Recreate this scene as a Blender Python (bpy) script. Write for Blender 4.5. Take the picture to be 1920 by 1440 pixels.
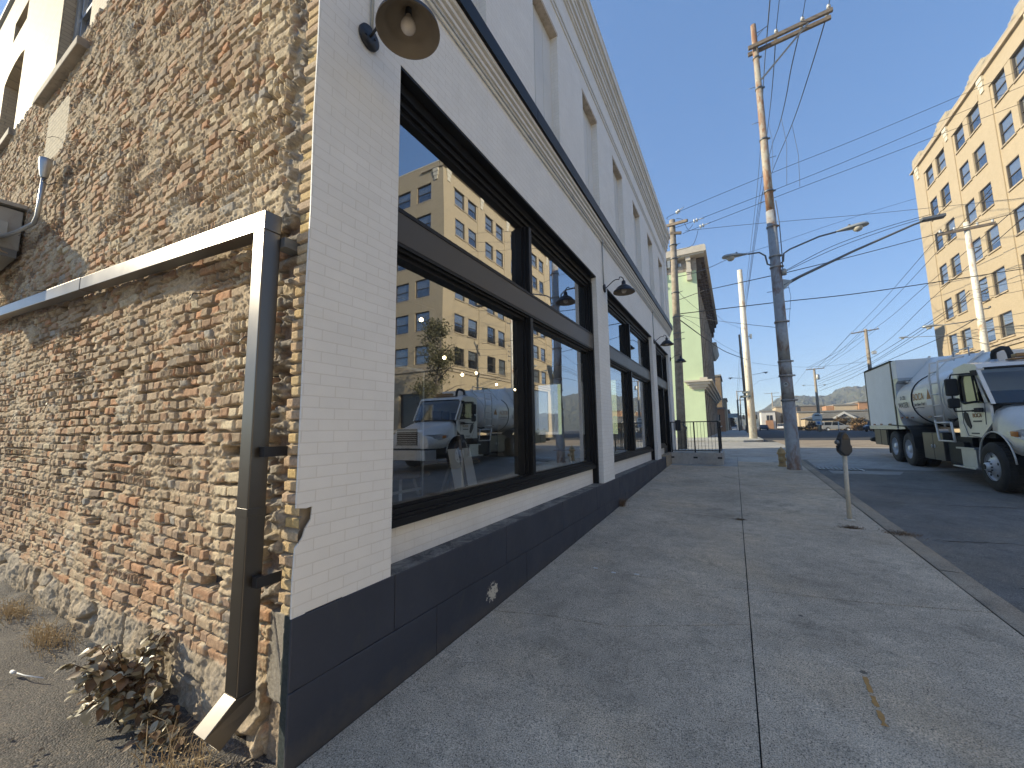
import bpy, bmesh, math, random
import numpy as np
from mathutils import Vector, Matrix
random.seed(7)
for _o in list(bpy.data.objects): bpy.data.objects.remove(_o)
scene = bpy.context.scene
COL = scene.collection
R = math.radians

# ---------------------------------------------------------------- camera
cam_d = bpy.data.cameras.new('camera'); cam = bpy.data.objects.new('camera', cam_d); COL.objects.link(cam)
cam.location = (2.149, -1.40, 1.75)
_yaw, _pitch, _roll = R(29.067), R(6.572), R(-0.8)
_f = Vector((-math.sin(_yaw)*math.cos(_pitch), math.cos(_yaw)*math.cos(_pitch), math.sin(_pitch)))
_r0 = _f.cross(Vector((0, 0, 1))).normalized(); _u0 = _r0.cross(_f)
_r = _r0*math.cos(_roll)+_u0*math.sin(_roll); _u = -_r0*math.sin(_roll)+_u0*math.cos(_roll)
_m = Matrix((_r, _u, -_f)).transposed()
cam.rotation_euler = _m.to_euler()
cam_d.sensor_width = 36; cam_d.lens = 36*745/1920
cam_d.clip_start = 0.05; cam_d.clip_end = 6000
scene.camera = cam

# ---------------------------------------------------------------- world and sun
SUN_TO = Vector((-2.0, -0.78, 1.0)).normalized()
world = bpy.data.worlds.new('World'); scene.world = world; world.use_nodes = True
wn = world.node_tree
sky = wn.nodes.new('ShaderNodeTexSky'); sky.sky_type = 'NISHITA'; sky.sun_disc = False
sky.sun_elevation = math.asin(SUN_TO.z); sky.sun_rotation = math.atan2(SUN_TO.x, SUN_TO.y) % (2*math.pi)
sky.altitude = 0; sky.air_density = 0.75; sky.dust_density = 0.05; sky.ozone_density = 3.2
# soften the horizon-to-zenith contrast of the analytic sky a little (clear but slightly milky air)
gm = wn.nodes.new('ShaderNodeGamma'); gm.inputs[1].default_value = 0.52
hs = wn.nodes.new('ShaderNodeHueSaturation'); hs.inputs['Saturation'].default_value = 1.5; hs.inputs['Value'].default_value = 0.95; hs.inputs['Hue'].default_value = 0.512
wn.links.new(sky.outputs[0], gm.inputs[0]); wn.links.new(gm.outputs[0], hs.inputs['Color']); wn.links.new(hs.outputs[0], wn.nodes['Background'].inputs[0])
wn.nodes['Background'].inputs[1].default_value = 0.15
sun_d = bpy.data.lights.new('sun', 'SUN'); sun = bpy.data.objects.new('sun', sun_d); COL.objects.link(sun)
sun_d.energy = 2.65; sun_d.angle = R(0.5); sun_d.color = (1.0, 0.86, 0.64)
sun.rotation_euler = SUN_TO.to_track_quat('Z', 'Y').to_euler()
scene.view_settings.view_transform = 'Standard'; scene.view_settings.look = 'None'
scene.view_settings.exposure = 1.66; scene.view_settings.gamma = 1.0
scene.view_settings.use_white_balance = True; scene.view_settings.white_balance_temperature = 6550; scene.view_settings.white_balance_tint = 5
scene.cycles.use_denoising = True
scene.cycles.max_bounces = 8; scene.cycles.transparent_max_bounces = 12

# ---------------------------------------------------------------- object helpers
def G(y):
    y = min(max(y, -30), 24)
    return .022*min(y, 2)+.031*max(y-2, 0) if y > 0 else .01*y

class MB:
    """collects shapes in world space; build() links them as one mesh"""
    def __init__(s): s.v = []; s.f = []; s.mi = []; s.sm = []; s.m = 0; s.smooth = False
    def add(s, vs, fs, smooth=None):
        o = len(s.v); s.v += [tuple(v) for v in vs]
        for f in fs:
            s.f.append(tuple(i+o for i in f)); s.mi.append(s.m); s.sm.append(s.smooth if smooth is None else smooth)
    def box(s, x0, x1, y0, y1, z0, z1, M=None):
        vs = [Vector(p) for p in ((x0,y0,z0),(x1,y0,z0),(x1,y1,z0),(x0,y1,z0),(x0,y0,z1),(x1,y0,z1),(x1,y1,z1),(x0,y1,z1))]
        if M is not None: vs = [M @ v for v in vs]
        s.add(vs, [(0,3,2,1),(4,5,6,7),(0,1,5,4),(1,2,6,5),(2,3,7,6),(3,0,4,7)], False); return s
    def beam(s, a, b, w, h, up=(0,0,1)):
        a, b = Vector(a), Vector(b); d = b-a; L = d.length; d.normalize()
        r = d.cross(Vector(up))
        if r.length < 1e-4: r = d.cross(Vector((1, 0, 0)))
        r.normalize(); u = r.cross(d)
        M = Matrix((r, d, u)).transposed().to_4x4(); M.translation = a
        return s.box(-w/2, w/2, 0, L, -h/2, h/2, M)
    def tube(s, pts, r, n=8, caps=True, smooth=True):
        pts = [Vector(p) for p in pts]; rs = r if isinstance(r, (list, tuple)) else [r]*len(pts)
        vs = []; fs = []; pr = None
        for i, p in enumerate(pts):
            d = (pts[min(i+1, len(pts)-1)]-pts[max(i-1, 0)]).normalized()
            if pr is None:
                pr = d.cross(Vector((0, 0, 1)))
                if pr.length < .05: pr = d.cross(Vector((1, 0, 0)))
            pr = (pr-d*pr.dot(d)).normalized(); q = d.cross(pr)
            for k in range(n):
                a = 2*math.pi*k/n; vs.append(p+(pr*math.cos(a)+q*math.sin(a))*rs[i])
        for i in range(len(pts)-1):
            for k in range(n):
                a, b = i*n+k, i*n+(k+1) % n
                fs.append((a, a+n, b+n, b))
        s.add(vs, fs, smooth)
        if caps:
            s.add(vs[:n], [tuple(range(n))], False); s.add(vs[-n:], [tuple(reversed(range(n)))], False)
        return s
    def lathe(s, prof, c, axis=(0,0,1), n=24, smooth=True, xdir=None, sx=1.0):
        """prof: list of (r, h) along axis from c"""
        c = Vector(c); ax = Vector(axis).normalized()
        e = Vector(xdir).normalized() if xdir else (ax.cross(Vector((0,1,0))) if abs(ax.y) < .9 else ax.cross(Vector((1,0,0)))).normalized()
        g = ax.cross(e); vs = []; fs = []
        for r, h in prof:
            for k in range(n):
                a = 2*math.pi*k/n; vs.append(c+ax*h+(e*math.cos(a)*sx+g*math.sin(a))*r)
        for i in range(len(prof)-1):
            for k in range(n):
                a, b = i*n+k, i*n+(k+1) % n; fs.append((a, b, b+n, a+n))
        s.add(vs, fs, smooth); return s
    def prism(s, poly, axis, d0, d1, smooth=False):
        """poly in the two other axes (x: (y,z); y: (x,z); z: (x,y)), extruded d0..d1"""
        def P(a, b, d): return {'x': (d, a, b), 'y': (a, d, b), 'z': (a, b, d)}[axis]
        n = len(poly); vs = [P(a, b, d0) for a, b in poly]+[P(a, b, d1) for a, b in poly]
        fs = [tuple(range(n)), tuple(reversed(range(n, 2*n)))]
        s.add(vs, fs, False)
        s.add(vs, [(i, i+n, (i+1) % n+n, (i+1) % n) for i in range(n)], smooth); return s
    def quad(s, a, b, c, d): s.add([a, b, c, d], [(0, 1, 2, 3)]); return s
    def build(s, name, mats, parent=None, kind=None, bevel=0, **kw):
        me = bpy.data.meshes.new(name); me.from_pydata(s.v, [], s.f)
        if not isinstance(mats, (list, tuple)): mats = [mats]
        for m in mats: me.materials.append(m)
        me.polygons.foreach_set('material_index', s.mi); me.polygons.foreach_set('use_smooth', s.sm)
        bm = bmesh.new(); bm.from_mesh(me); bmesh.ops.remove_doubles(bm, verts=bm.verts, dist=1e-5)
        bmesh.ops.recalc_face_normals(bm, faces=bm.faces); bm.to_mesh(me); bm.free(); me.update()
        o = bpy.data.objects.new(name, me); COL.objects.link(o)
        if bevel:
            b = o.modifiers.new('bevel', 'BEVEL'); b.width = bevel; b.segments = 2; b.limit_method = 'ANGLE'; b.angle_limit = R(40)
        if parent is not None:
            o.parent = parent
            if parent.get('_w') is not None:
                o.location = -Vector(parent.location)
        if kind: o['kind'] = kind
        for k, v in kw.items(): o[k] = v
        return o

def thing(name, label, cat, loc=(0, 0, 0), rz=0, group=None, worldspace=True):
    o = bpy.data.objects.new(name, None); COL.objects.link(o); o.location = loc; o.rotation_euler = (0, 0, rz)
    o.empty_display_size = .2
    o['label'] = label; o['category'] = cat
    if group: o['group'] = group
    if worldspace: o['_w'] = 1
    return o
def tag(o, label, cat, group=None):
    o['label'] = label; o['category'] = cat
    if group: o['group'] = group
    return o
def dup(root, loc, rz, label):
    r = root.copy(); COL.objects.link(r); r.location = loc; r.rotation_euler = (0, 0, rz); r['label'] = label
    def kids(src, dst):
        for ch in [o for o in bpy.data.objects if o.parent is src]:
            c = ch.copy(); COL.objects.link(c); c.parent = dst; kids(ch, c)
    kids(root, r)
    return r
def text(name, s, size, mat, parent, M, extrude=.002, italic=0):
    cu = bpy.data.curves.new(name, 'FONT'); cu.body = s; cu.size = size; cu.extrude = extrude; cu.align_x = 'CENTER'; cu.align_y = 'CENTER'; cu.shear = italic
    t = bpy.data.objects.new(name+'_c', cu); COL.objects.link(t)
    dg = bpy.context.evaluated_depsgraph_get(); dg.update()
    me = bpy.data.meshes.new_from_object(t.evaluated_get(dg)); bpy.data.objects.remove(t)
    me.transform(M); me.materials.clear(); me.materials.append(mat)
    o = bpy.data.objects.new(name, me); COL.objects.link(o); o.parent = parent
    if parent is not None and parent.get('_w') is not None: o.location = -Vector(parent.location)
    return o

# ---------------------------------------------------------------- material helpers
class NT:
    def __init__(s, name):
        s.mat = bpy.data.materials.new(name); s.mat.use_nodes = True; s.nt = s.mat.node_tree
        s.b = s.nt.nodes['Principled BSDF']; s.out = s.nt.nodes['Material Output']
    def n(s, t, **kw):
        o = s.nt.nodes.new(t)
        for k, v in kw.items(): setattr(o, k, v)
        return o
    def link(s, a, b): s.nt.links.new(a, b)
    def set(s, sock, v):
        if hasattr(v, 'is_output') or isinstance(v, bpy.types.NodeSocket): s.link(v, sock)
        else: sock.default_value = v
    def math(s, op, a, b=0.0, c=None):
        o = s.n('ShaderNodeMath', operation=op); s.set(o.inputs[0], a); s.set(o.inputs[1], b)
        if c is not None: s.set(o.inputs[2], c)
        return o.outputs[0]
    def pos(s): return s.n('ShaderNodeNewGeometry').outputs['Position']
    def obj(s): return s.n('ShaderNodeTexCoord').outputs['Object']
    def scale(s, v, sc):
        o = s.n('ShaderNodeVectorMath', operation='MULTIPLY'); s.link(v, o.inputs[0]); o.inputs[1].default_value = sc if isinstance(sc, tuple) else (sc,)*3; return o.outputs[0]
    def noise(s, v, scale, detail=4, rough=.55, dist=0):
        o = s.n('ShaderNodeTexNoise'); s.link(v, o.inputs['Vector']); o.inputs['Scale'].default_value = scale; o.inputs['Detail'].default_value = detail
        o.inputs['Roughness'].default_value = rough; o.inputs['Distortion'].default_value = dist; return o.outputs[0]
    def vor(s, v, scale, out='Distance', feature='F1'):
        o = s.n('ShaderNodeTexVoronoi', feature=feature); s.link(v, o.inputs['Vector']); o.inputs['Scale'].default_value = scale; return o.outputs[out]
    def ramp(s, f, stops):
        o = s.n('ShaderNodeValToRGB'); s.link(f, o.inputs[0]); e = o.color_ramp.elements
        while len(e) < len(stops): e.new(.5)
        for i, (p, c) in enumerate(stops):
            e[i].position = p; e[i].color = (c, c, c, 1) if not isinstance(c, tuple) else (*c[:3], 1)
        return o.outputs[0]
    def mix(s, f, a, b, mode='MIX'):
        o = s.n('ShaderNodeMix', data_type='RGBA', blend_type=mode)
        s.set(o.inputs[0], f)
        for k, v in ((6, a), (7, b)):
            if isinstance(v, tuple): v = (*v[:3], 1)
            s.set(o.inputs[k], v)
        return o.outputs[2]
    def bump(s, h, strength=.3, dist=.01, prev=None):
        o = s.n('ShaderNodeBump'); s.link(h, o.inputs['Height']); o.inputs['Strength'].default_value = strength; o.inputs['Distance'].default_value = dist
        if prev is not None: s.link(prev, o.inputs['Normal'])
        return o.outputs[0]
    def fin(s, col=None, rough=None, metal=None, normal=None, spec=None):
        if col is not None: s.set(s.b.inputs['Base Color'], (*col[:3], 1) if isinstance(col, tuple) else col)
        if rough is not None: s.set(s.b.inputs['Roughness'], rough)
        if metal is not None: s.set(s.b.inputs['Metallic'], metal)
        if normal is not None: s.link(normal, s.b.inputs['Normal'])
        if spec is not None: s.b.inputs['Specular IOR Level'].default_value = spec
        return s.mat

def pmat(name, col, rough=.6, metal=0, var=.15, vs=2.0, dirt=None, dirtamt=.5, bump=0, bs=60, bd=.004, spec=None):
    t = NT(name); p = t.pos()
    n = t.noise(p, vs, 5, .6)
    lo = tuple(c*(1-var) for c in col); hi = tuple(min(1, c*(1+var)) for c in col)
    c = t.mix(t.ramp(n, [(.3, 0.0), (.7, 1.0)]), lo, hi)
    if dirt:
        d = t.ramp(t.noise(p, vs*2.7, 6, .7, .5), [(.52, 0.0), (.72, dirtamt)])
        c = t.mix(d, c, dirt)
    nm = t.bump(t.noise(p, bs, 4), bump, bd) if bump else None
    rr = t.math('ADD', t.math('MULTIPLY', n, .15), rough-.075)
    return t.fin(c, rr, metal, nm, spec)

def brick_mat(name, c1, c2, cm, bw=.21, rh=.0677, mort=.005, bump=.5, bd=.006, rough=.7, var=.12, msmooth=.3, dirt=None, dscale=1.5):
    t = NT(name); p = t.pos(); sp = t.n('ShaderNodeSeparateXYZ'); t.link(p, sp.inputs[0])
    cb = t.n('ShaderNodeCombineXYZ'); t.link(t.math('ADD', sp.outputs[0], sp.outputs[1]), cb.inputs[0])
    wob = t.math('MULTIPLY', t.math('SUBTRACT', t.noise(p, 6, 2), .5), .006)
    t.link(t.math('ADD', sp.outputs[2], wob), cb.inputs[1])
    b = t.n('ShaderNodeTexBrick'); t.link(cb.outputs[0], b.inputs['Vector'])
    b.inputs['Scale'].default_value = 1; b.inputs['Brick Width'].default_value = bw; b.inputs['Row Height'].default_value = rh
    b.inputs['Mortar Size'].default_value = mort; b.inputs['Mortar Smooth'].default_value = msmooth; b.inputs['Bias'].default_value = 0
    for k, c in (('Color1', c1), ('Color2', c2), ('Mortar', cm)): b.inputs[k].default_value = (*c, 1)
    n = t.noise(p, 2.2, 6, .65)
    c = t.mix(1.0, b.outputs[0], t.ramp(n, [(.25, 1-var), (.75, 1.0)]), 'MULTIPLY')
    if dirt:
        c = t.mix(t.ramp(t.noise(p, dscale, 7, .7, .4), [(.55, 0.0), (.75, .45)]), c, dirt)
    h = t.math('ADD', t.math('MULTIPLY', t.math('SUBTRACT', 1.0, b.outputs['Fac']), 1.0), t.math('MULTIPLY', t.noise(p, 45, 3), .25))
    return t.fin(c, rough, 0, t.bump(h, bump, bd))

def mat_glass(name, tint=(.9,.93,.93), base=.26, sl=.46, wav=.35, dust=.025):
    t = NT(name); nt = t.nt; nt.nodes.remove(t.b)
    p = t.pos(); nm = t.bump(t.noise(p, .8, 1, .3), wav, .006)
    tr = t.n('ShaderNodeBsdfTransparent'); tr.inputs[0].default_value = (*tint, 1)
    gl = t.n('ShaderNodeBsdfGlossy'); gl.inputs['Roughness'].default_value = .004; gl.inputs[0].default_value = (.95,.97,1,1); t.link(nm, gl.inputs['Normal'])
    lw = t.n('ShaderNodeLayerWeight'); lw.inputs[0].default_value = .5
    fr = t.math('ADD', t.math('MULTIPLY', lw.outputs['Facing'], sl), base)
    mx = t.n('ShaderNodeMixShader'); t.link(fr, mx.inputs[0]); t.link(tr.outputs[0], mx.inputs[1]); t.link(gl.outputs[0], mx.inputs[2])
    df = t.n('ShaderNodeBsdfDiffuse'); df.inputs[0].default_value = (.6,.6,.58,1)
    m2 = t.n('ShaderNodeMixShader'); t.link(t.math('MULTIPLY', t.ramp(t.noise(t.scale(p, (1, 1, .45)), 2.3, 7, .7, .6), [(.40, .15), (.75, 1.0)]), dust), m2.inputs[0]); t.link(mx.outputs[0], m2.inputs[1]); t.link(df.outputs[0], m2.inputs[2])
    t.link(m2.outputs[0], t.out.inputs[0]); return t.mat
def mat_emit(name, col, st):
    t = NT(name); t.fin(col, .5); t.b.inputs['Emission Color'].default_value = (*col, 1); t.b.inputs['Emission Strength'].default_value = st; return t.mat

M = {}
M['white_brick'] = brick_mat('painted_white_brick', (.82,.815,.785), (.85,.845,.815), (.74,.725,.685), mort=.0035, bump=.45, bd=.006, rough=.62, var=.10, dirt=(.62,.60,.54), dscale=.9)
M['cream_brick'] = brick_mat('cream_face_brick', (.50,.41,.285), (.44,.36,.245), (.30,.25,.19), bump=.6, bd=.008, var=.2)
M['buff_brick'] = brick_mat('buff_office_brick', (.47,.385,.265), (.435,.355,.24), (.40,.33,.225), mort=.008, bump=.3, bd=.006, var=.08, dirt=(.5,.40,.26), dscale=.35)
M['buff_stone'] = pmat('weathered_belt_stone', (.42,.35,.26), .8, var=.2, vs=1.2, dirt=(.16,.13,.10), dirtamt=.8, bump=.3, bs=9)
M['coping'] = pmat('pale_coping', (.6,.55,.45), .7, var=.1)
M['white_trim'] = pmat('white_painted_trim', (.74,.72,.67), .55, var=.06, vs=4, bump=.15, bs=20)
M['grey_panel'] = pmat('grey_blind_panel', (.66,.67,.66), .55, var=.06, vs=1.5)
M['tan_lintel'] = pmat('tan_worn_lintel', (.50,.42,.33), .8, var=.25, vs=6, dirt=(.15,.10,.07), bump=.4, bs=30)
M['black_frame'] = pmat('black_frame_paint', (.012,.0125,.014), .42, var=.2, vs=3, bump=.05, bs=30, spec=.22)
M['dark_panel'] = pmat('dark_bronze_transom', (.06,.054,.048), .4, var=.12, vs=2)
M['black_metal'] = pmat('black_metal', (.018,.020,.026), .42, metal=.2, var=.2)
M['shade_in'] = pmat('lamp_shade_inside', (.20,.165,.12), .45, metal=.1, var=.1, vs=5)
M['bulb'] = pmat('frosted_bulb', (.55,.50,.44), .25, var=.05)
M['glass'] = mat_glass('shopfront_glass')
M['win_glass'] = mat_glass('office_window_glass', (.45,.48,.52), .12, .5, .4)
t = NT('dark_plinth_paint'); p = t.pos()
c = t.mix(t.ramp(t.noise(p, 1.6, 5, .6), [(.3, 0.0), (.7, 1.0)]), (.027,.033,.052), (.040,.047,.068))
c = t.mix(t.ramp(t.noise(t.scale(p, (1, 1, .35)), 3.2, 8, .75, .8), [(.60, 0.0), (.72, .55)]), c, (.065,.070,.062))
c = t.mix(t.ramp(t.noise(p, 7.5, 8, .72, .2), [(.715, 0.0), (.735, 1.0)]), c, (.42,.40,.35))
dd = t.n('ShaderNodeVectorMath', operation='DISTANCE'); t.link(t.scale(p, (1, .75, 1)), dd.inputs[0]); dd.inputs[1].default_value = (0, 2.02*.75, .20)
pk = t.math('ADD', t.math('MULTIPLY', dd.outputs['Value'], -3.2), t.math('ADD', t.noise(p, 26, 6, .7), .20))
c = t.mix(t.ramp(pk, [(.50, 0.0), (.52, 1.0)]), c, (.52,.50,.43))
sz = t.n('ShaderNodeSeparateXYZ'); t.link(p, sz.inputs[0])
c = t.mix(t.ramp(t.math('SUBTRACT', t.math('MULTIPLY', t.noise(p, 9, 6, .7), .35), sz.outputs[2]), [(.0, 0.0), (.16, .5)]), c, (.10,.09,.075))
M['plinth'] = t.fin(c, t.math('ADD', t.math('MULTIPLY', t.noise(p, 3, 4), .3), .42), 0, t.bump(t.noise(p, 28, 6, .7), .25, .006, t.bump(t.noise(p, 2.2, 4), .35, .03)))
t = NT('worn_plinth_ledge'); p = t.pos()
c = t.mix(t.ramp(t.noise(p, 5, 8, .75, .6), [(.42, 0.0), (.6, 1.0)]), (.05,.052,.058), (.24,.23,.21))
M['ledge_top'] = t.fin(c, .8, 0, t.bump(t.noise(p, 30, 6), .4, .006))
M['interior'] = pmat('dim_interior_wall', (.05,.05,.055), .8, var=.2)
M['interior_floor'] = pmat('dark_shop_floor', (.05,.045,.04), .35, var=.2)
M['wood'] = pmat('brown_table_wood', (.10,.06,.035), .5, var=.2)
M['grey_metal'] = pmat('galvanised_metal', (.42,.44,.46), .38, metal=.8, var=.12, vs=6)
M['bronze_spout'] = pmat('bronze_coated_aluminium', (.135,.125,.115), .30, metal=1.0, var=.06, vs=1.5, bump=.04, bs=4, bd=.01)

# concrete and asphalt
def concrete(name, base, agg=.5, stain=(.20,.19,.17), pebble=True, warm=(.40,.35,.27)):
    t = NT(name); p = t.pos()
    big = t.noise(p, .9, 6, .62, .3); mid = t.noise(p, 7, 6, .7)
    c = t.mix(t.ramp(big, [(.3, 0.0), (.72, 1.0)]), tuple(x*.70 for x in base), tuple(x*1.18 for x in base))
    c = t.mix(t.ramp(t.noise(p, .75, 3, .5), [(.50, 0.0), (.70, .55)]), c, tuple(b*w for b, w in zip(base, (1.25, 1.14, .98))))
    c = t.mix(t.ramp(t.noise(p, 1.9, 8, .75, .4), [(.54, 0.0), (.72, .75)]), c, stain)
    c = t.mix(1.0, c, t.ramp(mid, [(.3, .82), (.7, 1.12)]), 'MULTIPLY')
    if pebble:
        v = t.n('ShaderNodeTexVoronoi'); t.link(p, v.inputs['Vector']); v.inputs['Scale'].default_value = 115
        sv = t.n('ShaderNodeSeparateColor'); t.link(v.outputs['Color'], sv.inputs[0])
        ed = t.ramp(v.outputs['Distance'], [(.25, 1.0), (.5, 0.0)])
        dk = t.math('MULTIPLY', t.ramp(sv.outputs[0], [(.80, 0.0), (.86, 1.0)]), ed)
        lt = t.math('MULTIPLY', t.ramp(sv.outputs[1], [(.84, 0.0), (.9, 1.0)]), ed)
        c = t.mix(t.math('MULTIPLY', dk, agg), c, (.03,.03,.032)); c = t.mix(t.math('MULTIPLY', lt, agg*.9), c, (.42,.39,.34))
        fine = t.noise(p, 130, 4, .75)
        c = t.mix(1.0, c, t.ramp(fine, [(.38, .45), (.62, 1.5)]), 'MULTIPLY')
        gv = t.n('ShaderNodeTexVoronoi'); t.link(p, gv.inputs['Vector']); gv.inputs['Scale'].default_value = 1.7
        gum = t.math('LESS_THAN', t.math('ADD', gv.outputs['Distance'], t.math('MULTIPLY', t.noise(p, 40, 3), .03)), .052)
        c = t.mix(t.math('MULTIPLY', gum, .65), c, (.05,.05,.048))
        h = t.math('ADD', t.math('MULTIPLY', v.outputs['Distance'], -.5), t.noise(p, 160, 4, .7))
    else:
        h = t.noise(p, 120, 5, .7)
        c = t.mix(1.0, c, t.ramp(h, [(.3, .82), (.7, 1.15)]), 'MULTIPLY')
    return t.fin(c, .9, 0, t.bump(h, .55, .004, t.bump(t.noise(p, 3, 4), .3, .02)), .3)
M['sidewalk'] = concrete('exposed_aggregate_concrete', (.59,.495,.375), 1.0, stain=(.26,.225,.17))
M['new_conc'] = concrete('pale_new_concrete', (.42,.42,.40), .3, pebble=False)
M['conc'] = concrete('plain_concrete', (.46,.45,.43), .3, pebble=False)
M['kerb'] = concrete('worn_yellow_kerb', (.36,.31,.24), .5, stain=(.18,.155,.13))
M['asphalt'] = concrete('street_asphalt', (.205,.195,.178), .8, stain=(.10,.10,.10))
M['asphalt_dark'] = concrete('dark_far_asphalt', (.060,.062,.066), .2, pebble=False)
M['cross_conc'] = concrete('pale_crossing_pavement', (.36,.35,.33), .3, pebble=False, stain=(.24,.23,.21))
M['cross_tan'] = concrete('tan_crossing_pavement', (.30,.25,.195), .3, pebble=False, stain=(.13,.11,.09))
t = NT('rough_alley_asphalt'); p = t.pos()
c = t.mix(t.ramp(t.noise(p, 1.2, 6, .6), [(.3, 0.0), (.7, 1.0)]), (.10,.095,.09), (.16,.148,.135))
v = t.n('ShaderNodeTexVoronoi'); t.link(p, v.inputs['Vector']); v.inputs['Scale'].default_value = 95
sv = t.n('ShaderNodeSeparateColor'); t.link(v.outputs['Color'], sv.inputs[0])
c = t.mix(t.ramp(sv.outputs[0], [(.75, 0.0), (.9, .7)]), c, (.26,.22,.18)); c = t.mix(t.ramp(sv.outputs[1], [(.75, 0.0), (.9, .6)]), c, (.04,.04,.045))
M['alley'] = t.fin(c, .85, 0, t.bump(t.math('ADD', t.math('MULTIPLY', v.outputs['Distance'], -.8), t.noise(p, 60, 5, .75)), 1.0, .012, t.bump(t.noise(p, 6, 5), .6, .03)), .3)
M['dirt'] = pmat('dark_joint_dirt', (.045,.038,.030), .95, var=.3, vs=20, bump=.5, bs=80)
M['base_soil'] = pmat('dry_ground', (.13,.115,.085), .95, var=.25, vs=.05, bump=.2, bs=3)

# rust-streaked steel
def rusty(name, base, rust, amt=.55, sc=1.6, zs=.4, rough=.6, metal=.1):
    t = NT(name); p = t.pos()
    n1 = t.noise(t.scale(p, (1, 1, zs)), sc, 8, .7, .6); n2 = t.noise(p, 9, 6, .7)
    c = t.mix(t.ramp(n2, [(.3, 0.0), (.7, 1.0)]), tuple(x*.8 for x in base), tuple(x*1.15 for x in base))
    c = t.mix(t.ramp(n1, [(amt-.06, 0.0), (amt+.08, .9)]), c, rust)
    c = t.mix(t.ramp(t.noise(p, 22, 6, .75), [(.62, 0.0), (.7, .8)]), c, tuple(x*.35 for x in rust))
    return t.fin(c, rough, metal, t.bump(t.noise(p, 25, 5), .25, .006))
M['pole_steel'] = rusty('rust_streaked_grey_steel', (.36,.37,.37), (.20,.11,.065), .54, 3.2, .35)
M['pole_upper'] = rusty('pale_rusted_upper_steel', (.42,.38,.30), (.26,.115,.05), .50, 4.5, .3)
M['white_pole'] = rusty('pale_painted_pole', (.72,.68,.58), (.42,.22,.10), .60, 3, .3)
M['meter_post'] = rusty('cream_meter_post', (.62,.56,.45), (.30,.13,.05), .66, 6, .3)
M['hydrant'] = rusty('faded_yellow_hydrant_paint', (.58,.41,.20), (.20,.09,.04), .66, 9, 1)
M['pole_wood'] = pmat('grey_pole_wood', (.30,.255,.20), .85, var=.3, vs=5, dirt=(.10,.08,.06), bump=.6, bs=30)
M['arm_wood'] = pmat('weathered_crossarm', (.19,.155,.125), .85, var=.3, vs=9, bump=.5, bs=40)
M['wire'] = pmat('dark_cable', (.03,.03,.033), .6, var=.1)
M['wire_pale'] = pmat('bare_conductor', (.10,.11,.13), .5, var=.1)
M['ceramic'] = pmat('grey_ceramic', (.5,.52,.54), .25, var=.1)
M['lamp_grey'] = pmat('street_lamp_grey', (.36,.38,.38), .4, metal=.3, var=.08)
M['lens'] = pmat('lamp_lens', (.5,.48,.42), .15, var=.2, vs=8)
M['galv'] = pmat('dull_galvanised_arm', (.17,.18,.19), .45, metal=.5, var=.1)
M['green_stucco'] = pmat('pale_green_stucco', (.55,.66,.43), .9, var=.06, vs=.6, bump=.2, bs=10)
M['old_stone'] = pmat('dirty_grey_stone', (.33,.29,.24), .85, var=.3, vs=1.5, dirt=(.07,.06,.05), dirtamt=.8, bump=.4, bs=6)
M['old_cornice'] = pmat('worn_cornice_paint', (.55,.50,.42), .7, var=.1, vs=2)
M['old_dark'] = pmat('blackened_bracket', (.09,.07,.055), .85, var=.4, vs=3)
M['far_tan'] = pmat('far_tan_wall', (.50,.40,.27), .85, var=.1, vs=.5)
M['far_orange'] = pmat('far_orange_brick', (.40,.22,.12), .85, var=.12, vs=.8)
M['far_brown'] = pmat('far_brown_brick', (.24,.18,.12), .85, var=.15, vs=.8)
M['far_white'] = pmat('far_white_wall', (.65,.63,.58), .8, var=.06, vs=.5)
M['far_dark'] = pmat('far_dark_glazing', (.035,.04,.05), .2, var=.2)
M['far_grey'] = pmat('far_grey_roof', (.24,.23,.21), .8, var=.12, vs=.4)
M['blind'] = pmat('drawn_window_blind', (.68,.69,.67), .8, var=.05, vs=1)
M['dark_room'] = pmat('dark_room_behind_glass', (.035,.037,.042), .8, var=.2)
M['sash'] = pmat('dark_bronze_sash', (.07,.06,.052), .5, var=.1)
M['awning'] = pmat('dark_green_awning', (.02,.035,.035), .8, var=.15)
# truck
t = NT('truck_white_paint'); p = t.pos()
c = t.mix(t.ramp(t.noise(t.scale(p, (1, 1, 1.5)), 1.4, 7, .65), [(.35, 0.0), (.7, 1.0)]), (.70,.675,.62), (.80,.775,.73))
szz = t.n('ShaderNodeSeparateXYZ'); t.link(p, szz.inputs[0])
c = t.mix(t.ramp(t.math('ADD', t.math('MULTIPLY', szz.outputs[2], -.45), t.math('MULTIPLY', t.noise(p, 5, 7, .72), 1.6)), [(.25, 0.0), (.62, .42)]), c, (.30,.26,.20))
M['truck_white'] = t.fin(c, .32, 0, None)
t.b.inputs['Coat Weight'].default_value = .3
M['box_white'] = pmat('truck_box_panel', (.76,.76,.74), .5, var=.06, vs=1)
M['truck_alu'] = pmat('brushed_truck_alu', (.50,.52,.55), .38, metal=.75, var=.1, vs=4)
M['tyre'] = pmat('dusty_tyre_rubber', (.045,.042,.038), .85, var=.3, vs=6, bump=.4, bs=50)
M['rim'] = pmat('polished_rim', (.62,.63,.64), .42, metal=.45, var=.08, vs=9)
M['meter_head'] = pmat('dark_meter_casting', (.05,.055,.062), .45, metal=.3, var=.15)
M['chassis'] = pmat('grimy_black_chassis', (.022,.022,.022), .7, var=.3, vs=5)
M['toolbox'] = pmat('dark_steel_toolbox', (.075,.073,.07), .4, metal=.5, var=.2, vs=3)
M['truck_glass'] = mat_glass('truck_window_glass', (.5,.55,.57), .05, .28, .05)
M['amber'] = pmat('amber_lens', (.55,.20,.04), .25, var=.1)
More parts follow.
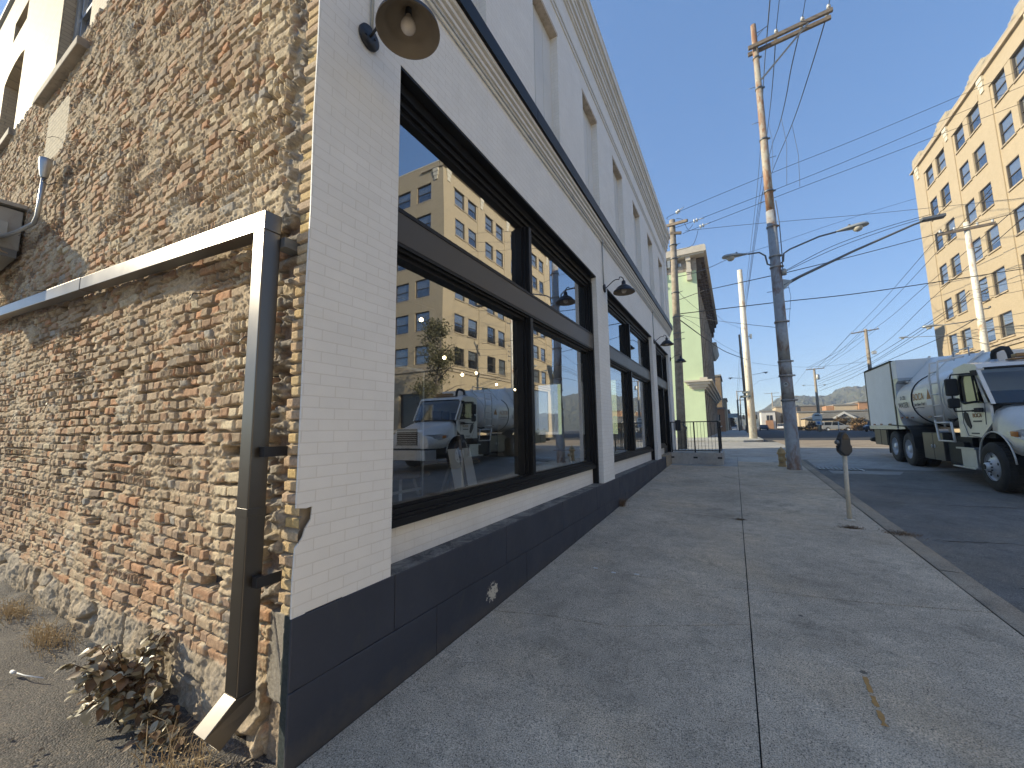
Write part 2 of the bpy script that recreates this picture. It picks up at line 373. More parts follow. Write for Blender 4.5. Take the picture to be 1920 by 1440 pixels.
M['amber_bar'] = pmat('amber_roof_light_bar', (.28,.16,.06), .4, var=.2, vs=9)
M['headlamp'] = pmat('clear_headlamp', (.6,.62,.65), .12, metal=.4, var=.2, vs=12)
M['red_reflector'] = pmat('brown_red_reflector', (.22,.07,.03), .4, var=.2)
M['letter_orange'] = pmat('orange_lettering', (.42,.20,.06), .6, var=.05)
M['letter_dark'] = pmat('dark_lettering', (.06,.065,.075), .6, var=.05)
M['letter_white'] = pmat('white_lettering', (.75,.75,.72), .6, var=.03)
M['sign_green'] = pmat('dark_street_sign', (.05,.08,.09), .5, var=.08)
M['sign_white'] = pmat('white_sign', (.7,.7,.66), .6, var=.05)
M['sign_blue'] = pmat('blue_sign_mark', (.10,.22,.45), .6, var=.05)
M['paint_mark'] = pmat('orange_survey_paint', (.48,.27,.09), .85, var=.15, vs=40)
M['car_white'] = pmat('white_car_paint', (.6,.61,.62), .25, var=.03)
M['car_silver'] = pmat('silver_car_paint', (.42,.42,.41), .3, metal=.3, var=.04)
M['car_dark'] = pmat('dark_blue_car_paint', (.03,.04,.055), .2, var=.05)
M['car_glass'] = pmat('dark_car_glass', (.02,.024,.03), .08, var=.05)
M['leaf'] = pmat('dusty_olive_leaf', (.32,.275,.18), .38, var=.35, vs=14, bump=.15, bs=90)
M['dry_leaf'] = pmat('dry_brown_leaf', (.17,.105,.055), .6, var=.35, vs=20)
M['straw'] = pmat('dry_straw', (.42,.31,.17), .8, var=.3, vs=25)
M['twig'] = pmat('brown_twig', (.10,.065,.04), .85, var=.2)
M['conifer'] = pmat('dull_conifer_foliage', (.10,.095,.045), .8, var=.4, vs=3)
M['bush'] = pmat('dry_brown_bush', (.15,.105,.055), .9, var=.45, vs=2.5)
M['hedge'] = pmat('orange_brown_hedge', (.27,.16,.07), .9, var=.35, vs=2)
M['trunk'] = pmat('grey_bark', (.12,.10,.08), .9, var=.3, vs=6, bump=.5, bs=25)
M['box_paint'] = pmat('grey_utility_enamel', (.36,.35,.32), .5, var=.1, vs=2.5, dirt=(.20,.15,.10), dirtamt=.5)
M['litter'] = pmat('white_litter', (.7,.7,.68), .7, var=.05)

# ---------------------------------------------------------------- ground, street, pavements
def sheet(name, x0, x1, y0, y1, dz, mat, nx=2, ny=20, poly=None, kind='structure'):
    mb = MB()
    vs = []; fs = []
    for j in range(ny+1):
        for i in range(nx+1):
            x = x0+(x1-x0)*i/nx; y = y0+(y1-y0)*j/ny; vs.append((x, y, G(y)+dz))
    for j in range(ny):
        for i in range(nx):
            a = j*(nx+1)+i; fs.append((a, a+1, a+nx+2, a+nx+1))
    mb.add(vs, fs, True); return mb.build(name, mat, kind=kind)
def far_ground():
    ys = [-400, -100, -30, 0, 2, 8, 16, 24, 60, 200, 800, 3000]; xs = [-3000, -600, -60, 0, 60, 600, 3000]
    mb = MB(); vs = [(x, y, G(y)-.16) for y in ys for x in xs]; n = len(xs)
    mb.add(vs, [(j*n+i, j*n+i+1, (j+1)*n+i+1, (j+1)*n+i) for j in range(len(ys)-1) for i in range(n-1)], False)
    return mb.build('ground', M['base_soil'], kind='structure')
far_ground()
sheet('road', 4.25, 14.25, -60, 17.6, -.075, M['asphalt'], 8, 120)
sheet('side_street', -60, 60, 17.6, 31.5, -.072, M['cross_conc'], 8, 30)
sheet('side_street_lane', 4.6, 60, 23.4, 36, -.068, M['cross_tan'], 4, 12)
sheet('far_road', 3.0, 200, 31.5, 230, -.080, M['asphalt_dark'], 8, 20)
sheet('far_lot', -60, 3.0, 31.5, 230, -.084, M['asphalt_dark'], 8, 20)
# lighter patches on the near road
mb = MB()
for pl in ([(4.4,15.2),(7.4,15.0),(9.2,16.2),(12.5,17.1),(13.9,17.55),(4.45,17.55)], [(4.6,13.7),(6.1,13.8),(6.4,14.6),(4.6,14.5)]):
    mb.add([(x, y, G(y)-.070) for x, y in pl], [tuple(range(len(pl)))], False)
mb.build('road_patch', M['cross_conc'], kind='structure')
# tarred crack lines in the road
mb = MB(); rr = random.Random(4)
for (xa, ya, xb, yb) in ((4.6,4.9,9.0,5.6),(4.5,6.6,6.4,7.0),(4.7,9.4,12.5,10.1),(5.0,11.4,13.8,11.0),(4.5,3.4,11,3.1),(6.2,12.9,12,13.4)):
    n = 26; pts = []
    for i in range(n+1):
        u = i/n; pts.append((xa+(xb-xa)*u, ya+(yb-ya)*u+rr.uniform(-.05, .05)))
    for i in range(n):
        w = rr.uniform(.006, .016)
        (x1, y1), (x2, y2) = pts[i], pts[i+1]
        mb.add([(x1, y1-w, G(y1)-.071), (x2, y2-w, G(y2)-.071), (x2, y2+w, G(y2)-.071), (x1, y1+w, G(y1)-.071)], [(0, 1, 2, 3)], False)
mb.build('road_crack', M['dirt'], kind='structure')

# pavement slabs cut along the real joints: every slab is a block with open joints between
sheet('joint_bed', 0.0, 4.02, -14, 17.5, -.028, M['dirt'], 2, 60)
def poly_y(pts):
    def f(x):
        for (xa, ya), (xb, yb) in zip(pts, pts[1:]):
            if x <= xb: return ya+(yb-ya)*(x-xa)/(xb-xa)
        return pts[-1][1]
    return f
left = [[(0,-14),(2.15,-14)], [(0,1.99),(.5,2.13),(1.1,2.2),(1.6,2.45),(2.15,2.74)], [(0,3.4),(.9,3.38),(2.15,3.5)], [(0,6.78),(1,6.7),(2.15,6.57)], [(0,10.4),(2.15,10.3)], [(0,14.0),(2.15,14.1)], [(0,17.45),(2.15,17.45)]]
right = [[(2.15,-14),(4.02,-14)], [(2.15,2.74),(2.5,2.55),(3.0,2.38),(3.5,2.2),(4.02,2.1)], [(2.15,3.52),(3.0,3.62),(4.02,3.86)], [(2.15,6.56),(3.1,6.55),(4.02,6.58)], [(2.15,10.3),(4.02,10.2)], [(2.15,13.3),(4.02,13.2)], [(2.15,15.75),(4.02,15.6)], [(2.15,17.45),(4.02,17.45)]]
def slab(mb, x0, x1, lo, hi, g=.0065, seed=0):
    fl, fh = poly_y(lo), poly_y(hi); nx = 26; n_y = max(3, int((fh(x0)-fl(x0))/.25)); rs = random.Random(seed)
    jl = [rs.uniform(-.004, .004) for _ in range(nx+1)]; jh = [rs.uniform(-.004, .004) for _ in range(nx+1)]
    vs = []; dz = rs.uniform(-.003, .003)
    for j in range(n_y+1):
        for i in range(nx+1):
            x = x0+(x1-x0)*i/nx; a = fl(x)+g+jl[i]; b = fh(x)-g-jh[i]; y = a+(b-a)*j/n_y
            xx = x+(.0025+rs.uniform(0, .002) if i == 0 else -.0025-rs.uniform(0, .002) if i == nx else 0)
            vs.append((xx, y, G(y)+dz))
    fs = [(j*(nx+1)+i, j*(nx+1)+i+1, (j+1)*(nx+1)+i+1, (j+1)*(nx+1)+i) for j in range(n_y) for i in range(nx)]
    mb.add(vs, fs, False)
    ring = [i for i in range(nx+1)]+[j*(nx+1)+nx for j in range(1, n_y+1)]+[n_y*(nx+1)+i for i in range(nx-1, -1, -1)]+[j*(nx+1) for j in range(n_y-1, 0, -1)]
    m = len(ring); top = [vs[i] for i in ring]; bot = [(x, y, z-.05) for x, y, z in top]
    mb.add(top+bot, [(i, i+m, (i+1) % m+m, (i+1) % m) for i in range(m)], False)
mb = MB()
for k in range(len(left)-1):
    if k < 5: slab(mb, 0.012, 2.150, left[k], left[k+1], seed=k)
for k in range(len(right)-2): slab(mb, 2.152, 4.01, right[k], right[k+1], seed=20+k)
mb.build('sidewalk', M['sidewalk'], kind='structure')
mb = MB()
slab(mb, 0.012, 2.150, left[5], left[6], seed=40); slab(mb, 2.152, 4.01, right[6], right[7], seed=41)
mb.build('new_sidewalk_pad', M['new_conc'], kind='structure')
# kerb stones
mb = MB(); y = -14.0; rr = random.Random(9)
while y < 17.3:
    L = rr.uniform(2.6, 3.4); y2 = min(y+L, 17.4)
    n = 8; vs = []
    prof = [(4.02, .001), (4.23, -.002), (4.255, -.03), (4.262, -.2)]
    for i in range(n+1):
        yy = y+.006+(y2-y-.012)*i/n
        for px_, pz in prof: vs.append((px_+rr.uniform(-.004, .004), yy, G(yy)+pz+rr.uniform(-.003, .003)))
    k = len(prof); mb.add(vs, [(i*k+j, i*k+j+1, (i+1)*k+j+1, (i+1)*k+j) for i in range(n) for j in range(k-1)], True)
    y = y2
mb.build('kerb', M['kerb'], kind='structure')
# survey paint stroke
mb = MB()
a0, a1 = Vector((2.80, 2.28)), Vector((2.78, 1.78)); n = 14
ps_ = []
for i in range(n+1):
    q = a0.lerp(a1, i/n); w = .013+.005*math.sin(i*1.9)+.004*math.sin(i*4.3); ps_.append((q.x-w+.004*math.sin(i*3), q.x+w+.004*math.sin(i*2.3), q.y))
for i in range(n):
    (l0, r0, y0), (l1, r1, y1) = ps_[i], ps_[i+1]
    if i in (5, 9): continue
    mb.add([(l0, y0, G(y0)+.006), (r0, y0, G(y0)+.006), (r1, y1, G(y1)+.006), (l1, y1, G(y1)+.006)], [(0, 1, 2, 3)], False)
mb.build('orange_paint_mark', M['paint_mark'], kind='structure')
# alley asphalt
def alley():
    mb = MB(); nx, ny = 110, 70; vs = []; rs = random.Random(3)
    for j in range(ny+1):
        for i in range(nx+1):
            x = 0.0-9.5*(i/nx)**1.5; y = .06-7.0*(j/ny)**1.4
            n = .008*math.sin(x*5.1+y*3)+.006*math.sin(x*13-y*9)
            edge = max(0, 1-abs(y+.02)/.22); n += edge*(.03+.022*math.sin(x*9)+rs.uniform(0, .02))
            if x > -.45: n -= .012*(x+.45)/.45
            vs.append((x, y, G(y)-.012+n+rs.uniform(-.003, .003)))
    mb.add(vs, [(j*(nx+1)+i, j*(nx+1)+i+1, (j+1)*(nx+1)+i+1, (j+1)*(nx+1)+i) for j in range(ny) for i in range(nx)], True)
    mb.build('alley_asphalt', M['alley'], kind='structure')
    sheet('alley_far', -40, 0.0, -40, -6.9, -.02, M['alley'], 4, 10)
    sheet('alley_left', -40, -9.4, -6.95, .05, -.018, M['alley'], 4, 4)
alley()
# far corner pavement
def far_walk():
    pl = [(-60, 31.0), (1.2, 31.0), (2.6, 31.05), (3.4, 31.6), (3.85, 32.6), (3.95, 34.0), (3.95, 200), (-60, 200)]
    mb = MB(); n = len(pl); z = .73
    mb.add([(x, y, z+.06) for x, y in pl]+[(x, y, z-.1) for x, y in pl], [tuple(range(n))]+[(i, i+n, (i+1) % n+n, (i+1) % n) for i in range(n)], False)
    mb.build('far_sidewalk', M['new_conc'], kind='structure')
    mb = MB(); mb.box(14.25, 18.5, -60, 17.4, -.3, .1); v = [(x, y, G(y)+(.02)) for x, y, z in mb.v]
    sheet('opposite_sidewalk', 14.25, 18.6, -60, 17.4, .0, M['conc'], 2, 60)
far_walk()

# ---------------------------------------------------------------- the brick building
B = thing('brick_building', 'two storey corner building with white painted street front and rough brick side wall', 'building', (0, 0, 0))
YE = 16.3; OPEN = [(.70, 5.87), (6.62, 11.75), (12.42, 15.42)]
def facade():
    w = MB(); T = -.3
    # piers; the corner pier has a broken edge

    w.prism([(-.010,.755),(.70,.755),(.70,4.68),(-.012,4.68),(-.008,4.2),(-.014,3.7),(-.006,3.1),(-.013,2.5),(-.009,2.0),(-.010,1.335),(.05,1.325),(.088,1.33),(.082,1.26),(.05,1.215),(.035,1.17),(-.006,1.12),(-.012,.95)], 'x', -.010, 0)
    w.prism([(.085,.755),(.70,.755),(.70,4.68),(.085,4.68),(.085,1.34),(.12,1.34),(.12,1.20),(.085,1.15)], 'x', T, -.010)
    for a, b in ((5.87, 6.62), (11.75, 12.42), (15.42, YE)): w.box(T, 0, a, b, .755, 4.68)
    w.box(T, -.01, .085, YE, 4.68, 5.62); w.box(-.01, 0, -.010, YE, 4.68, 5.62)
    w.box(T, -.14, .085, YE, 5.62, 8.31)
    st = [(1.05+2.19*k, 1.98+2.19*k) for k in range(7)]
    e = .085
    for a, b in st:
        w.box(-.14, 0, e, a, 5.62, 8.31); e = b
    w.box(-.14, 0, e, YE, 5.62, 8.31)
    w.box(T, 0, .085, YE, 8.31, 10.02); w.box(-.012, -.001, -.010, .085, 5.62, 10.02)
    w.box(0, .035, YE-.62, YE, 5.9, 9.3)
    w.build('street_wall', M['white_brick'], B)
    cm_ = MB(); cm_.box(-.3, -.045, .025, .11, 1.08, 1.36); cm_.build('exposed_core', M['old_stone'], B)
    a = MB()
    for (y0, y1), e in zip(OPEN, (0, 0, 1.05)): a.box(T, -.19, y0, y1-e, .755, 1.05)
    a.build('apron_wall', M['white_brick'], B)
    for a_, b_ in st: MB().box(-.14, .004, a_-.02, b_+.02, 8.25, 8.312).build('window_lintel', M['tan_lintel'], B)
    for k, (a_, b_) in enumerate(st):
        p_ = MB(); p_.box(-.14, -.125, a_, b_, 5.7, 8.25)
        for q in (.33, .66): p_.box(-.125, -.119, a_+(b_-a_)*q-.012, a_+(b_-a_)*q+.012, 5.7, 8.25)
        p_.build('blind_panel', M['grey_panel'], B)
    # string course: stepped mouldings under a dark flashing
    m = MB()
    for z0, z1, x in ((5.62,5.655,.022),(5.655,5.70,.045),(5.70,5.72,.030),(5.72,5.765,.068),(5.765,5.785,.055),(5.785,5.835,.095)): m.box(0, x, 0, YE+.02, z0, z1)
    m.build('string_course', M['white_trim'], B)
    f = MB(); y = 0
    while y < YE:
        L = min(3.05, YE+.05-y); f.prism([(-.0, 5.86), (.128, 5.84), (.132, 6.03), (.0, 6.07)], 'y', y+.003, y+L-.003); f.box(0, .105, y, y+L, 5.837, 5.86); y += L
    f.build('ledge_flashing', M['black_frame'], B)
    c = MB()
    for z0, z1, x in ((8.66,8.72,.02),(8.76,8.83,.03),(8.83,8.86,.02)): c.box(0, x, 0, YE+.03, z0, z1)
    for z0, z1, x in ((9.30,9.36,.03),(9.36,9.44,.055),(9.44,9.48,.045),(9.48,9.60,.085),(9.60,9.66,.105),(9.66,9.72,.09),(9.72,9.86,.14),(9.86,9.93,.165),(9.93,10.12,.205)):
        c.box(0, x, 0, YE-.62, z0, z1); c.box(0, x+.04, YE-.62, YE+x*.8, z0, z1)
    c.box(0.0, .215, 0, YE+.1, 10.12, 10.16); c.box(T, 0, 0, YE, 10.02, 10.161)
    c.build('cornice', M['white_trim'], B)
    # upper vent bricks, rail seam lines are in the brick material; downlight conduit lives apart
    # plinth of painted blocks
    pl = MB(); rs = random.Random(5)
    pl.box(T, -.012, .09, 13.3, -.12, .74)
    for z0, z1, off in ((.385, .755, 0.0), (-.12, .381, .75)):
        y = 0
        first = True
        while y < 13.3:
            L = (1.55 if not first else .74+off*.6); first = False; y2 = min(y+L, 13.3)
            pl.box(-.012, .004+rs.uniform(0, .003), y+(.003 if y > 0 else -.008), y2-.003, z0, z1); y = y2
    pl.build('plinth', M['plinth'], B, bevel=.006)
    lt = MB(); lt.box(-.189, -.012, .70, 13.3, .738, .755); lt.box(-.013, .003, .70, 13.3, .755, .758); lt.build('plinth_ledge', M['ledge_top'], B)
    bl = MB(); bl.box(T, .03, 13.3, YE, .2, .80); bl.build('tan_base_block', M['kerb'], B, bevel=.01)
    # north wall with two openings, rear wall, roof
    n = MB()
    for x0, x1 in ((-14, -6.2), (-4.9, -3.9), (-2.3, -.3)): n.box(x0, x1, YE-.3, YE, 0, 4.9)
    for x0, x1 in ((-6.2, -4.9), (-3.9, -2.3)): n.box(x0, x1, YE-.3, YE, 0, 1.5); n.box(x0, x1, YE-.3, YE, 3.9, 4.9)
    n.box(-14, -.3, YE-.3, YE, 4.9, 10.0)
    n.build('north_wall', M['white_brick'], B)
    r = MB(); r.box(-14.3, -14, .0, YE, 0, 10.0); r.box(-14, -.3, .3, YE-.3, 9.6, 9.7); r.build('rear_wall_and_roof', M['far_grey'], B)
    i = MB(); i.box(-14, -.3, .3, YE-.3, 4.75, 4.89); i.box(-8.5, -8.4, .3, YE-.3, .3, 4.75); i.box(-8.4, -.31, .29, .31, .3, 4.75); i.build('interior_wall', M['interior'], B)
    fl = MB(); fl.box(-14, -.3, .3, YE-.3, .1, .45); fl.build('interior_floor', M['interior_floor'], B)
facade()

def shopfront(y0, y1, mull, door=None):
    fr = MB(); xf = -.08   # frame front
    zt, zb = 4.665, 1.03
    yd = y1 if door is None else y1-1.02
    # lintel soffit, header with steps
    fr.box(-.30, -.004, y0, y1, 4.655, 4.679)
    fr.box(-.29, -.10, y0, y1, 4.56, 4.655); fr.box(-.29, -.14, y0, y1, 4.50, 4.56); fr.box(-.28, -.175, y0, y1, 4.455, 4.50)
    # jambs with steps
    for s, ya in ((1, y0), (-1, y1)):
        for d0, d1, x in ((0, .055, -.09), (.055, .10, -.125), (.10, .14, -.16), (.14, .165, -.19)):
            a, b = sorted((ya+s*d0, ya+s*d1)); fr.box(-.28, x, a, b, (.760 if d0 < .05 else 1.10), 4.455 if d0 >= .05 else 4.56)
    # sill with nosing
    fr.box(-.28, -.115, y0+.055, yd, 1.035, 1.09); fr.box(-.28, -.135, y0+.055, yd, 1.09, 1.115); fr.box(-.28, -.165, y0+.055, yd, 1.115, 1.16); fr.box(-.28, -.195, y0+.055, yd, 1.16, 1.185)
    # mullion
    for zc0, zc1 in ((1.185, 3.205), (3.545, 4.455)):
        fr.box(-.275, -.085, mull, mull+.075, zc0, zc1)
        fr.box(-.27, -.135, mull-.028, mull, zc0, zc1); fr.box(-.265, -.175, mull-.055, mull-.028, zc0, zc1); fr.box(-.265, -.185, mull+.075, mull+.11, zc0, zc1)
    # transom mouldings
    fr.box(-.27, -.085, y0+.055, y1-.055, 3.505, 3.53); fr.box(-.27, -.105, y0+.055, y1-.055, 3.53, 3.555); fr.box(-.265, -.17, y0+.14, y1-.14, 3.555, 3.585)
    fr.box(-.27, -.095, y0+.055, y1-.055, 3.225, 3.255); fr.box(-.27, -.12, y0+.055, y1-.055, 3.20, 3.225); fr.box(-.265, -.16, y0+.14, y1-.14, 3.165, 3.20)
    F = fr.build('window_frame', M['black_frame'], B)
    tp = MB(); tp.box(-.26, -.092, y0+.055, y1-.055, 3.255, 3.505); tp.build('transom_panel', M['dark_panel'], F)
    gp = ((y0+.16, mull-.05), (mull+.105, y1-.16)) if door is None else ((y0+.16, mull-.05), (mull+.105, y1-.16))
    for a, b in gp:
        for z0, z1 in ((1.18, 3.17), (3.58, 4.46)):
            if door and a > mull and z0 < 2: continue
            g = MB(); g.add([(-.22, a, z0), (-.22, b, z0), (-.22, b, z1), (-.22, a, z1)], [(0, 1, 2, 3)], False); g.build('window_pane', M['glass'], F)
    if door:
        d = MB(); a, b = mull+.11, y1-.165
        d.box(-.24, -.19, a, a+.10, .80, 3.165); d.box(-.24, -.19, b-.10, b, .80, 3.165); d.box(-.24, -.19, a+.10, b-.10, .80, 1.05); d.box(-.24, -.19, a+.10, b-.10, 3.02, 3.165)
        D = d.build('door', M['black_frame'], B)
        g = MB(); g.add([(-.215, a+.1, 1.05), (-.215, b-.1, 1.05), (-.215, b-.1, 3.02), (-.215, a+.1, 3.02)], [(0, 1, 2, 3)], False); g.build('door_pane', M['glass'], D)
        h = MB(); h.tube([(-.19, a+.06, 1.7), (-.13, a+.06, 1.72), (-.13, a+.06, 2.05), (-.19, a+.06, 2.07)], .012, 8); h.build('handle', M['black_metal'], D)
shopfront(.70, 5.87, 3.14); shopfront(6.62, 11.75, 8.95); shopfront(12.42, 15.42, 14.20, door=True)

# ---- rough side wall: real relief, course by course
def vnoise(x, z, seed):
    rs = np.random.RandomState(seed); N = 256; tab = rs.rand(N, N)
    xi = np.floor(x).astype(int); zi = np.floor(z).astype(int); fx = x-xi; fz = z-zi
    fx = fx*fx*(3-2*fx); fz = fz*fz*(3-2*fz); a = tab[xi % N, zi % N]; b = tab[(xi+1) % N, zi % N]; c = tab[xi % N, (zi+1) % N]; d = tab[(xi+1) % N, (zi+1) % N]
    return (a*(1-fx)+b*fx)*(1-fz)+(c*(1-fx)+d*fx)*fz
def fbm(x, z, seed, o=4, g=.5):
    s = 0; a = 1; t = 0
    for i in range(o): s = s+a*vnoise(x*2**i+17*i, z*2**i+31*i, seed+i); t += a; a *= g
    return s/t
def sstep(a, b, x):
    t = np.clip((x-a)/(b-a), 0, 1); return t*t*(3-2*t)
def hsh(i, j, k=0):
    v = np.sin(i*127.1+j*311.7+k*74.7)*43758.5453; return v-np.floor(v)
def rough_wall():
    zs = np.arange(-.12, 7.12, .0078)
    xs = [0.0]; 
    while xs[-1] > -11.2: xs.append(xs[-1]-(.0062+.0015*abs(xs[-1])))
    xs = np.array(xs[::-1]); X, Z = np.meshgrid(xs, zs)
    # warp so courses wander a little
    wz = Z+.022*(fbm(X*.7, Z*.8, 11, 3)-.5)+.012*(fbm(X*5, Z*5, 12, 2)-.5)
    wx = X+.02*(fbm(X*4, Z*4, 13, 2)-.5)
    CH = .084
    row = np.floor(wz/CH); fz = wz/CH-row
    kind = hsh(row, 3.0)
    header = kind > .86
    L = np.where(header, .112, .218)
    off = hsh(row, 7.0)*.2
    u = (wx+off)/L; col = np.floor(u); fx = u-col
    # soldier patches (ribbed courses)
    sold = (fbm(X*1.3, np.floor(wz/(CH*1.6))*1.7, 40, 2) > .70) & (Z > .6)
    Ls = .036; us = wx/Ls; col = np.where(sold, np.floor(us)+900, col); fx = np.where(sold, us-np.floor(us), fx); L = np.where(sold, Ls, L)
    h1, h2, h3, h4, h5 = (hsh(row, col, k) for k in (1, 2, 3, 4, 5))
    # random half bats
    bat = (h5 > .72) & ~header & ~sold; cut = .35+.35*h4
    side = fx > cut
    fxb = np.where(bat, np.where(side, (fx-cut)/(1-cut), fx/cut), fx); Lb = np.where(bat, np.where(side, (1-cut)*L, cut*L), L)
    h1 = np.where(bat & side, (h1+.37) % 1, h1); h2 = np.where(bat & side, (h2+.53) % 1, h2); h3 = np.where(bat & side, (h3+.71) % 1, h3)
    dx = np.minimum(fxb, 1-fxb)*Lb-.002; dz = np.minimum(fz, 1-fz)*CH-.005
    er = .0035+.008*(fbm(X*30, Z*30, 21, 2)-.45)+.010*np.clip(fbm(X*9, Z*9, 22, 2)-.5, 0, 1)
    d = np.minimum(dx-er*.85, dz-er*.85)
    corner = np.sqrt(np.clip(.016-dx, 0, 1)**2+np.clip(.016-dz, 0, 1)**2)
    brick = sstep(-.001, .005, d-np.clip(corner-.010, 0, 1))
    prot = (h1-.5)*.024+(h2-.5)*.05*(fxb-.5)*np.minimum(Lb, .2)+(h3-.5)*.02*(fz-.5)
    n1 = fbm(X*28, Z*28, 50, 4, .6); n2 = fbm(X*64, Z*68, 60, 3, .65); n0 = fbm(X*7, Z*8, 70, 3)
    hb = .014+prot+(n1-.5)*.008+(n2-.5)*.003
    # mortar: squeezed out lumps along the beds, eroded gaps elsewhere
    bed = fbm(X*11, wz*34, 80, 3, .6)
    lump = sstep(.47, .72, fbm(X*9+4, row*3.1+fz*1.2, 90, 3)); 
    hm = -.024+(n2-.5)*.014+lump*.034*np.clip(1-abs(dz)/.026, 0, 1)**.6+(bed-.5)*.026+(n1-.5)*.014
    gap = sstep(.62, .74, fbm(X*8, row*2.3, 95, 2)); hm = hm-gap*.045*(1-lump)-.004
    smear = sstep(.545, .60, fbm(X*3.4, Z*4.6, 100, 4, .6)+.10*(fbm(X*22, Z*26, 104, 3)-.5))
    ridge = 1-abs(fbm(X*24+Z*10, Z*34-X*6, 110, 3, .6)*2-1)
    hs = .006+.026*(ridge-.55)+(n0-.5)*.020+(n2-.5)*.018-.006*np.cos(fz*2*np.pi)
    H = hm*(1-brick)+hb*brick
    isb = brick.copy()
    take = smear*sstep(-.012, .006, hs-H+.010*(n1-.5))
    H = H*(1-take)+np.maximum(H, hs)*take; isb = isb*(1-take)
    # lumps that overlap brick faces from the bed joint
    ov = lump*sstep(.034, .012, dz+.014*(n1-.5)*2); hov = .014+.020*(bed-.2)
    take2 = ov*sstep(0, .008, hov-H); H = H+(hov-H)*take2; isb = isb*(1-take2)
    # missing bricks and deep holes
    hole = (h4 > .965) & (smear < .4) & ~sold; H = np.where(hole, H-.055*brick-.01, H)
    H += np.where(sold, -.012+.016*brick, 0)
    vert = sstep(.025, .0, abs(((X+.9*np.round(Z/1.9)) % 2.3)-1.1+.06*(fbm(Z*3, X*0, 5, 2)-.5)))*sstep(.55, .62, fbm(X*.9, Z*1.1, 120, 2)); H -= .03*vert
    H += (fbm(X*1.1, Z*1.3, 130, 3)-.5)*.05
    H = np.where(H < 0, H*1.6, H*1.05)
    # colours
    def C(*c): return np.array(c)
    pal = np.array([(.33,.225,.15),(.40,.215,.125),(.45,.205,.10),(.27,.19,.13),(.22,.19,.165),(.40,.30,.205),(.32,.18,.11),(.64,.54,.37),(.30,.30,.29),(.43,.32,.22)])
    w = np.array([.19,.15,.09,.17,.07,.15,.09,.035,.025,.03]); cw = np.cumsum(w/w.sum())
    # redder towards the ground
    hh = np.clip((h3*.97+h2*.03), 0, .9999)
    idx = np.searchsorted(cw, hh)
    idx = np.minimum(idx, len(pal)-1)
    tooth = (X > -.86) & (X < -.30) & (hsh(row, col, 8) > .52) & (Z > .6); idx = np.where(tooth, 7, idx); h2 = np.where(tooth, .5+.5*h2, h2)
    bc = pal[idx]*(.86+.28*h2)[..., None]
    redz = sstep(1.6, .5, Z)[..., None]*((h5 > .25)[..., None]); bc = bc*(1-redz*.5)+C(.46,.26,.155)*redz*.5
    mort = C(.50,.395,.27)*(1-.0)+0*bc
    mort = mort*(.84+.34*n0)[..., None]
    pale = sstep(.60, .70, fbm(X*2.6, Z*3, 140, 3))[..., None]; mort = mort*(1-pale*.6)+C(.56,.49,.38)*pale*.6
    dust = .26+.25*sstep(.4, .7, fbm(X*5, Z*6, 150, 3)); dust = (dust*(1-.35*sstep(1.6, .6, Z)))[..., None]
    bc = bc*(1-dust)+C(.50,.39,.265)*dust
    col_ = mort*(1-isb[..., None])+bc*isb[..., None]
    deep = sstep(-.02, -.06, H)[..., None]; col_ = col_*(1-deep*.45)  # crevice shade put into the colour: darker where the relief lies deep
    # ---- right-hand strip: ends of the yellow face bricks and the thick joint beside them
    row2 = np.floor(Z/.0677+.1); f2 = Z/.0677+.1-row2; r1 = hsh(row2, 1.5); wv = -.145-.02*(r1-.5)
    face = (X > wv) & (Z > .755)
    dzz = np.minimum(f2, 1-f2)*.0677; dxx = np.minimum(X-wv, .004-X+.012*hsh(row2, 9.0))
    fb = sstep(-.001, .004, np.minimum(dzz-.0045-.003*(n1-.5), dxx-.003))
    hf = .026*fb-.018+(n1-.5)*.004+(r1-.5)*.016*fb
    yb = np.stack([.62-.10*r1, .46-.08*r1, .22+.05*r1], -1)*(.8+.4*n1)[..., None]
    gg = sstep(.5, .9, hsh(row2, 4.2))[..., None]*.6; yb = yb*(1-gg)+C(.50,.42,.30)*gg
    rend = sstep(3.6, 1.6, Z+.8*(fbm(X*0+1, Z*2, 160, 3)-.5))*sstep(-.04, -.015, X+.012*(n1-.5)); rend = np.where(Z > 3.1, rend*.2, rend)
    cf = yb*fb[..., None]+C(.33,.29,.24)*(1-fb[..., None])
    H = np.where(face, hf, H); col_ = np.where(face[..., None], cf, col_)
    strip = (X <= wv) & (X > -.31) & (Z > .755)
    n3 = fbm(X*9, Z*15, 170, 4, .55)
    rm = sstep(.55, .64, n3); r3 = np.floor(Z/.135); q = hsh(r3, 5.5)
    blk = sstep(.0, .02, np.minimum((Z/.135-r3), 1-(Z/.135-r3))*.135-.012-.02*(n3-.4))
    hstrip = -.025+.045*rm+.02*(1-blk)+(n1-.5)*.02+.045*blk*(q-.45); 
    cs = np.where((q > .5)[..., None], C(.47,.38,.26), C(.26,.19,.14))*blk[..., None]+C(.31,.28,.245)*(1-blk[..., None]); cs = cs*(1-rm[..., None])+C(.34,.30,.25)*rm[..., None]
    crack = sstep(.012, .0, abs(X-wv+.012+.008*(n3-.5))); hstrip = hstrip-.05*crack*sstep(.35, .5, fbm(X*0, Z*4, 180, 2))
    bl = sstep(-.31, -.27, X); H = np.where(strip, H*(1-bl)+hstrip*bl, H); col_ = np.where(strip[..., None], col_*(1-bl[..., None])+cs*bl[..., None], col_)
    # ---- rubble and cement foundation
    ft = .35+.05*(fbm(X*1.4, X*0, 190, 3)-.5)*2+np.clip((-X-5)*.09, 0, .5)
    fm = sstep(.02, -.02, Z-ft); st = fbm(X*3.2, Z*4.5, 200, 4, .55); vor = abs(fbm(X*2.6, Z*3.3, 210, 2)*2-1)
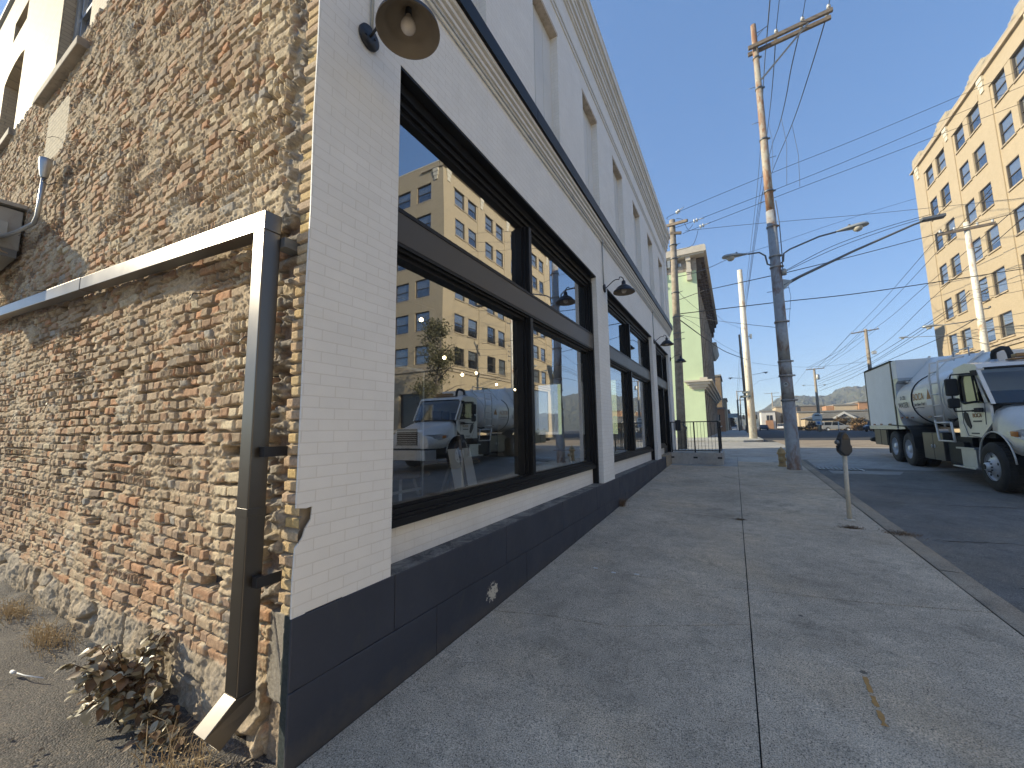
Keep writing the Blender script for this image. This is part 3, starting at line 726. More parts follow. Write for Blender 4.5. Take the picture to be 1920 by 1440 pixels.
    hfnd = .02+.085*(st-.45)+(fbm(X*9, Z*11, 205, 3)-.5)*.04+(n1-.5)*.02+(n2-.5)*.006-.05*sstep(.10, .0, vor)
    cfd = (C(.40,.325,.235)*(.75+.5*st[..., None]))*(1-.25*sstep(.08, .0, vor)[..., None]); gb = sstep(.55, .65, fbm(X*2.2, Z*2, 220, 2))[..., None]; cfd = cfd*(1-gb*.3)+C(.38,.36,.32)*gb*.3
    fm = np.where(X > -.24, 0, fm); H = H*(1-fm)+hfnd*fm; col_ = col_*(1-fm[..., None])+cfd*fm[..., None]
    # ---- end of the plinth block at the corner, with the strip of dark paint wrapping round
    jag = .012*(fbm(X*0, Z*14, 230, 3)-.5)
    blkm = (X > -.215+jag) & (Z <= .755+jag*.6) ; low = Z < .30+.03*(n3-.5)
    hblk = .006+(n3-.5)*.010+(n2-.5)*.004-.03*sstep(.006, .0, abs(X+.13+.25*(Z-.58)+.03*(fbm(X*8, Z*8, 240, 2)-.5)))*sstep(.2, .0, abs(Z-.60))
    hblk = np.where(low, -.02+.03*(n1-.3), hblk)
    paint = X > -.085+jag*1.2
    cb_ = C(.31,.285,.25)*(.82+.36*n3)[..., None]; cb_ = np.where(low[..., None], C(.30,.24,.18)*(.7+.6*n1)[..., None], cb_)
    cb_ = np.where(paint[..., None], C(.055,.066,.066)*(.8+.4*n0)[..., None], cb_); hblk = np.where(paint, .008+(n3-.5)*.004, hblk)
    H = np.where(blkm, hblk, H); col_ = np.where(blkm[..., None], cb_, col_)
    # ---- pale bricked-up patch high on the wall
    pm = (X > -6.42+.10*np.clip(6.2-Z, 0, 1)*0) & (X < -5.42) & (Z > 5.58) & (Z < 6.42+.0*X)
    pr = np.floor(Z/.0677); pfz = Z/.0677-pr; pu = (X+(pr % 2)*.1)/.205; pfx = pu-np.floor(pu); pd = np.minimum(np.minimum(pfx, 1-pfx)*.205, np.minimum(pfz, 1-pfz)*.0677)
    pbk = sstep(.002, .006, pd); H = np.where(pm, .004+.006*pbk, H); col_ = np.where(pm[..., None], C(.62,.54,.41)*(.72+.28*pbk)[..., None], col_)
    topm = sstep(7.02, 7.10, Z+.05*(n0-.5)); H = H+topm*.02*(n1-.2); col_ = col_*(1-topm[..., None]*.6)+C(.45,.40,.32)*topm[..., None]*.6
    nz, nx = X.shape
    Y = .012-H; Y = np.where(X > -.004, np.minimum(Y+.006, .01), Y)
    co = np.stack([X, Y, Z], -1).reshape(-1, 3)
    i = np.arange(nz-1)[:, None]*nx+np.arange(nx-1)[None]; fcs = np.stack([i, i+1, i+nx+1, i+nx], -1).reshape(-1, 4)
    me = bpy.data.meshes.new('side_wall'); me.vertices.add(len(co)); me.vertices.foreach_set('co', co.ravel())
    me.loops.add(fcs.size); me.loops.foreach_set('vertex_index', fcs.ravel()); me.polygons.add(len(fcs)); me.polygons.foreach_set('loop_start', np.arange(len(fcs))*4)
    me.polygons.foreach_set('use_smooth', np.ones(len(fcs), bool))
    me.update(); me.validate()
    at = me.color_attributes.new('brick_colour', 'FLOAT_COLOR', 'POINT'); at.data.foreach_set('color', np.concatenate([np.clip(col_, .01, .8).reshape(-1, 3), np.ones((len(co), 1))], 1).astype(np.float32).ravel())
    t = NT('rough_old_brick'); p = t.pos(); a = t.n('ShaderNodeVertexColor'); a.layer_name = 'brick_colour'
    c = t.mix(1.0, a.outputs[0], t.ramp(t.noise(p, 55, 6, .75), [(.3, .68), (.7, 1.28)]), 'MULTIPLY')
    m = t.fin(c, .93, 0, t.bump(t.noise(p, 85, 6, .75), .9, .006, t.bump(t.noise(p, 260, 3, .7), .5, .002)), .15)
    me.materials.append(m); o = bpy.data.objects.new('side_wall', me); COL.objects.link(o); o.parent = B
    bk = MB(); bk.box(-11.2, -.31, .08, .3, -.1, 7.1); bk.box(-.3, -.0, .07, .31, -.1, .76); bk.build('side_wall_core', M['interior'], B)
rough_wall()

def upper_side():
    w = MB(); y1 = .3
    zt = 10.83; zb = 7.08
    for x0, x1 in ((-16, -10.15), (-8.74, -6.42), (-4.95, -.3)): w.box(x0, x1, 0, y1, zb, zt) if x0 != -8.74 else None
    # bay between the two windows carries the small blocked slot's right part
    w.box(-8.74, -6.42, 0, y1, zb, zt)
    w.box(-10.15, -8.74, 0, y1, zb-.1, 7.16)
    arch = [(-10.15, 8.72), (-9.9, 8.82), (-9.45, 8.88), (-9.0, 8.86), (-8.74, 8.80)]
    w.prism(arch+[(-8.74, 9.55), (-10.15, 9.55)], 'y', 0, y1)
    w.box(-10.15, -9.92, 0, y1, 9.55, 9.98); w.box(-8.93, -8.74, 0, y1, 9.55, 9.98); w.box(-10.15, -8.74, 0, y1, 9.98, zt)
    w.box(-9.92, -8.93, .13, y1, 9.55, 9.98)
    w.box(-6.42, -4.95, 0, y1, 9.4, zt)
    w.box(-10.15, -8.74, .21, y1, 7.16, 8.9)
    w.build('upper_side_wall', M['cream_brick'], B)
    c = MB(); c.box(-16, -.3, -.05, .36, zt, zt+.07); c.build('roof_coping', M['grey_metal'], B)
    MB().box(-6.78, -4.86, -.11, .2, 6.74, 6.86).build('window_sill', M['old_stone'], B, bevel=.01); MB().box(-10.3, -8.6, -.07, .2, 7.02, 7.15).build('window_sill', M['old_stone'], B, bevel=.01)
    f = MB(); f.box(-6.40, -6.28, .13, .24, 6.86, 9.4); f.box(-6.22, -6.17, .16, .24, 6.86, 9.4); f.box(-5.06, -4.95, .13, .24, 6.86, 9.4); f.box(-6.28, -5.06, .16, .22, 6.86, 6.96); f.box(-6.28, -5.06, .16, .22, 8.1, 8.16)
    F = f.build('upper_window_frame', M['grey_metal'], B)
    g = MB(); g.box(-6.17, -5.06, .20, .205, 6.9, 9.4); g.build('pane', M['far_dark'], F)
    rs = random.Random(8)
    for _ in range(14):  # nails and ties left in the wall
        n = MB(); x, z = rs.uniform(-7, -.5), rs.uniform(1.2, 6.8); n.tube([(x, 0, z), (x+.01, -.05-rs.random()*.05, z-.02), (x+rs.uniform(-.05, .05), -.09-rs.random()*.05, z-rs.uniform(.03, .1))], .0035, 5)
        n.build('wall_tie', M['black_metal'], B)
upper_side()

# end points of the overhead wires, metres
WIRES={
'A':[(-0.04, 18.7, 12.0), (0.33, 18.9, 12.33), (4.55, 20.0, 13.67), (8.82, 22.0, 15.42), (16.77, 26.0, 19.05)],
'B':[(0.16, 18.7, 11.48), (1.06, 18.9, 11.68), (5.11, 20.0, 12.89), (8.74, 22.0, 14.56), (16.68, 26.0, 18.21)],
'C':[(0.57, 18.7, 11.09), (1.32, 18.9, 11.33), (5.49, 20.0, 12.58), (8.7, 22.0, 14.06), (16.57, 26.0, 17.29)],
'D':[(0.69, 18.7, 11.2), (3.3, 20.0, 11.41), (9.0, 24.0, 12.29), (17.01, 28.0, 12.94)],
'E1':[(0.09, 18.7, 7.81), (1.35, 18.0, 7.87), (3.63, 13.9, 6.71)],
'E2':[(3.89, 13.9, 6.72), (7.25, 18.0, 8.34), (13.88, 24.0, 11.0), (15.72, 25.5, 11.69)],
'F':[(0.1, 18.7, 7.15), (4.14, 19.5, 7.26), (8.13, 22.0, 7.8), (16.13, 27.0, 9.22)],
'G1':[(3.94, 13.9, 6.8), (5.49, 15.4, 7.87), (7.35, 17.0, 8.79), (9.07, 18.5, 9.52)],
'G2':[(3.94, 13.9, 6.77), (5.63, 15.4, 7.79), (7.49, 17.0, 8.71), (9.06, 18.5, 9.44)],
'S1':[(4.31, 13.85, 15.25), (4.88, 20.0, 18.33), (5.44, 28.0, 21.64), (6.06, 45.0, 25.86), (4.01, 70.0, 16.12)],
'S2':[(5.05, 13.85, 15.29), (5.13, 17.0, 16.18), (5.33, 22.0, 17.59), (6.15, 42.0, 24.74), (4.07, 70.0, 15.95)],
'S3':[(5.75, 13.85, 15.28), (5.75, 17.0, 15.87), (5.75, 22.0, 17.08), (5.84, 32.0, 20.42), (5.84, 46.0, 24.08), (4.13, 70.0, 15.77)],
'T1':[(4.3, 13.71, 15.22), (4.3, 0, 15.0), (4.3, -14, 15.0), (4.3, -30, 15.2)],
'T2':[(5.04, 13.71, 15.28), (5.04, 0, 15.06), (5.04, -14, 15.06), (5.04, -30, 15.26)],
'T3':[(5.74, 13.71, 15.33), (5.74, 0, 15.1), (5.74, -14, 15.1), (5.74, -30, 15.3)],
'N':[(4.1, -30, 15.7), (4.1, -10, 15.5), (4.1, 4, 15.5), (4.1, 13.8, 15.64), (4.48, 20.0, 18.24), (5.47, 42.0, 23.86), (3.87, 70.0, 16.14)],
'J1':[(5.44, 28.0, 21.57), (5.44, 27.0, 19.74), (4.56, 20.2, 13.85)],
'J2':[(5.33, 22.0, 17.59), (5.31, 21.0, 15.49), (5.03, 20.1, 12.95)],
'J3':[(5.75, 22.0, 17.08), (5.72, 21.0, 14.77), (5.51, 20.1, 12.69)],
'K1':[(0.09, 18.7, 6.97), (0.27, 20.0, 6.98), (1.03, 28.0, 7.47), (1.95, 36.0, 7.97), (3.62, 44.0, 8.36)],
'K2':[(0.06, 18.7, 7.18), (0.57, 26.0, 8.12), (1.6, 36.0, 8.7), (3.55, 44.0, 8.69)],
'K3':[(1.43, 30.0, 9.84), (2.04, 36.0, 10.52), (3.47, 44.0, 11.47)],
'K4':[(0.1, 18.7, 7.12), (1.08, 22.0, 7.56), (2.75, 18.0, 6.13), (3.58, 13.9, 4.94)],
'L1':[(0.08, 18.7, 8.45), (0.2, 24.0, 9.26), (0.65, 32.0, 10.47), (1.38, 40.0, 11.76)],
'L2':[(0.11, 18.7, 8.98), (1.18, 24.0, 11.02), (3.15, 34.0, 15.32), (6.23, 44.0, 19.5), (18.75, 60.0, 27.57), (43.91, 80.0, 38.17)],
'M1':[(0.23, 18.7, 10.31), (0.89, 18.6, 10.32), (1.11, 18.6, 10.59), (1.25, 18.9, 11.22)],
'M2':[(0.33, 18.7, 11.93), (0.61, 18.7, 11.79), (0.81, 18.8, 11.29), (1.03, 18.9, 11.52)],
'R1':[(13.25, 28.0, 12.73), (14.39, 34.0, 13.62), (18.66, 64.0, 16.31), (16.38, 90.0, 12.55)],
'R2':[(14.77, 28.0, 14.01), (16.3, 40.0, 14.51), (19.07, 66.0, 15.63), (16.99, 90.0, 12.29)],
'R3':[(15.37, 28.0, 12.56), (17.07, 44.0, 13.38), (19.44, 68.0, 14.59), (14.92, 90.0, 12.27)],
'R4':[(15.04, 24.0, 11.86), (17.28, 44.0, 12.18), (18.68, 66.0, 11.34), (16.19, 90.0, 10.17)],
'R5':[(13.39, 28.0, 8.68), (16.2, 40.0, 9.88), (18.12, 64.0, 10.32), (18.07, 78.0, 10.3), (16.15, 90.0, 9.77)],
'R6':[(13.41, 28.0, 8.54), (16.18, 40.0, 9.68), (18.07, 64.0, 9.78), (18.17, 78.0, 9.96), (16.2, 90.0, 9.37)],
'R7':[(13.44, 28.0, 8.24), (16.2, 40.0, 9.39), (18.06, 64.0, 9.57), (18.12, 78.0, 9.37), (16.22, 90.0, 8.67)],
'R8':[(13.4, 28.0, 7.1), (16.02, 40.0, 8.13), (18.01, 64.0, 9.03), (18.07, 78.0, 8.79), (16.25, 90.0, 8.08)],
'R9':[(13.39, 28.0, 8.68), (13.23, 24.0, 7.85), (12.66, 20.0, 7.15)],
'R10':[(13.44, 28.0, 8.24), (13.18, 24.0, 7.42), (12.61, 20.0, 6.7)],
'R11':[(13.4, 28.0, 7.1), (13.08, 24.0, 6.43), (12.52, 20.0, 5.86)],
'R12':[(13.39, 28.0, 6.59), (13.02, 24.0, 5.91), (12.46, 20.0, 5.33)],
'R13':[(13.34, 28.0, 5.97), (12.91, 24.0, 4.91), (12.37, 20.0, 4.57)],
'Q1':[(17.46, 70.0, 14.84), (16.8, 80.0, 13.22), (14.69, 90.0, 12.5)],
'Q2':[(18.92, 70.0, 15.02), (18.19, 80.0, 13.51), (15.99, 90.0, 12.58)],
'Q3':[(20.21, 70.0, 14.92), (19.58, 80.0, 14.05), (17.24, 90.0, 12.37)],
'Q4':[(14.67, 90.0, 12.29), (17.11, 130.0, 12.77), (18.04, 180.0, 13.61)],
'Q5':[(5.14, 70.0, 11.58), (9.43, 80.0, 12.03), (15.91, 90.0, 12.59), (18.52, 70.0, 10.46)],
'V1':[(3.87, 70.0, 16.14), (3.61, 90.0, 13.47), (3.18, 110.0, 10.17)],
'V2':[(4.09, 70.0, 15.09), (3.72, 90.0, 12.38), (3.27, 110.0, 8.2)],
}

# ---------------------------------------------------------------- downspout
def downspout():
    D = thing('downspout', 'bronze metal downspout with a long sloping run and kicked-out foot on the rough brick wall', 'downspout', (-.39, -.12, 0))
    w, d = .113, .10; yf = -.175; yb = yf+d
    x0, x1 = -.285, -.172
    def sect(pts, name):
        """square pipe through a list of (x,z) centre points with widths, mitred"""
    # vertical leg
    v = MB(); v.box(x0, x1, yf, yb, .40, 2.94); v.build('vertical_pipe', M['bronze_spout'], D, bevel=.006)
    s = MB(); s.box(x0-.0025, x1+.0025, yf-.0025, yb+.0025, 1.30, 1.345); s.build('pipe_joint', M['bronze_spout'], D, bevel=.002)
    # mitred corner and sloping run rising to the left
    sl = .0735
    r = MB()
    top = lambda x: 3.056+(-.18-x)*sl; h = .118
    r.prism([(x1, top(x1)), (x1, 2.94), (x0, 2.94), (x0, top(x0)-h), (-3.4, top(-3.4)-h), (-3.4, top(-3.4))], 'y', yf, yb)
    r.build('sloping_pipe', M['bronze_spout'], D, bevel=.006)
    r = MB(); r.prism([(-3.35, top(-3.35)+.004), (-3.35, top(-3.35)-h-.004), (-9.6, top(-9.6)-h-.004), (-9.6, top(-9.6)+.004)], 'y', yf-.004, yb+.004)
    r.build('sloping_pipe', M['bronze_spout'], D, bevel=.006)
    # foot elbow kicked out towards the alley (forward and down)
    f = MB(); xa, xb = x0, x1
    A = [(yf, .36), (yb, .36), (yb, .30), (yf-.0, .42)]
    a0 = Vector((0, yf, .40)); k = Vector((0, -.62, -.78)).normalized(); L = .27
    # side profile in (y,z)
    P0 = (yb, .40); P1 = (yf, .40); P2 = (yf-.118, .275); P3 = (yf-.045, .175); P4 = (yb, .31)
    vs = []
    for x_ in (xa-.002, xb+.002):
        for (yy, zz) in (P1, P2, P3, P4, P0): vs.append((x_+(-.03 if zz < .28 and yy < yf else 0), yy, zz))
    f.add(vs, [(4, 3, 2, 1, 0), (5, 6, 7, 8, 9), (0, 1, 6, 5), (2, 3, 8, 7), (3, 4, 9, 8), (4, 0, 5, 9)], False)
    f.build('foot_elbow', M['bronze_spout'], D, bevel=.004)
    for z in (1.62, .93):
        b = MB(); b.box(x1-.01, x1+.05, yf+.045, yf+.085, z, z+.055); b.box(x1+.044, x1+.05, yf+.085, .0, z, z+.055); b.build('wall_strap', M['black_metal'], D)
    b = MB(); b.box(x1-.05, x1+.04, yb, .03, 2.86, 2.92); b.build('wall_strap', M['galv'], D)
downspout()

# ---------------------------------------------------------------- gooseneck wall lamps
def wall_lamp(loc, label):
    T = thing('wall_lamp', label, 'wall lamp', loc, 0, 'gooseneck lamps along the white street front', worldspace=False)
    p = MB(); p.lathe([(0, -.0), (.082, 0), (.086, .006), (.084, .028), (.02, .032), (0, .032)], (0, 0, 0), (1, 0, 0), 28)
    for a in (-.04, .04): p.box(.030, .038, a-.006, a+.006, a*.3-.006, a*.3+.006)
    p.build('wall_plate', M['black_metal'], T)
    a = MB(); pts = []
    for k in range(15):
        u = k/14; pts.append((.03+.39*u**1.0, 0, -.02*u*3*(1-u)+.20*math.sin(math.pi*min(1, u*1.02))**1.0*(.35+.65*u)+.02*u))
    pts[-1] = (.40, 0, .085); pts[-2] = (.395, 0, .13); pts[-3] = (.365, 0, .165); pts[-4] = (.325, 0, .175)
    a.tube(pts, .0095, 10); a.build('gooseneck_arm', M['black_metal'], T)
    s = MB(); c = (.40, 0, -.16)
    s.lathe([(.0, .245), (.034, .24), (.040, .21), (.042, .17), (.060, .155), (.075, .145), (.120, .115), (.150, .085), (.168, .050), (.196, .038), (.205, .030), (.209, .004), (.212, 0)], c, (0, 0, 1), 48)
    s.m = 1
    s.lathe([(.212, 0), (.206, .002), (.200, .026), (.162, .046), (.146, .080), (.116, .110), (.072, .139), (.045, .146), (.038, .165), (0, .17)], c, (0, 0, 1), 48)
    s.build('lamp_shade', [M['black_metal'], M['shade_in']], T)
    b = MB(); b.lathe([(.021, .17), (.024, .13), (.020, .115)], c, (0, 0, 1), 20); b.build('socket', M['black_metal'], T)
    b = MB(); b.lathe([(.018, .118), (.022, .10), (.040, .070), (.050, .045), (.050, .025), (.040, .004), (.022, -.010), (0, -.013)], c, (0, 0, 1), 24); b.build('bulb', M['bulb'], T)
    return T
l0 = wall_lamp((0.0, .37, 4.60), 'black gooseneck lamp nearest the viewer with its bulb visible, on the corner pier')
dup(l0, (0, 6.40, 4.60), 0, 'black gooseneck lamp on the white pier between the first and second shop windows')
dup(l0, (0, 12.15, 4.58), 0, 'black gooseneck lamp on the pier just before the shop doorway')
dup(l0, (0, 15.95, 4.56), 0, 'black gooseneck lamp at the far end of the white front, by the wooden pole')

def conduit():
    T = thing('electric_conduit', 'thin painted conduit running under the string course with drops to the wall lamps', 'conduit', (0, .3, 5.5))
    m = MB(); m.tube([(.022, -.0, 5.56), (.022, 16.2, 5.56)], .014, 8); m.build('conduit_run', M['white_trim'], T)
    m = MB(); m.tube([(.036, .02, 5.595), (.036, 16.0, 5.595)], .009, 8); m.build('conduit_run', M['grey_metal'], T)
    for y, zb in ((.39, 4.66), (6.33, 4.66), (12.08, 4.64)):
        m = MB(); m.tube([(.018, y, zb), (.018, y, 5.56)], .012, 8); m.build('conduit_drop', M['lamp_grey'], T)
        m = MB(); m.box(.0, .045, y-.03, y+.03, 5.53, 5.60); m.build('junction_box', M['lamp_grey'], T)
    for y in (3.0, 4.6): 
        m = MB(); m.tube([(.036, y-.05, 5.595), (.036, y+.05, 5.595)], .016, 8); m.build('coupling', M['grey_metal'], T)
conduit()
def mailbox():
    T = tag(MB().box(.03, .24, 16.02, 16.24, 1.62, 2.05).build('mailbox', M['black_metal'], None, bevel=.02), 'small black box fixed on the white wall end above the ramp railing', 'mailbox')
mailbox()

# ---------------------------------------------------------------- utility unit on the side wall
def utility():
    T = thing('utility_unit', 'grey enamelled equipment box jutting from the rough brick wall at the far left', 'utility box', (-7.6, -.6, 4.4))
    b = MB(); b.box(-8.6, -6.95, -1.16, -.03, 4.48, 5.09); b.build('cabinet', M['box_paint'], T, bevel=.012)
    l = MB(); l.prism([(-1.20, 5.07), (.0, 5.13), (.0, 5.19), (-1.22, 5.12)], 'x', -8.64, -6.90); l.build('lid', M['box_paint'], T, bevel=.006)
    s = MB(); s.box(-8.6, -6.93, -1.14, -.05, 4.36, 4.475); s.build('base_rail', M['galv'], T)
    j = MB(); j.box(-6.95, -6.83, -.34, -.17, 4.62, 4.84); j.build('junction_box', M['lamp_grey'], T, bevel=.008)
    c = MB(); c.tube([(-6.88, -.25, 4.62), (-6.88, -.25, 4.50), (-6.92, -.2, 4.42), (-6.95, -.1, 4.40)], .012, 8); c.build('flex_tube', M['tan_lintel'], T)
    P = thing('conduit_riser', 'bright bent metal conduit with a cone shaped weather head beside the grey equipment box', 'conduit', (-5.6, -.15, 4.4))
    m = MB(); m.tube([(-6.86, -.25, 4.60), (-6.7, -.22, 4.57), (-6.2, -.18, 4.52), (-5.62, -.14, 4.50), (-5.50, -.14, 4.56), (-5.46, -.14, 4.72), (-5.42, -.14, 5.08)], .024, 12); m.build('pipe', M['grey_metal'], P)
    m = MB(); m.lathe([(.030, 0), (.040, .03), (.062, .20), (.060, .26), (.0, .27)], (-5.42, -.14, 5.06), (0, 0, 1), 20); m.build('weather_head', M['grey_metal'], P)
    m = MB(); m.tube([(-5.40, -.13, 5.04), (-5.34, -.16, 4.98), (-5.28, -.12, 4.93), (-5.26, -.06, 4.99), (-5.32, -.03, 5.02)], .006, 6); m.build('loose_wire', M['wire'], P)
utility()

# ---------------------------------------------------------------- ramp, railing
def ramp():
    r = MB(); r.box(.03, 1.71, 14.44, 17.0, .3, .84); o = r.build('concrete_landing', M['conc'], None, bevel=.012); tag(o, 'raised pale concrete landing in front of the shop door', 'landing')
    T = thing('ramp_railing', 'black metal railing with thin balusters round the concrete landing', 'railing', (.85, 14.5, .84))
    y = 14.52; z0, z1 = .93, 1.93
    for x in (.06, .84, 1.62):
        p = MB(); p.box(x-.022, x+.022, y-.022, y+.022, .70, z1); p.box(x-.07, x+.07, y-.09, y-.082+.03, .64, .70); p.build('post', M['black_metal'], T)
    p = MB(); p.box(.04, 1.65, y-.022, y+.022, z1, z1+.035); p.build('top_rail', M['black_metal'], T)
    p = MB(); p.box(.08, 1.60, y-.018, y+.018, z0-.03, z0); p.build('bottom_rail', M['black_metal'], T)
    xs = [.06+.78*(k+1)/7 for k in range(6)]+[.84+.78*(k+1)/7 for k in range(6)]
    for x in xs: MB().box(x-.006, x+.006, y-.006, y+.006, z0, z1).build('baluster', M['black_metal'], T)
    for yy in (15.7, 16.9): MB().box(1.60, 1.645, yy-.022, yy+.022, .84, z1).build('post', M['black_metal'], T)
    MB().box(1.60, 1.645, y+.022, 16.95, z1, z1+.035).build('top_rail', M['black_metal'], T)
    MB().box(1.605, 1.64, y+.022, 16.95, z0-.03, z0).build('bottom_rail', M['black_metal'], T)
    for k in range(16):
        yy = 14.66+k*.14
        if abs(yy-15.7) > .05: MB().box(1.617, 1.629, yy-.006, yy+.006, z0, z1).build('baluster', M['black_metal'], T)
    MB().tube([(1.62, 14.5, 1.72), (1.68, 14.42, 1.72), (1.69, 14.9, 1.74), (1.69, 16.9, 1.78)], .02, 10).build('handrail', M['black_metal'], T)
ramp()

# ---------------------------------------------------------------- poles
def ztube(mb, x, y, prof, n=28, lean=(0, 0)):
    pts = [(x+lean[0]*(z-prof[0][0]), y+lean[1]*(z-prof[0][0]), z) for z, r in prof]; mb.tube(pts, [r for z, r in prof], n)
def cobra(T, a, mid, b, drop=None, sc=1.0):
    """arm from a via mid to b, luminaire past b"""
    m = MB(); a, b = Vector(a), Vector(b); pts = [a]+[Vector(q) for q in mid]+[b]; m.tube(pts, .026*sc, 10); m.build('lamp_arm', M['galv'], T)
    d = (b-pts[-2]); d.z *= .6; d.normalize(); L = .78*sc
    h = MB(); n = 18; vs = []; prof = [(0, .035, .03), (.12, .06, .05), (.35, .11, .085), (.6, .15, .10), (.82, .155, .10), (.95, .11, .08), (1, .03, .04)]
    e = d.cross(Vector((0, 0, 1))).normalized(); u = e.cross(d)
    for t_, w_, hh in prof:
        c = b+d*L*t_
        for k in range(n):
            an = 2*math.pi*k/n; vz = math.sin(an); vs.append(c+e*math.cos(an)*w_*sc+u*(vz*hh*(1.0 if vz > 0 else .25))*sc)
    h.add(vs, [(i*n+k, i*n+(k+1) % n, (i+1)*n+(k+1) % n, (i+1)*n+k) for i in range(len(prof)-1) for k in range(n)], True)
    H = h.build('lamp_head', M['lamp_grey'], T)
    c = b+d*L*.66-Vector((0, 0, .02*sc)); g = MB(); g.lathe([(.125*sc, 0), (.12*sc, -.05*sc), (.09*sc, -.10*sc), (.04*sc, -.125*sc), (0, -.13*sc)], c, (0, 0, 1), 20, sx=1.0); o = g.build('lens', M['lens'], H)
    o.location = (0, 0, 0)
    g = MB(); g.lathe([(.03*sc, 0), (.03*sc, .06*sc), (0, .065*sc)], b+d*L*.42+Vector((0, 0, .075*sc)), (0, 0, 1), 12); o = g.build('photocell', M['galv'], H); o.location = (0, 0, 0)
def fixworld(T): pass
def main_pole():
    x, y = 3.68, 13.85; zb = G(y)
    T = thing('steel_utility_pole', 'tall leaning rust streaked steel pole with two lamp arms beside the yellow hydrant', 'utility pole', (x, y, zb))
    m = MB(); ztube(m, x, y, [(zb-.05, .205), (zb+.03, .205), (zb+.05, .19), (2.55, .178)]); m.build('lower_tube', M['pole_steel'], T)
    m = MB(); ztube(m, x, y, [(2.55, .170), (3.35, .168)]); ztube(m, x, y, [(3.35, .180), (3.80, .178)]); ztube(m, x, y, [(3.80, .166), (5.1, .163), (5.1, .158), (6.9, .152), (6.9, .146), (8.9, .138)]); m.build('middle_tube', M['pole_steel'], T)
    m = MB(); ztube(m, x, y, [(8.9, .128), (11.5, .112), (11.5, .108), (13.4, .098), (13.4, .095), (15.9, .085), (15.92, .06)]); m.build('upper_tube', M['pole_upper'], T)
    for z, r in ((2.56, .20), (3.34, .20), (3.80, .19), (5.1, .185), (6.95, .172), (7.32, .17), (8.35, .165), (9.6, .15), (11.5, .135), (13.42, .12), (14.6, .112)):
        k = MB(); k.lathe([(r-.012, -.03), (r, -.028), (r, .028), (r-.012, .03)], (x, y, z), (0, 0, 1), 28); k.box(x+r-.01, x+r+.05, y-.02, y+.02, z-.025, z+.025); k.build('band_clamp', M['pole_steel' if z < 9 else 'galv'], T)
    for z, s in ((6.15, -1), (6.2, 1), (9.3, -1), (10.8, 1), (12.2, -1), (5.5, 1), (13.55, -1)):
        k = MB(); k.tube([(x+s*.1, y, z), (x+s*.30, y, z)], .009, 6); k.build('step_bolt', M['galv'], T)
    # crossarms to one side, brace, insulators
    for dy, z0, z1 in ((-.14, 14.95, 15.12), (.14, 14.95, 15.12)):
        k = MB(); k.beam((x-.22, y+dy, z0+.02), (x+2.15, y+dy, z1+.02), .09, .12); k.build('crossarm', M['arm_wood'], T)
        for xx in (.62, 1.36, 2.06):
            zz = z0+(xx+.22)/2.37*(z1-z0)+.08; I = MB(); I.lathe([(.012, 0), (.012, .06), (.055, .065), (.062, .10), (.035, .115), (.05, .13), (.045, .165), (.015, .19), (0, .19)], (x+xx, y+dy, zz), (0, 0, 1), 16); I.build('insulator', M['ceramic'], T)
    k = MB(); k.beam((x+.08, y-.16, 13.62), (x+1.5, y-.16, 15.0), .035, .05); k.build('brace', M['galv'], T)
    k = MB(); k.tube([(x+.08, y, 15.55), (x+.3, y, 15.62), (x+.42, y, 15.66)], .012, 6); k.tube([(x+.08, y, 15.4), (x+.3, y, 15.62)], .01, 6); k.build('neutral_bracket', M['galv'], T)
    cobra(T, (x+.13, y, 7.05), [(x+.22, y-.01, 7.10), (x+.25, y-.02, 7.36), (x+.42, y-.03, 7.46), (x+1.2, y-.06, 7.68)], (x+1.62, y-.08, 7.71))
    cobra(T, (x-.13, y, 7.05), [(x-.22, y-.01, 7.10), (x-.26, y-.02, 7.40), (x-.42, y-.03, 7.55)], (x-.75, y-.05, 7.56))
    # long signal arm
    k = MB(); k.tube([(x+.17, y, 6.30), (x+.6, y, 6.50), (x+2.0, y, 7.03), (x+3.4, y, 7.50), (x+3.75, y, 7.58)], [.055, .045, .035, .028, .025], 10); k.build('span_arm', M['galv'], T)
    k = MB(); k.prism([(x+.15, 6.15), (x+.42, 6.40), (x+.15, 6.5)], 'y', y-.05, y+.05); k.build('arm_bracket', M['lamp_grey'], T)
    k = MB(); k.box(x+3.55, x+4.05, y-.1, y+.1, 7.54, 7.63); k.build('arm_lamp_head', M['galv'], T, bevel=.02)
    k = MB(); k.tube([(x+.16, y-.08, 9.2), (x+.2, y-.10, 8.4), (x+.19, y-.10, 7.2), (x+.17, y-.10, 6.8)], .014, 6); k.tube([(x+.28, y, 6.38), (x+.33, y, 5.9), (x+.25, y, 5.3), (x+.2, y, 4.9)], .006, 6); k.build('hanging_wire', M['wire_pale'], T)
    k = MB(); k.lathe([(.0, 0), (.07, 0), (.075, .16), (.05, .2), (0, .21)], (x+.20, y-.08, 6.62), (0, 0, 1), 16); k.build('meter_can', M['lamp_grey'], T)
    # small diamond plate facing the viewer
    n = Vector((-.1, -1, 0)).normalized(); e = n.cross(Vector((0, 0, 1))).normalized(); c = Vector((x-.02, y, 3.05))+n*.178
    def ngon(s, off): return [c+n*off+e*a*s+Vector((0, 0, 1))*b*s for a, b in ((0, 1), (.75, .3), (.75, -.2), (0, -1), (-.75, -.2), (-.75, .3))]
    k = MB(); k.add(ngon(.085, .004), [(0, 1, 2, 3, 4, 5)], False); k.add(ngon(.085, -.002), [(0, 1, 2, 3, 4, 5)], False); P = k.build('marker_plate', M['lamp_grey'], T)
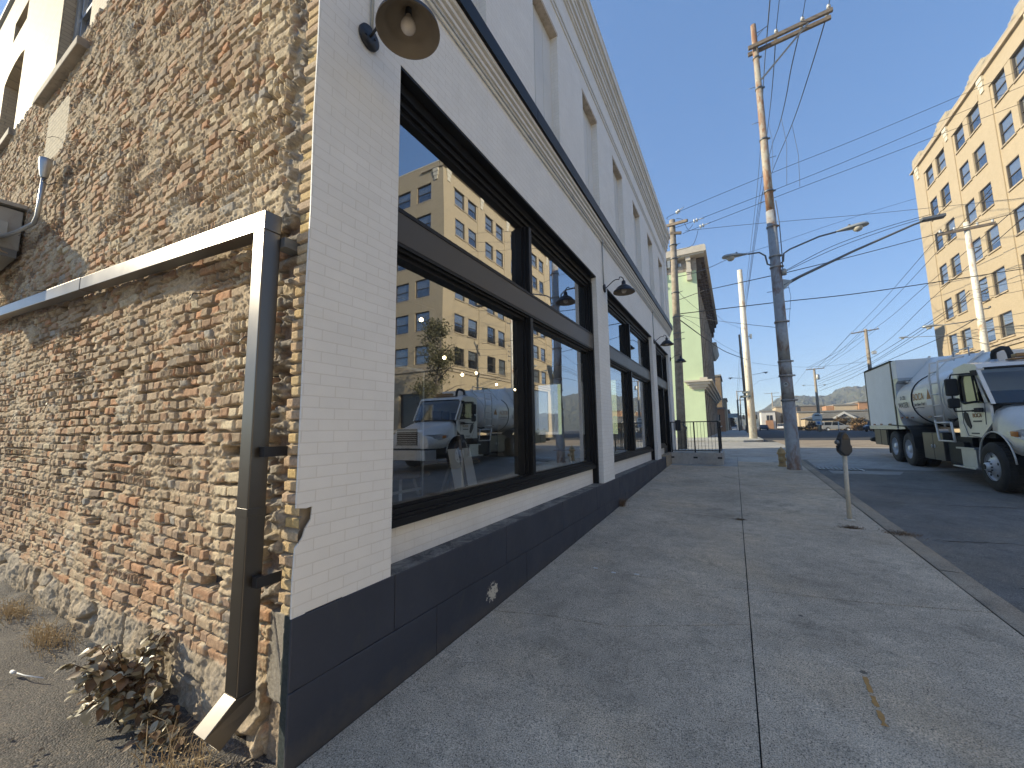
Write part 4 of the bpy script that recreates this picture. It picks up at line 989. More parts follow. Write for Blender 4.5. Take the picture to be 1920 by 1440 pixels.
    k = MB(); k.add([c+n*.006+e*a+Vector((0, 0, 1))*b for a, b in ((-.045, -.005), (.045, -.005), (0, .055))], [(0, 1, 2)], False); o = k.build('triangle_mark', M['letter_dark'], P); o.location = (0, 0, 0)
main_pole()

def wooden_pole():
    x, y = -.05, 18.7
    T = thing('wooden_utility_pole', 'wooden pole with short crossarm rising behind the far end of the white building', 'utility pole', (x, y, .5))
    m = MB(); ztube(m, x, y, [(.4, .20), (3, .19), (7, .17), (11.9, .135)], 20, (.016, 0)); m.build('pole_shaft', M['pole_wood'], T)
    X = lambda z: x+.016*(z-.4)
    for dy in (-.16,):
        k = MB(); k.beam((X(11.5)-.75, y+dy+.35, 11.75), (X(11.5)+.72, y+dy-.35, 11.45), .10, .12); k.build('crossarm', M['arm_wood'], T)
    k = MB(); k.beam((X(11.3)-.1, y-.1, 11.2), (X(11.3)+.40, y-.1, 11.1), .10, .12); k.build('short_arm', M['arm_wood'], T)
    for z in (10.6, 9.9, 8.2, 7.0, 6.2, 5.9):
        k = MB(); k.lathe([(.16, -.03), (.185, -.02), (.185, .02), (.16, .03)], (X(z), y, z), (0, 0, 1), 16); k.tube([(X(z)+.1, y, z), (X(z)+.33, y-.05, z+.03)], .015, 6); k.build('pole_band', M['galv'], T)
    MB().box(X(9.9)-.3, X(9.9)-.18, y-.08, y+.08, 9.5, 9.85).build('cutout_box', M['lamp_grey'], T); MB().box(X(9.9)+.18, X(9.9)+.30, y-.06, y+.06, 9.45, 9.6).build('cutout_box', M['lamp_grey'], T)
    k = MB(); k.tube([(x+.2, y-.1, .5), (x+.22, y-.12, 1.6), (x+.25, y-.15, 1.75), (x+.1, y-.18, 1.9)], .03, 8); k.build('cable_guard', M['galv'], T)
wooden_pole()

def plain_pole(name, label, x, y, z0, z1, r0, r1, mat, lean=(0, 0), arms=(), lamps=(), group=None, extra=None):
    T = thing(name, label, 'utility pole', (x, y, z0), group=group)
    m = MB(); ztube(m, x, y, [(z0-.1, r0), ((z0+z1)/2, (r0+r1)/2), (z1, r1)], 14, lean); m.build('pole_shaft', M[mat], T)
    X = lambda z: x+lean[0]*(z-z0)
    for (xa, za, xb, zb) in arms:
        k = MB(); k.beam((xa, y-.1, za), (xb, y-.1, zb), .11, .13)
        k.build('crossarm', M['arm_wood'], T)
        I = MB()
        for u in (.04, .3, .7, .96):
            I.lathe([(.012, 0), (.05, .05), (.05, .15), (0, .2)], (xa+(xb-xa)*u, y-.1, za+(zb-za)*u+.06), (0, 0, 1), 8)
        I.build('insulators', M['ceramic'], T)
    for (zr, xe, ze, sc) in lamps: 
        s = 1 if xe > X(zr) else -1
        cobra(T, (X(zr), y, zr), [(X(zr)+(xe-X(zr))*.4, y, zr+(ze-zr)*.8)], (xe, y, ze), sc=sc)
    return T
T = plain_pole('painted_pole', 'pale cream painted metal pole on the far corner pavement', 3.38, 36.0, .8, 14.8, .29, .19, 'white_pole', (.0, 0))
for z in (1.6, 3.0, 4.4, 5.8, 7.2, 8.6, 10.1, 11.6):
    m = MB(); m.lathe([(.15, -.03), (.30-.0072*z, 0), (.15, .03)], (3.38, 36.0, z), (0, 0, 1), 14); m.build('pole_band', M['white_pole'], T)
m = MB(); m.box(3.7, 3.86, 35.9, 36.1, 8.9, 9.25); m.tube([(3.4, 36, 9.05), (3.75, 36, 9.1)], .03, 6); m.build('floodlight', M['lamp_grey'], T)
S = thing('street_name_sign', 'two dark street name blades crossing on the cream pole at the far corner', 'street sign', (3.2, 35.9, 3.9))
for z, xa, xb, st in ((4.49, 2.85, 3.39, '2ND AVE'), (4.15, 2.70, 3.41, '10TH ST')):
    k = MB(); k.box(xa, xb, 35.64, 35.67, z-.09, z+.09); o = k.build('sign_blade', M['sign_green'], S)
    text('lettering', st, .12, M['letter_white'], S, Matrix.Translation((xa+(xb-xa)/2, 35.63, z)) @ Matrix.Rotation(R(90), 4, 'X'))
plain_pole('dark_utility_pole', 'dark pole with two lamp arms standing beyond the cream pole', 3.9, 69, .75, 16, .24, .15, 'pole_wood', (-.012, 0), (), ((9.0, 2.6, 9.25, 1.1), (8.8, 6.2, 9.75, 1.1), (6.9, 8.6, 9.0, .5)))
plain_pole('far_utility_pole', 'thin distant pole with an L shaped bracket left of the dark pole', 3.1, 108, .75, 10.2, .16, .12, 'pole_wood', (0, 0), ((3.0, 10.1, 6.0, 10.1),))
plain_pole('far_utility_pole', 'second thin distant pole with a low bracket left of the dark pole', 3.05, 104, .75, 7.9, .22, .18, 'pole_wood', (0, 0), ((3.0, 7.8, 4.6, 7.8),))
plain_pole('far_utility_pole', 'tilted distant pole just left of the dark pole base', 3.5, 112, .75, 9.2, .16, .12, 'pole_wood', (.03, 0))
T = plain_pole('wooden_street_pole', 'distant wooden pole with a crossarm, grey transformer and two lamps above the parking sign', 15.75, 90, .75, 12.3, .26, .17, 'pole_wood', (0, 0), ((14.5, 12.15, 17.25, 12.25),), ((9.1, 14.4, 9.25, .9), (8.9, 16.6, 9.15, .9)))
k = MB(); k.lathe([(0, 0), (.26, 0), (.28, .1), (.28, .85), (.2, .95), (0, 1)], (16.15, 89.8, 10.2), (0, 0, 1), 16); k.build('transformer', M['lamp_grey'], T)
T = plain_pole('wooden_street_pole', 'wooden pole with a broad tilted crossarm behind the white truck box', 18.95, 70, .75, 15.0, .28, .18, 'pole_wood', (0, 0), ((17.35, 14.55, 20.35, 14.85),))
k = MB(); k.box(19.3, 19.75, 69.6, 70, 11.4, 11.8); k.build('floodlight', M['ceramic'], T)
T = plain_pole('rusty_street_pole', 'rust streaked pole with a long crossarm in front of the buff office building', 13.65, 28, .75, 12.4, .19, .11, 'white_pole', (0, 0), ((12.5, 11.95, 14.65, 12.05),), ((7.2, 12.2, 7.0, 1.0), (6.0, 10.9, 6.5, .6)))
k = MB()
for z in (10.9, 8.9, 8.4, 8.0, 7.6): k.tube([(13.65, 27.9, z), (13.95, 27.85, z)], .03, 6); k.lathe([(0, 0), (.05, .02), (.05, .1), (0, .12)], (13.97, 27.85, z), (0, 0, 1), 8)
k.build('rack_insulator', M['galv'], T)
for i, (x, y, h, d) in enumerate(((15.2, 178, 14.4, 'left'), (17.3, 170, 12.6, 'middle'), (21.0, 176, 12.6, 'right'))):
    plain_pole('far_utility_pole', f'far-off pole with thin crossarms, {d} one of the group by the pale garage', x, y, .75, h, .25, .18, 'pole_wood', (0, 0), ((x-2.4, h-.3, x+2.4, h-.2),))

# hydrant
def hydrant():
    x, y = 3.43, 14.55; z = G(y)-.01
    T = thing('fire_hydrant', 'faded yellow fire hydrant beside the rusty steel pole', 'hydrant', (x, y, z))
    m = MB(); m.lathe([(.0, 0), (.125, 0), (.125, .04), (.098, .05), (.098, .36), (.102, .40), (.135, .41), (.138, .445), (.118, .455), (.110, .50), (.085, .555), (.045, .59), (.02, .60), (.018, .645), (0, .645)], (x, y, z), (0, 0, 1), 28); m.build('barrel', M['hydrant'], T)
    k = MB(); k.lathe([(.05, .08), (.055, .13), (.068, .135), (.068, .18), (.05, .19), (.02, .195), (.018, .22), (0, .22)], (x, y, z+.24), (1, -.05, 0), 16); k.build('side_cap', M['hydrant'], T)
    k = MB(); k.lathe([(.06, .08), (.065, .12), (.078, .125), (.078, .16), (.05, .175), (.02, .18), (.018, .2), (0, .2)], (x, y, z+.24), (-.25, -1, 0), 16); k.build('pumper_cap', M['hydrant'], T)
    k = MB(); k.tube([(x-.03+.06*math.cos(a), y-.20, z+.20+.06*math.sin(a)) for a in [math.pi*(1+i/8) for i in range(9)]], .005, 5); k.build('chain', M['galv'], T)
hydrant()
# parking meter
def meter():
    x, y = 3.69, 7.17; z = G(y)
    T = thing('parking_meter', 'old parking meter with dark head on a cream rusted post at the kerb', 'parking meter', (x, y, z))
    m = MB(); m.tube([(x, y, z-.02), (x+.025, y, z+1.08)], .031, 16); m.build('post', M['meter_post'], T)
    h = MB(); e = Vector((.92, .39, 0)).normalized(); c = Vector((x+.028, y, z+1.04))
    # head profile (width, height), rounded front
    prof = [(-.035, 0), (.035, 0), (.085, .055), (.088, .13), (.075, .15), (.075, .265), (.068, .275)]
    arc = [(.068*math.cos(a), .275+.068*1.15*math.sin(a)) for a in [math.pi*i/10 for i in range(11)]]
    poly = [(-.03, 0), (.03, 0), (.082, .055), (.094, .075), (.096, .16), (.078, .175), (.078, .285), (.066, .30), (.052, .345), (.025, .39), (0, .405), (-.025, .39), (-.052, .345), (-.066, .30), (-.078, .285), (-.078, .175), (-.096, .16), (-.094, .075), (-.082, .055)]
    n = Vector((-.39, .92, 0)).normalized(); vs = []
    for d, s in ((-.058, .86), (-.045, 1), (.045, 1), (.058, .86)):
        for a, b in poly: vs.append(c+e*a*s+n*d+Vector((0, 0, 1))*(.19+(b-.19)*s))
    k = len(poly); h.add(vs, [tuple(range(k)), tuple(range(4*k-1, 3*k-1, -1))]+[(j*k+i, j*k+(i+1) % k, (j+1)*k+(i+1) % k, (j+1)*k+i) for j in range(3) for i in range(k)], False)
    h.build('meter_head', M['meter_head'], T, bevel=.006)
    b = MB(); b.lathe([(0, 0), (.035, .0), (.04, .02), (.035, .05), (0, .055)], c-e*.07+Vector((0, 0, .22)), -e, 14); b.build('coin_slot', M['galv'], T)
    b = MB(); vs = [c-n*.062+e*a+Vector((0, 0, 1))*z_ for a, z_ in ((-.045, .27), (.045, .27), (.038, .34), (0, .37), (-.038, .34))]; b.add(vs, [(0, 1, 2, 3, 4)], False); b.build('dial_window', M['car_glass'], T)
    f = MB(); f.lathe([(.075, 0), (.07, .012), (.032, .02)], (x, y, z), (0, 0, 1), 16); f.build('foot_flange', M['meter_post'], T)
meter()
g = thing('storm_drain', 'iron storm drain grate in the gutter behind the steel pole', 'drain grate', (4.75, 14.8, G(14.8)))
m = MB(); m.box(4.36, 5.5, 14.45, 15.15, G(14.8)-.12, G(14.8)-.062); m.build('grate_bed', M['far_dark'], g)
m = MB()
for k in range(10): m.beam((4.42+k*.11, 14.47, G(14.47)-.055), (4.42+k*.11, 15.13, G(15.13)-.055), .05, .03)
m.build('grate_bars', M['galv'], g)

# parking sign on the far side
S = thing('parking_sign', 'round topped white parking sign with a small blue symbol panel on a tan post', 'sign', (14.9, 86, .75))
k = MB(); k.tube([(14.98, 86, .7), (14.98, 86, 3.6)], .16, 14); k.build('sign_post', M['far_tan'], S)
k = MB(); pl = [(14.25, 2.62), (15.45, 2.62), (15.55, 2.9)]+[(14.85+.72*math.cos(a), 3.35+.62*math.sin(a)) for a in [math.pi*i/12 for i in range(13)]]+[(14.15, 2.9)]
k.prism(pl, 'y', 85.7, 85.76); k.build('sign_face', M['sign_white'], S)
k = MB(); k.box(14.45, 15.3, 85.66, 85.69, 3.42, 3.52); k.prism([(14.5, 3.52), (14.72, 3.72), (14.85, 3.55), (15.0, 3.72), (15.22, 3.52)], 'y', 85.66, 85.69); k.box(14.45, 15.35, 85.66, 85.69, 2.68, 2.78); k.build('sign_marks', M['letter_dark'], S)
k = MB(); k.box(14.55, 15.4, 85.6, 85.64, 1.85, 2.6); P = k.build('symbol_panel', M['sign_white'], S)
k = MB(); k.lathe([(0, 0), (.24, 0), (.24, .02), (0, .02)], (14.97, 85.6, 2.22), (0, -1, 0), 20); o = k.build('blue_symbol', M['sign_blue'], S)

# ---------------------------------------------------------------- wires
def wires():
    lab = {'A': 'upper conductor crossing the sky from the wooden pole to the right', 'B': 'second conductor from the wooden pole towards the buff building', 'C': 'third conductor from the wooden pole towards the buff building', 'D': 'thin pale guy wire level with the cornice of the green building',
     'E1': 'cable from the wooden pole to the steel pole just under its lamps', 'E2': 'cable from the steel pole rising right across the buff building', 'F': 'thick low cable crossing behind the steel pole from edge to edge', 'G1': 'upper of two thin wires above the long span arm', 'G2': 'lower of two thin wires above the long span arm',
     'S1': 'conductor from the inner insulator running down the far street', 'S2': 'conductor from the middle insulator running down the far street', 'S3': 'conductor from the outer insulator running down the far street',
     'T1': 'conductor rising overhead from the inner insulator', 'T2': 'conductor rising overhead from the middle insulator', 'T3': 'conductor rising overhead from the outer insulator', 'N': 'neutral wire passing the top bracket of the steel pole',
     'J1': 'short jumper wire nearest the steel pole', 'J2': 'middle drooping jumper wire right of the steel pole', 'J3': 'outer drooping jumper wire right of the steel pole',
     'K1': 'heavy cable dropping from the wooden pole to the cream pole', 'K2': 'thinner cable dropping beside the heavy one to the cream pole', 'K3': 'slack thin wire ending at the cream pole', 'K4': 'wire sloping gently down from the green wall to the steel pole',
     'L1': 'thin wire slanting across the green wall', 'L2': 'long straight wire behind the left street lamp', 'M1': 'looping tail wire beside the wooden pole', 'M2': 'small curled tap wire at the wooden pole top'}
    rl = {'R1': 'first wire fanning down to the distant crossarm', 'R2': 'second wire fanning down to the distant crossarm', 'R3': 'third wire fanning down to the distant crossarm', 'R4': 'wire dropping from the buff building to the distant transformer pole', 'R5': 'top cable of the bundle above the truck box', 'R6': 'second cable of the bundle above the truck box', 'R7': 'third cable of the bundle above the truck box', 'R8': 'lowest cable just above the truck box',
     'R9': 'upper service cable right of the rusty street pole', 'R10': 'second service cable right of the rusty street pole', 'R11': 'third service cable right of the rusty street pole', 'R12': 'fourth service cable right of the rusty street pole', 'R13': 'drooping service cable in front of the belt course',
     'Q1': 'left wire between the two distant crossarms', 'Q2': 'middle wire between the two distant crossarms', 'Q3': 'right wire between the two distant crossarms', 'Q4': 'far wire running on beyond the transformer pole', 'Q5': 'level wire from the dark pole to the transformer pole', 'V1': 'upper wire running down the far street from the dark pole', 'V2': 'lower wire running down the far street from the dark pole'}
    lab.update(rl)
    thick = {'F': .020, 'K1': .026, 'E1': .014, 'E2': .014, 'R5': .02, 'R8': .022, 'R7': .018, 'E': .014}
    for k, pts in WIRES.items():
        P = [Vector(p) for p in pts]; out = []
        n = len(P)
        for i in range(n-1):   # smooth through the points
            p0 = P[max(i-1, 0)]; p1 = P[i]; p2 = P[i+1]; p3 = P[min(i+2, n-1)]
            st = 6
            for j in range(st):
                u = j/st
                def cr(a, b, c, d): return .5*((2*b)+(-a+c)*u+(2*a-5*b+4*c-d)*u*u+(-a+3*b-3*c+d)*u**3)
                if n > 3: out.append(Vector((cr(p0.x,p1.x,p2.x,p3.x), cr(p0.y,p1.y,p2.y,p3.y), cr(p0.z,p1.z,p2.z,p3.z))))
                else: out.append(p1.lerp(p2, u))
        out.append(P[-1])
        r = thick.get(k, .010)
        far = max(p.y for p in P) > 55
        if far: r = max(r, .018)
        m = MB(); m.tube(out, r, 6, caps=False); o = m.build('overhead_wire', M['wire_pale' if k in ('D', 'N', 'J1', 'J2', 'J3', 'K3') else 'wire'])
        tag(o, lab[k], 'wire', 'overhead wires')
wires()
def strain_insulators():
    for i, (p, q) in enumerate(((WIRES['A'][0], WIRES['A'][1]), (WIRES['B'][0], WIRES['B'][1]), (WIRES['C'][0], WIRES['C'][1]))):
        a = Vector(q); d = (Vector(q)-Vector(p)).normalized(); m = MB()
        for k in range(2): m.lathe([(.015, 0), (.085, .02), (.09, .05), (.03, .09), (.015, .12)], a+d*.12*k, d, 12)
        m.tube([a+d*.24, a+d*.5], .022, 6)
        tag(m.build('strain_insulator', M['ceramic']), ['uppermost', 'middle', 'lowest'][i]+' pale strain insulator beside the wooden pole top', 'insulator', 'strain insulators by the wooden pole')
strain_insulators()

# ---------------------------------------------------------------- the water truck
def truck():
    T = thing('tank_truck', 'white tank truck with a boxed rear body, ladder and polished front wheel', 'truck', (8.2, 13.5, .3))
    XN, XF = 7.05, 9.40
    slope = .031
    def sz(y): return slope*(y-11.44)
    # chassis
    c = MB(); c.box(7.75, 7.9, 10.0, 20.1, 1.02, 1.25); c.box(8.55, 8.7, 10.0, 20.1, 1.02, 1.25)
    for y in (10.4, 12.2, 13.6, 15.0, 18.6, 20.0): c.box(7.9, 8.55, y, y+.12, 1.05, 1.22)
    c.box(7.3, 9.2, 12.9, 20.0, 1.30, 1.42); c.tube([(7.3, 11.44, .84), (9.15, 11.44, .84)], .07, 12); c.tube([(7.3, 16.4, 1.0), (9.15, 16.4, 1.0)], .11, 12); c.tube([(7.3, 17.65, 1.04), (9.15, 17.65, 1.04)], .11, 12)
    c.box(8.0, 8.5, 10.3, 12.9, .62, 1.3)
    c.box(7.25, 9.2, 12.8, 13.9, .95, 1.38)
    c.build('chassis', M['chassis'], T)
    # wheels
    def wheel(x, y, z, out, front):
        r = .53; w = .28
        t = MB(); s = -1 if out < 0 else 1
        t.lathe([(.30, 0), (.33, -.01), (.43, -.02), (.50, .0), (.525, .03), (.53, .06), (.53, w-.06), (.525, w-.03), (.50, w), (.33, w)], (x, y, z), (-s, 0, 0), 40)
        for k in range(44):  # tread blocks
            a = 2*math.pi*k/44; 
            Mx = Matrix.Translation((x-s*w/2, y, z)) @ Matrix.Rotation(a, 4, 'X'); t.box(-w/2+.035, -.012, -.024, .024, .525, .541, Mx); t.box(.012, w/2-.035, -.024, .024, .525, .541, Mx)
        W = t.build('wheel', M['tyre'], T)
        rm = MB()
        if front: prof = [(.305, -.015), (.312, .02), (.29, .05), (.275, .045), (.25, .03), (.20, .0), (.145, -.02), (.135, -.045), (.10, -.05), (.085, -.11), (.075, -.125), (0, -.13)]
        else: prof = [(.305, -.01), (.31, .03), (.285, .10), (.26, .14), (.17, .155), (.13, .15), (.125, .06), (.11, -.0), (.05, -.02), (0, -.02)]
        rm.lathe(prof, (x, y, z), (-s, 0, 0), 40); rm.build('rim', M['rim'], W)
        nt = MB()
        for k in range(10):
            a = 2*math.pi*k/10; yy, zz = y+.115*math.cos(a)*(1 if front else 1.35), z+.115*math.sin(a)*(1 if front else 1.35); x0 = x+s*(.02 if front else -.15)
            nt.tube([(x0-s*.02, yy, zz), (x0+s*(.055 if front else .03), yy, zz)], [.017, .012], 8)
        if front: nt.tube([(x+s*.09, y, z), (x+s*.14, y, z)], [.07, .055], 14)
        nt.build('wheel_nut', M['chassis'], W)
        if front:
            hh = MB()
            for k in range(5):
                a = 2*math.pi*k/5+.3; hh.lathe([(0, 0), (.03, 0), (.03, .004), (0, .004)], (x+s*.0, y+.225*math.cos(a), z+.225*math.sin(a)), (s, 0, 0), 12)
            hh.build('rim_hole', M['chassis'], W)
    wheel(XN, 11.52, G(11.52)-.075+.53, -1, True); wheel(9.42, 11.44, G(11.44)-.075+.53, 1, True)
    for y in (16.38, 17.66):
        z = G(y)-.075+.53
        for x, s in ((XN+.02, -1), (9.42, 1)): wheel(x, y, z, s, False); wheel(x-s*.33, y, z, s, False)
    # mudguard over the rear pair
    g = MB(); pts = []
    for k in range(13): a = math.pi*(1.02-1.04*k/12)*.5+0; 
    pl = [(15.72, 1.0), (15.76, 1.35), (15.95, 1.60), (16.25, 1.70), (18.0, 1.76), (18.0, 1.72), (16.27, 1.66), (15.99, 1.57), (15.80, 1.33), (15.76, 1.0)]
    g.prism(pl, 'x', XN-.02, XN+.62); g.build('rear_mudguard', M['chassis'], T)
    g = MB(); g.prism([(18.22, 1.68), (18.26, .72), (18.22, .72), (18.18, 1.68)], 'x', XN, XN+.6); g.build('mud_flap', M['chassis'], T)
    # box body
    b = MB(); b.box(XN, XF, 17.12, 20.25, 1.72, 3.92); b.build('rear_box', M['box_white'], T, bevel=.012)
    b = MB()
    b.box(XN-.012, XN+.03, 17.08, 17.16, 1.62, 3.95); b.box(XN-.012, XN+.03, 20.2, 20.29, 1.62, 3.97); b.box(XN-.014, XN+.03, 17.08, 20.29, 3.90, 3.97); b.box(XN-.014, XF+.014, 17.08, 20.29, 3.921, 3.965)
    b.build('box_trim', M['toolbox'], T)
    b = MB(); b.box(XN-.02, XF, 17.1, 20.28, 1.58, 1.72); b.box(XN-.026, XN, 17.1, 20.28, 1.645, 1.655); b.build('side_rail', M['truck_alu'], T, bevel=.006)
    b = MB()
    for y in (17.7, 18.7, 19.55): b.box(XN-.018, XN, y, y+.22, 1.735, 1.785)
    for y in (16.9, 16.45): b.box(XN+.04, XN+.06, y-.2, y-.02, 1.95, 2.0)
    b.build('side_reflector', M['red_reflector'], T)
    for y0, y1 in ((18.5, 19.15), (19.2, 19.95)):
        b = MB(); b.box(XN+.03, XN+.6, y0, y1, .98, 1.56); b.build('rear_locker', M['toolbox'], T, bevel=.015)
    b = MB(); b.lathe([(0, 0), (.09, 0), (.09, .3), (0, .3)], (XN+.05, 20.1, 1.15), (0, 1, 0), 14); b.build('rear_lamp', M['chassis'], T)
    # curved fairing where box meets tank
    b = MB(); b.prism([(17.12, 1.58), (17.12, 3.30), (16.60, 3.30), (16.62, 3.22), (16.86, 3.12), (16.93, 2.9), (16.93, 2.5), (16.90, 2.2), (16.80, 1.95), (16.60, 1.72), (16.45, 1.60)], 'x', XN+.01, XN+.5); b.build('box_fairing', M['truck_alu'], T)
    b = MB(); b.box(XN+.01, XF, 16.62, 17.12, 3.30, 3.92); b.build('box_front_cap', M['box_white'], T, bevel=.01)
    # tank: oval in section with domed front
    def oval(y, k, n=40): return [(8.235+1.185*k*math.copysign(abs(math.cos(a))**.86, math.cos(a)), y, 2.50+.86*k*math.copysign(abs(math.sin(a))**.86, math.sin(a))) for a in [2*math.pi*i/n for i in range(n)]]
    t = MB(); rings = [(17.1, 1), (13.35, 1), (13.28, .99), (13.18, .94), (13.1, .84), (13.04, .6), (13.0, .2)]; n = 40; vs = []
    for y, k in rings: vs += oval(y, k)
    t.add(vs, [(i*n+j, i*n+(j+1) % n, (i+1)*n+(j+1) % n, (i+1)*n+j) for i in range(len(rings)-1) for j in range(n)]+[tuple((len(rings)-1)*n+j for j in range(n))], True)
    TK = t.build('water_tank', M['truck_white'], T)
    for y in (15.55, 13.42):
        s = MB(); vs = [Vector(v) for v in oval(y, 1.012)]; pts = vs+[vs[0]]; s.tube(pts, .020 if y > 14 else .012, 6, caps=False); s.build('tank_strap', M['chassis'] if y > 14 else M['truck_white'], TK)
    # reflectors low on tank
    s = MB()
    for y in (16.95, 16.45, 15.1, 14.45): s.box(7.23, 7.245, y-.2, y-.0, 1.945, 1.995)
    s.build('tank_reflector', M['red_reflector'], TK)
    # hopper cover above
    h = MB(); qa = [(7.50, 3.05), (8.1, 3.56), (9.3, 3.56), (9.3, 3.0), (8.2, 3.0)]; qb = [(7.30, 3.15), (7.95, 3.98), (9.3, 3.98), (9.3, 3.1), (8.2, 3.1)]; h.add([(x, 13.2, z) for x, z in qa]+[(x, 17.1, z) for x, z in qb], [(0,1,2,3,4), (9,8,7,6,5)]+[(i, i+5, (i+1)%5+5, (i+1)%5) for i in range(5)], False)
    h.build('hopper', M['truck_white'], T, bevel=.02)
    for y in (16.7, 15.2, 13.8):
        r = MB(); t_ = (y-13.2)/3.9; r.beam((7.47-.2*t_, y, 3.06+.1*t_), (8.08-.15*t_, y, 3.60+.42*t_), .07, .05); r.build('hopper_rib', M['truck_white'], T)
    # lettering on the tank flank (normal towards -x)
    def side(y, z, x=7.035): return Matrix.Translation((x, y, z)) @ Matrix.Rotation(R(-90), 4, 'Z') @ Matrix.Rotation(R(90), 4, 'X')
    text('lettering', 'BOCA', .29, M['letter_orange'], T, side(15.05, 2.56)); text('lettering', 'Job Flow Trial', .13, M['letter_dark'], T, side(15.02, 2.34, 7.04), italic=.35)
    m = MB(); m.prism([(14.70, 2.235), (15.05, 2.255), (15.42, 2.235), (15.42, 2.215), (15.05, 2.238), (14.70, 2.215)], 'x', 7.038, 7.046); m.build('underline', M['letter_dark'], T)
    text('lettering', 'D CEL', .17, M['letter_dark'], T, side(16.28, 2.60)); text('lettering', 'WATER', .25, M['letter_dark'], T, side(16.30, 2.36))
    m = MB(); m.prism([(14.1, 2.28), (14.45, 2.28), (14.5, 2.45), (14.28, 2.82), (14.06, 2.45)], 'x', 7.036, 7.044); o = m.build('warning_plate', M['box_white'], T)
    m = MB(); m.prism([(14.14, 2.46), (14.42, 2.46), (14.28, 2.74)], 'x', 7.030, 7.035); m.build('warning_triangle', M['letter_orange'], T)
    # ladder
    l = MB()
    for dx in (0, .0):
        pass
    l.tube([(7.0, 13.92, 1.66), (6.98, 13.9, 3.0), (7.0, 13.85, 3.42), (7.5, 13.85, 3.50)], .024, 8); l.tube([(7.0, 13.40, 1.66), (6.98, 13.38, 3.0), (7.0, 13.33, 3.42), (7.5, 13.33, 3.50)], .024, 8)
    for z in (1.95, 2.25, 2.55, 2.85, 3.15): l.tube([(6.99, 13.91, z), (6.99, 13.39, z)], .018, 8)
    l.build('ladder', M['truck_white'], T)
    l = MB(); l.tube([(6.97, 13.85, 1.78), (6.97, 12.95, 1.78)], .025, 8); l.tube([(6.97, 13.85, 1.85), (6.97, 13.74, 1.30), (6.97, 12.86, 1.30), (6.97, 12.95, 1.78)], .026, 8); l.build('step_frame', M['truck_white'], T)
    # tool lockers
    for y0, y1 in ((13.88, 14.52), (14.54, 15.22)):
        k = MB(); k.box(7.08, 7.7, y0, y1, .74, 1.50); L = k.build('tool_locker', M['toolbox'], T, bevel=.015)
        k = MB(); k.lathe([(.035, 0), (.045, .008), (.045, .012), (.03, .016)], (7.08, (y0+.09) if y0 > 14.5 else (y1-.09), 1.12), (-1, 0, 0), 14); k.build('latch', M['rim'], L)
    k = MB(); k.box(7.15, 7.75, 12.95, 13.84, .72, 1.28); k.build('battery_box', M['chassis'], T, bevel=.02)
    # cab
    cab = MB(); xn, xf = 7.10, 9.36
    # side walls as polygons with the window cut out: rear panel, front pillar, lower door, roof rail
    for x0, x1 in ((xn, xn+.05), (xf-.05, xf)):
        for pl in ([(12.92, 1.42), (12.92, 3.0), (12.62, 3.05), (12.62, 1.42)], [(12.62, 1.42), (12.62, 2.26), (11.72, 2.20), (11.42, 2.20), (11.42, 1.75), (11.95, 1.42)], [(12.62, 2.95), (12.62, 3.05), (11.9, 3.02), (11.80, 2.90), (11.86, 2.86)], [(11.80, 2.90), (11.86, 2.86), (11.62, 2.21), (11.36, 2.20)]):
            cab.prism(pl, 'x', x0, x1)
    cab.box(xn, xf, 12.87, 12.92, 1.42, 3.0)
    cab.prism([(12.92, 3.0), (12.92, 3.14), (12.3, 3.20), (11.85, 3.12), (11.74, 3.0), (11.80, 2.90), (12.62, 3.0)], 'x', xn+.02, xf-.02)
    for x0, x1 in ((xn, xn+.07), (xf-.07, xf)): cab.prism([(11.34, 2.17), (11.44, 2.17), (11.90, 3.02), (11.78, 3.02)], 'x', x0, x1)
    cab.build('cab_shell', M['truck_white'], T, bevel=.01)
    cb = MB(); cb.box(xn+.05, xf-.05, 11.5, 12.87, 1.42, 1.55); cb.box(7.4, 8.0, 12.2, 12.7, 1.55, 2.5); cb.box(8.5, 9.1, 12.2, 12.7, 1.55, 2.6); cb.box(xn+.06, xf-.06, 11.45, 11.75, 1.55, 2.12); cb.build('cab_interior', M['chassis'], T)
    # door seam, window seal, glass
    d = MB(); d.tube([(xn-.004, 12.60, 2.28), (xn-.004, 12.60, 2.80), (xn-.004, 12.52, 2.93), (xn-.004, 11.90, 2.87), (xn-.004, 11.68, 2.26), (xn-.004, 12.50, 2.24), (xn-.004, 12.60, 2.28)], .028, 6); d.tube([(xn-.004, 11.98, 2.88), (xn-.004, 11.90, 2.25)], .018, 6); S = d.build('window_seal', M['chassis'], T)
    g = MB(); g.add([(xn+.02, 12.60, 2.24), (xn+.02, 11.66, 2.22), (xn+.02, 11.88, 2.88), (xn+.02, 12.60, 2.95)], [(0, 1, 2, 3)], False); g.build('side_glass', M['truck_glass'], T)
    g = MB(); g.add([(xf-.02, 12.60, 2.24), (xf-.02, 11.66, 2.22), (xf-.02, 11.88, 2.88), (xf-.02, 12.60, 2.95)], [(0, 1, 2, 3)], False); g.build('side_glass', M['truck_glass'], T)
    g = MB(); vs = []; nn = 10
    for k in range(nn+1):
        u = k/nn; x = xn+.045+(xf-xn-.09)*u; bow = .22*(1-(2*u-1)**4); vs += [(x, 11.40-bow, 2.16), (x, 11.80-bow*.6, 3.0)]
    g.add(vs, [(2*k, 2*k+2, 2*k+3, 2*k+1) for k in range(nn)], True); g.build('windscreen', M['truck_glass'], T)
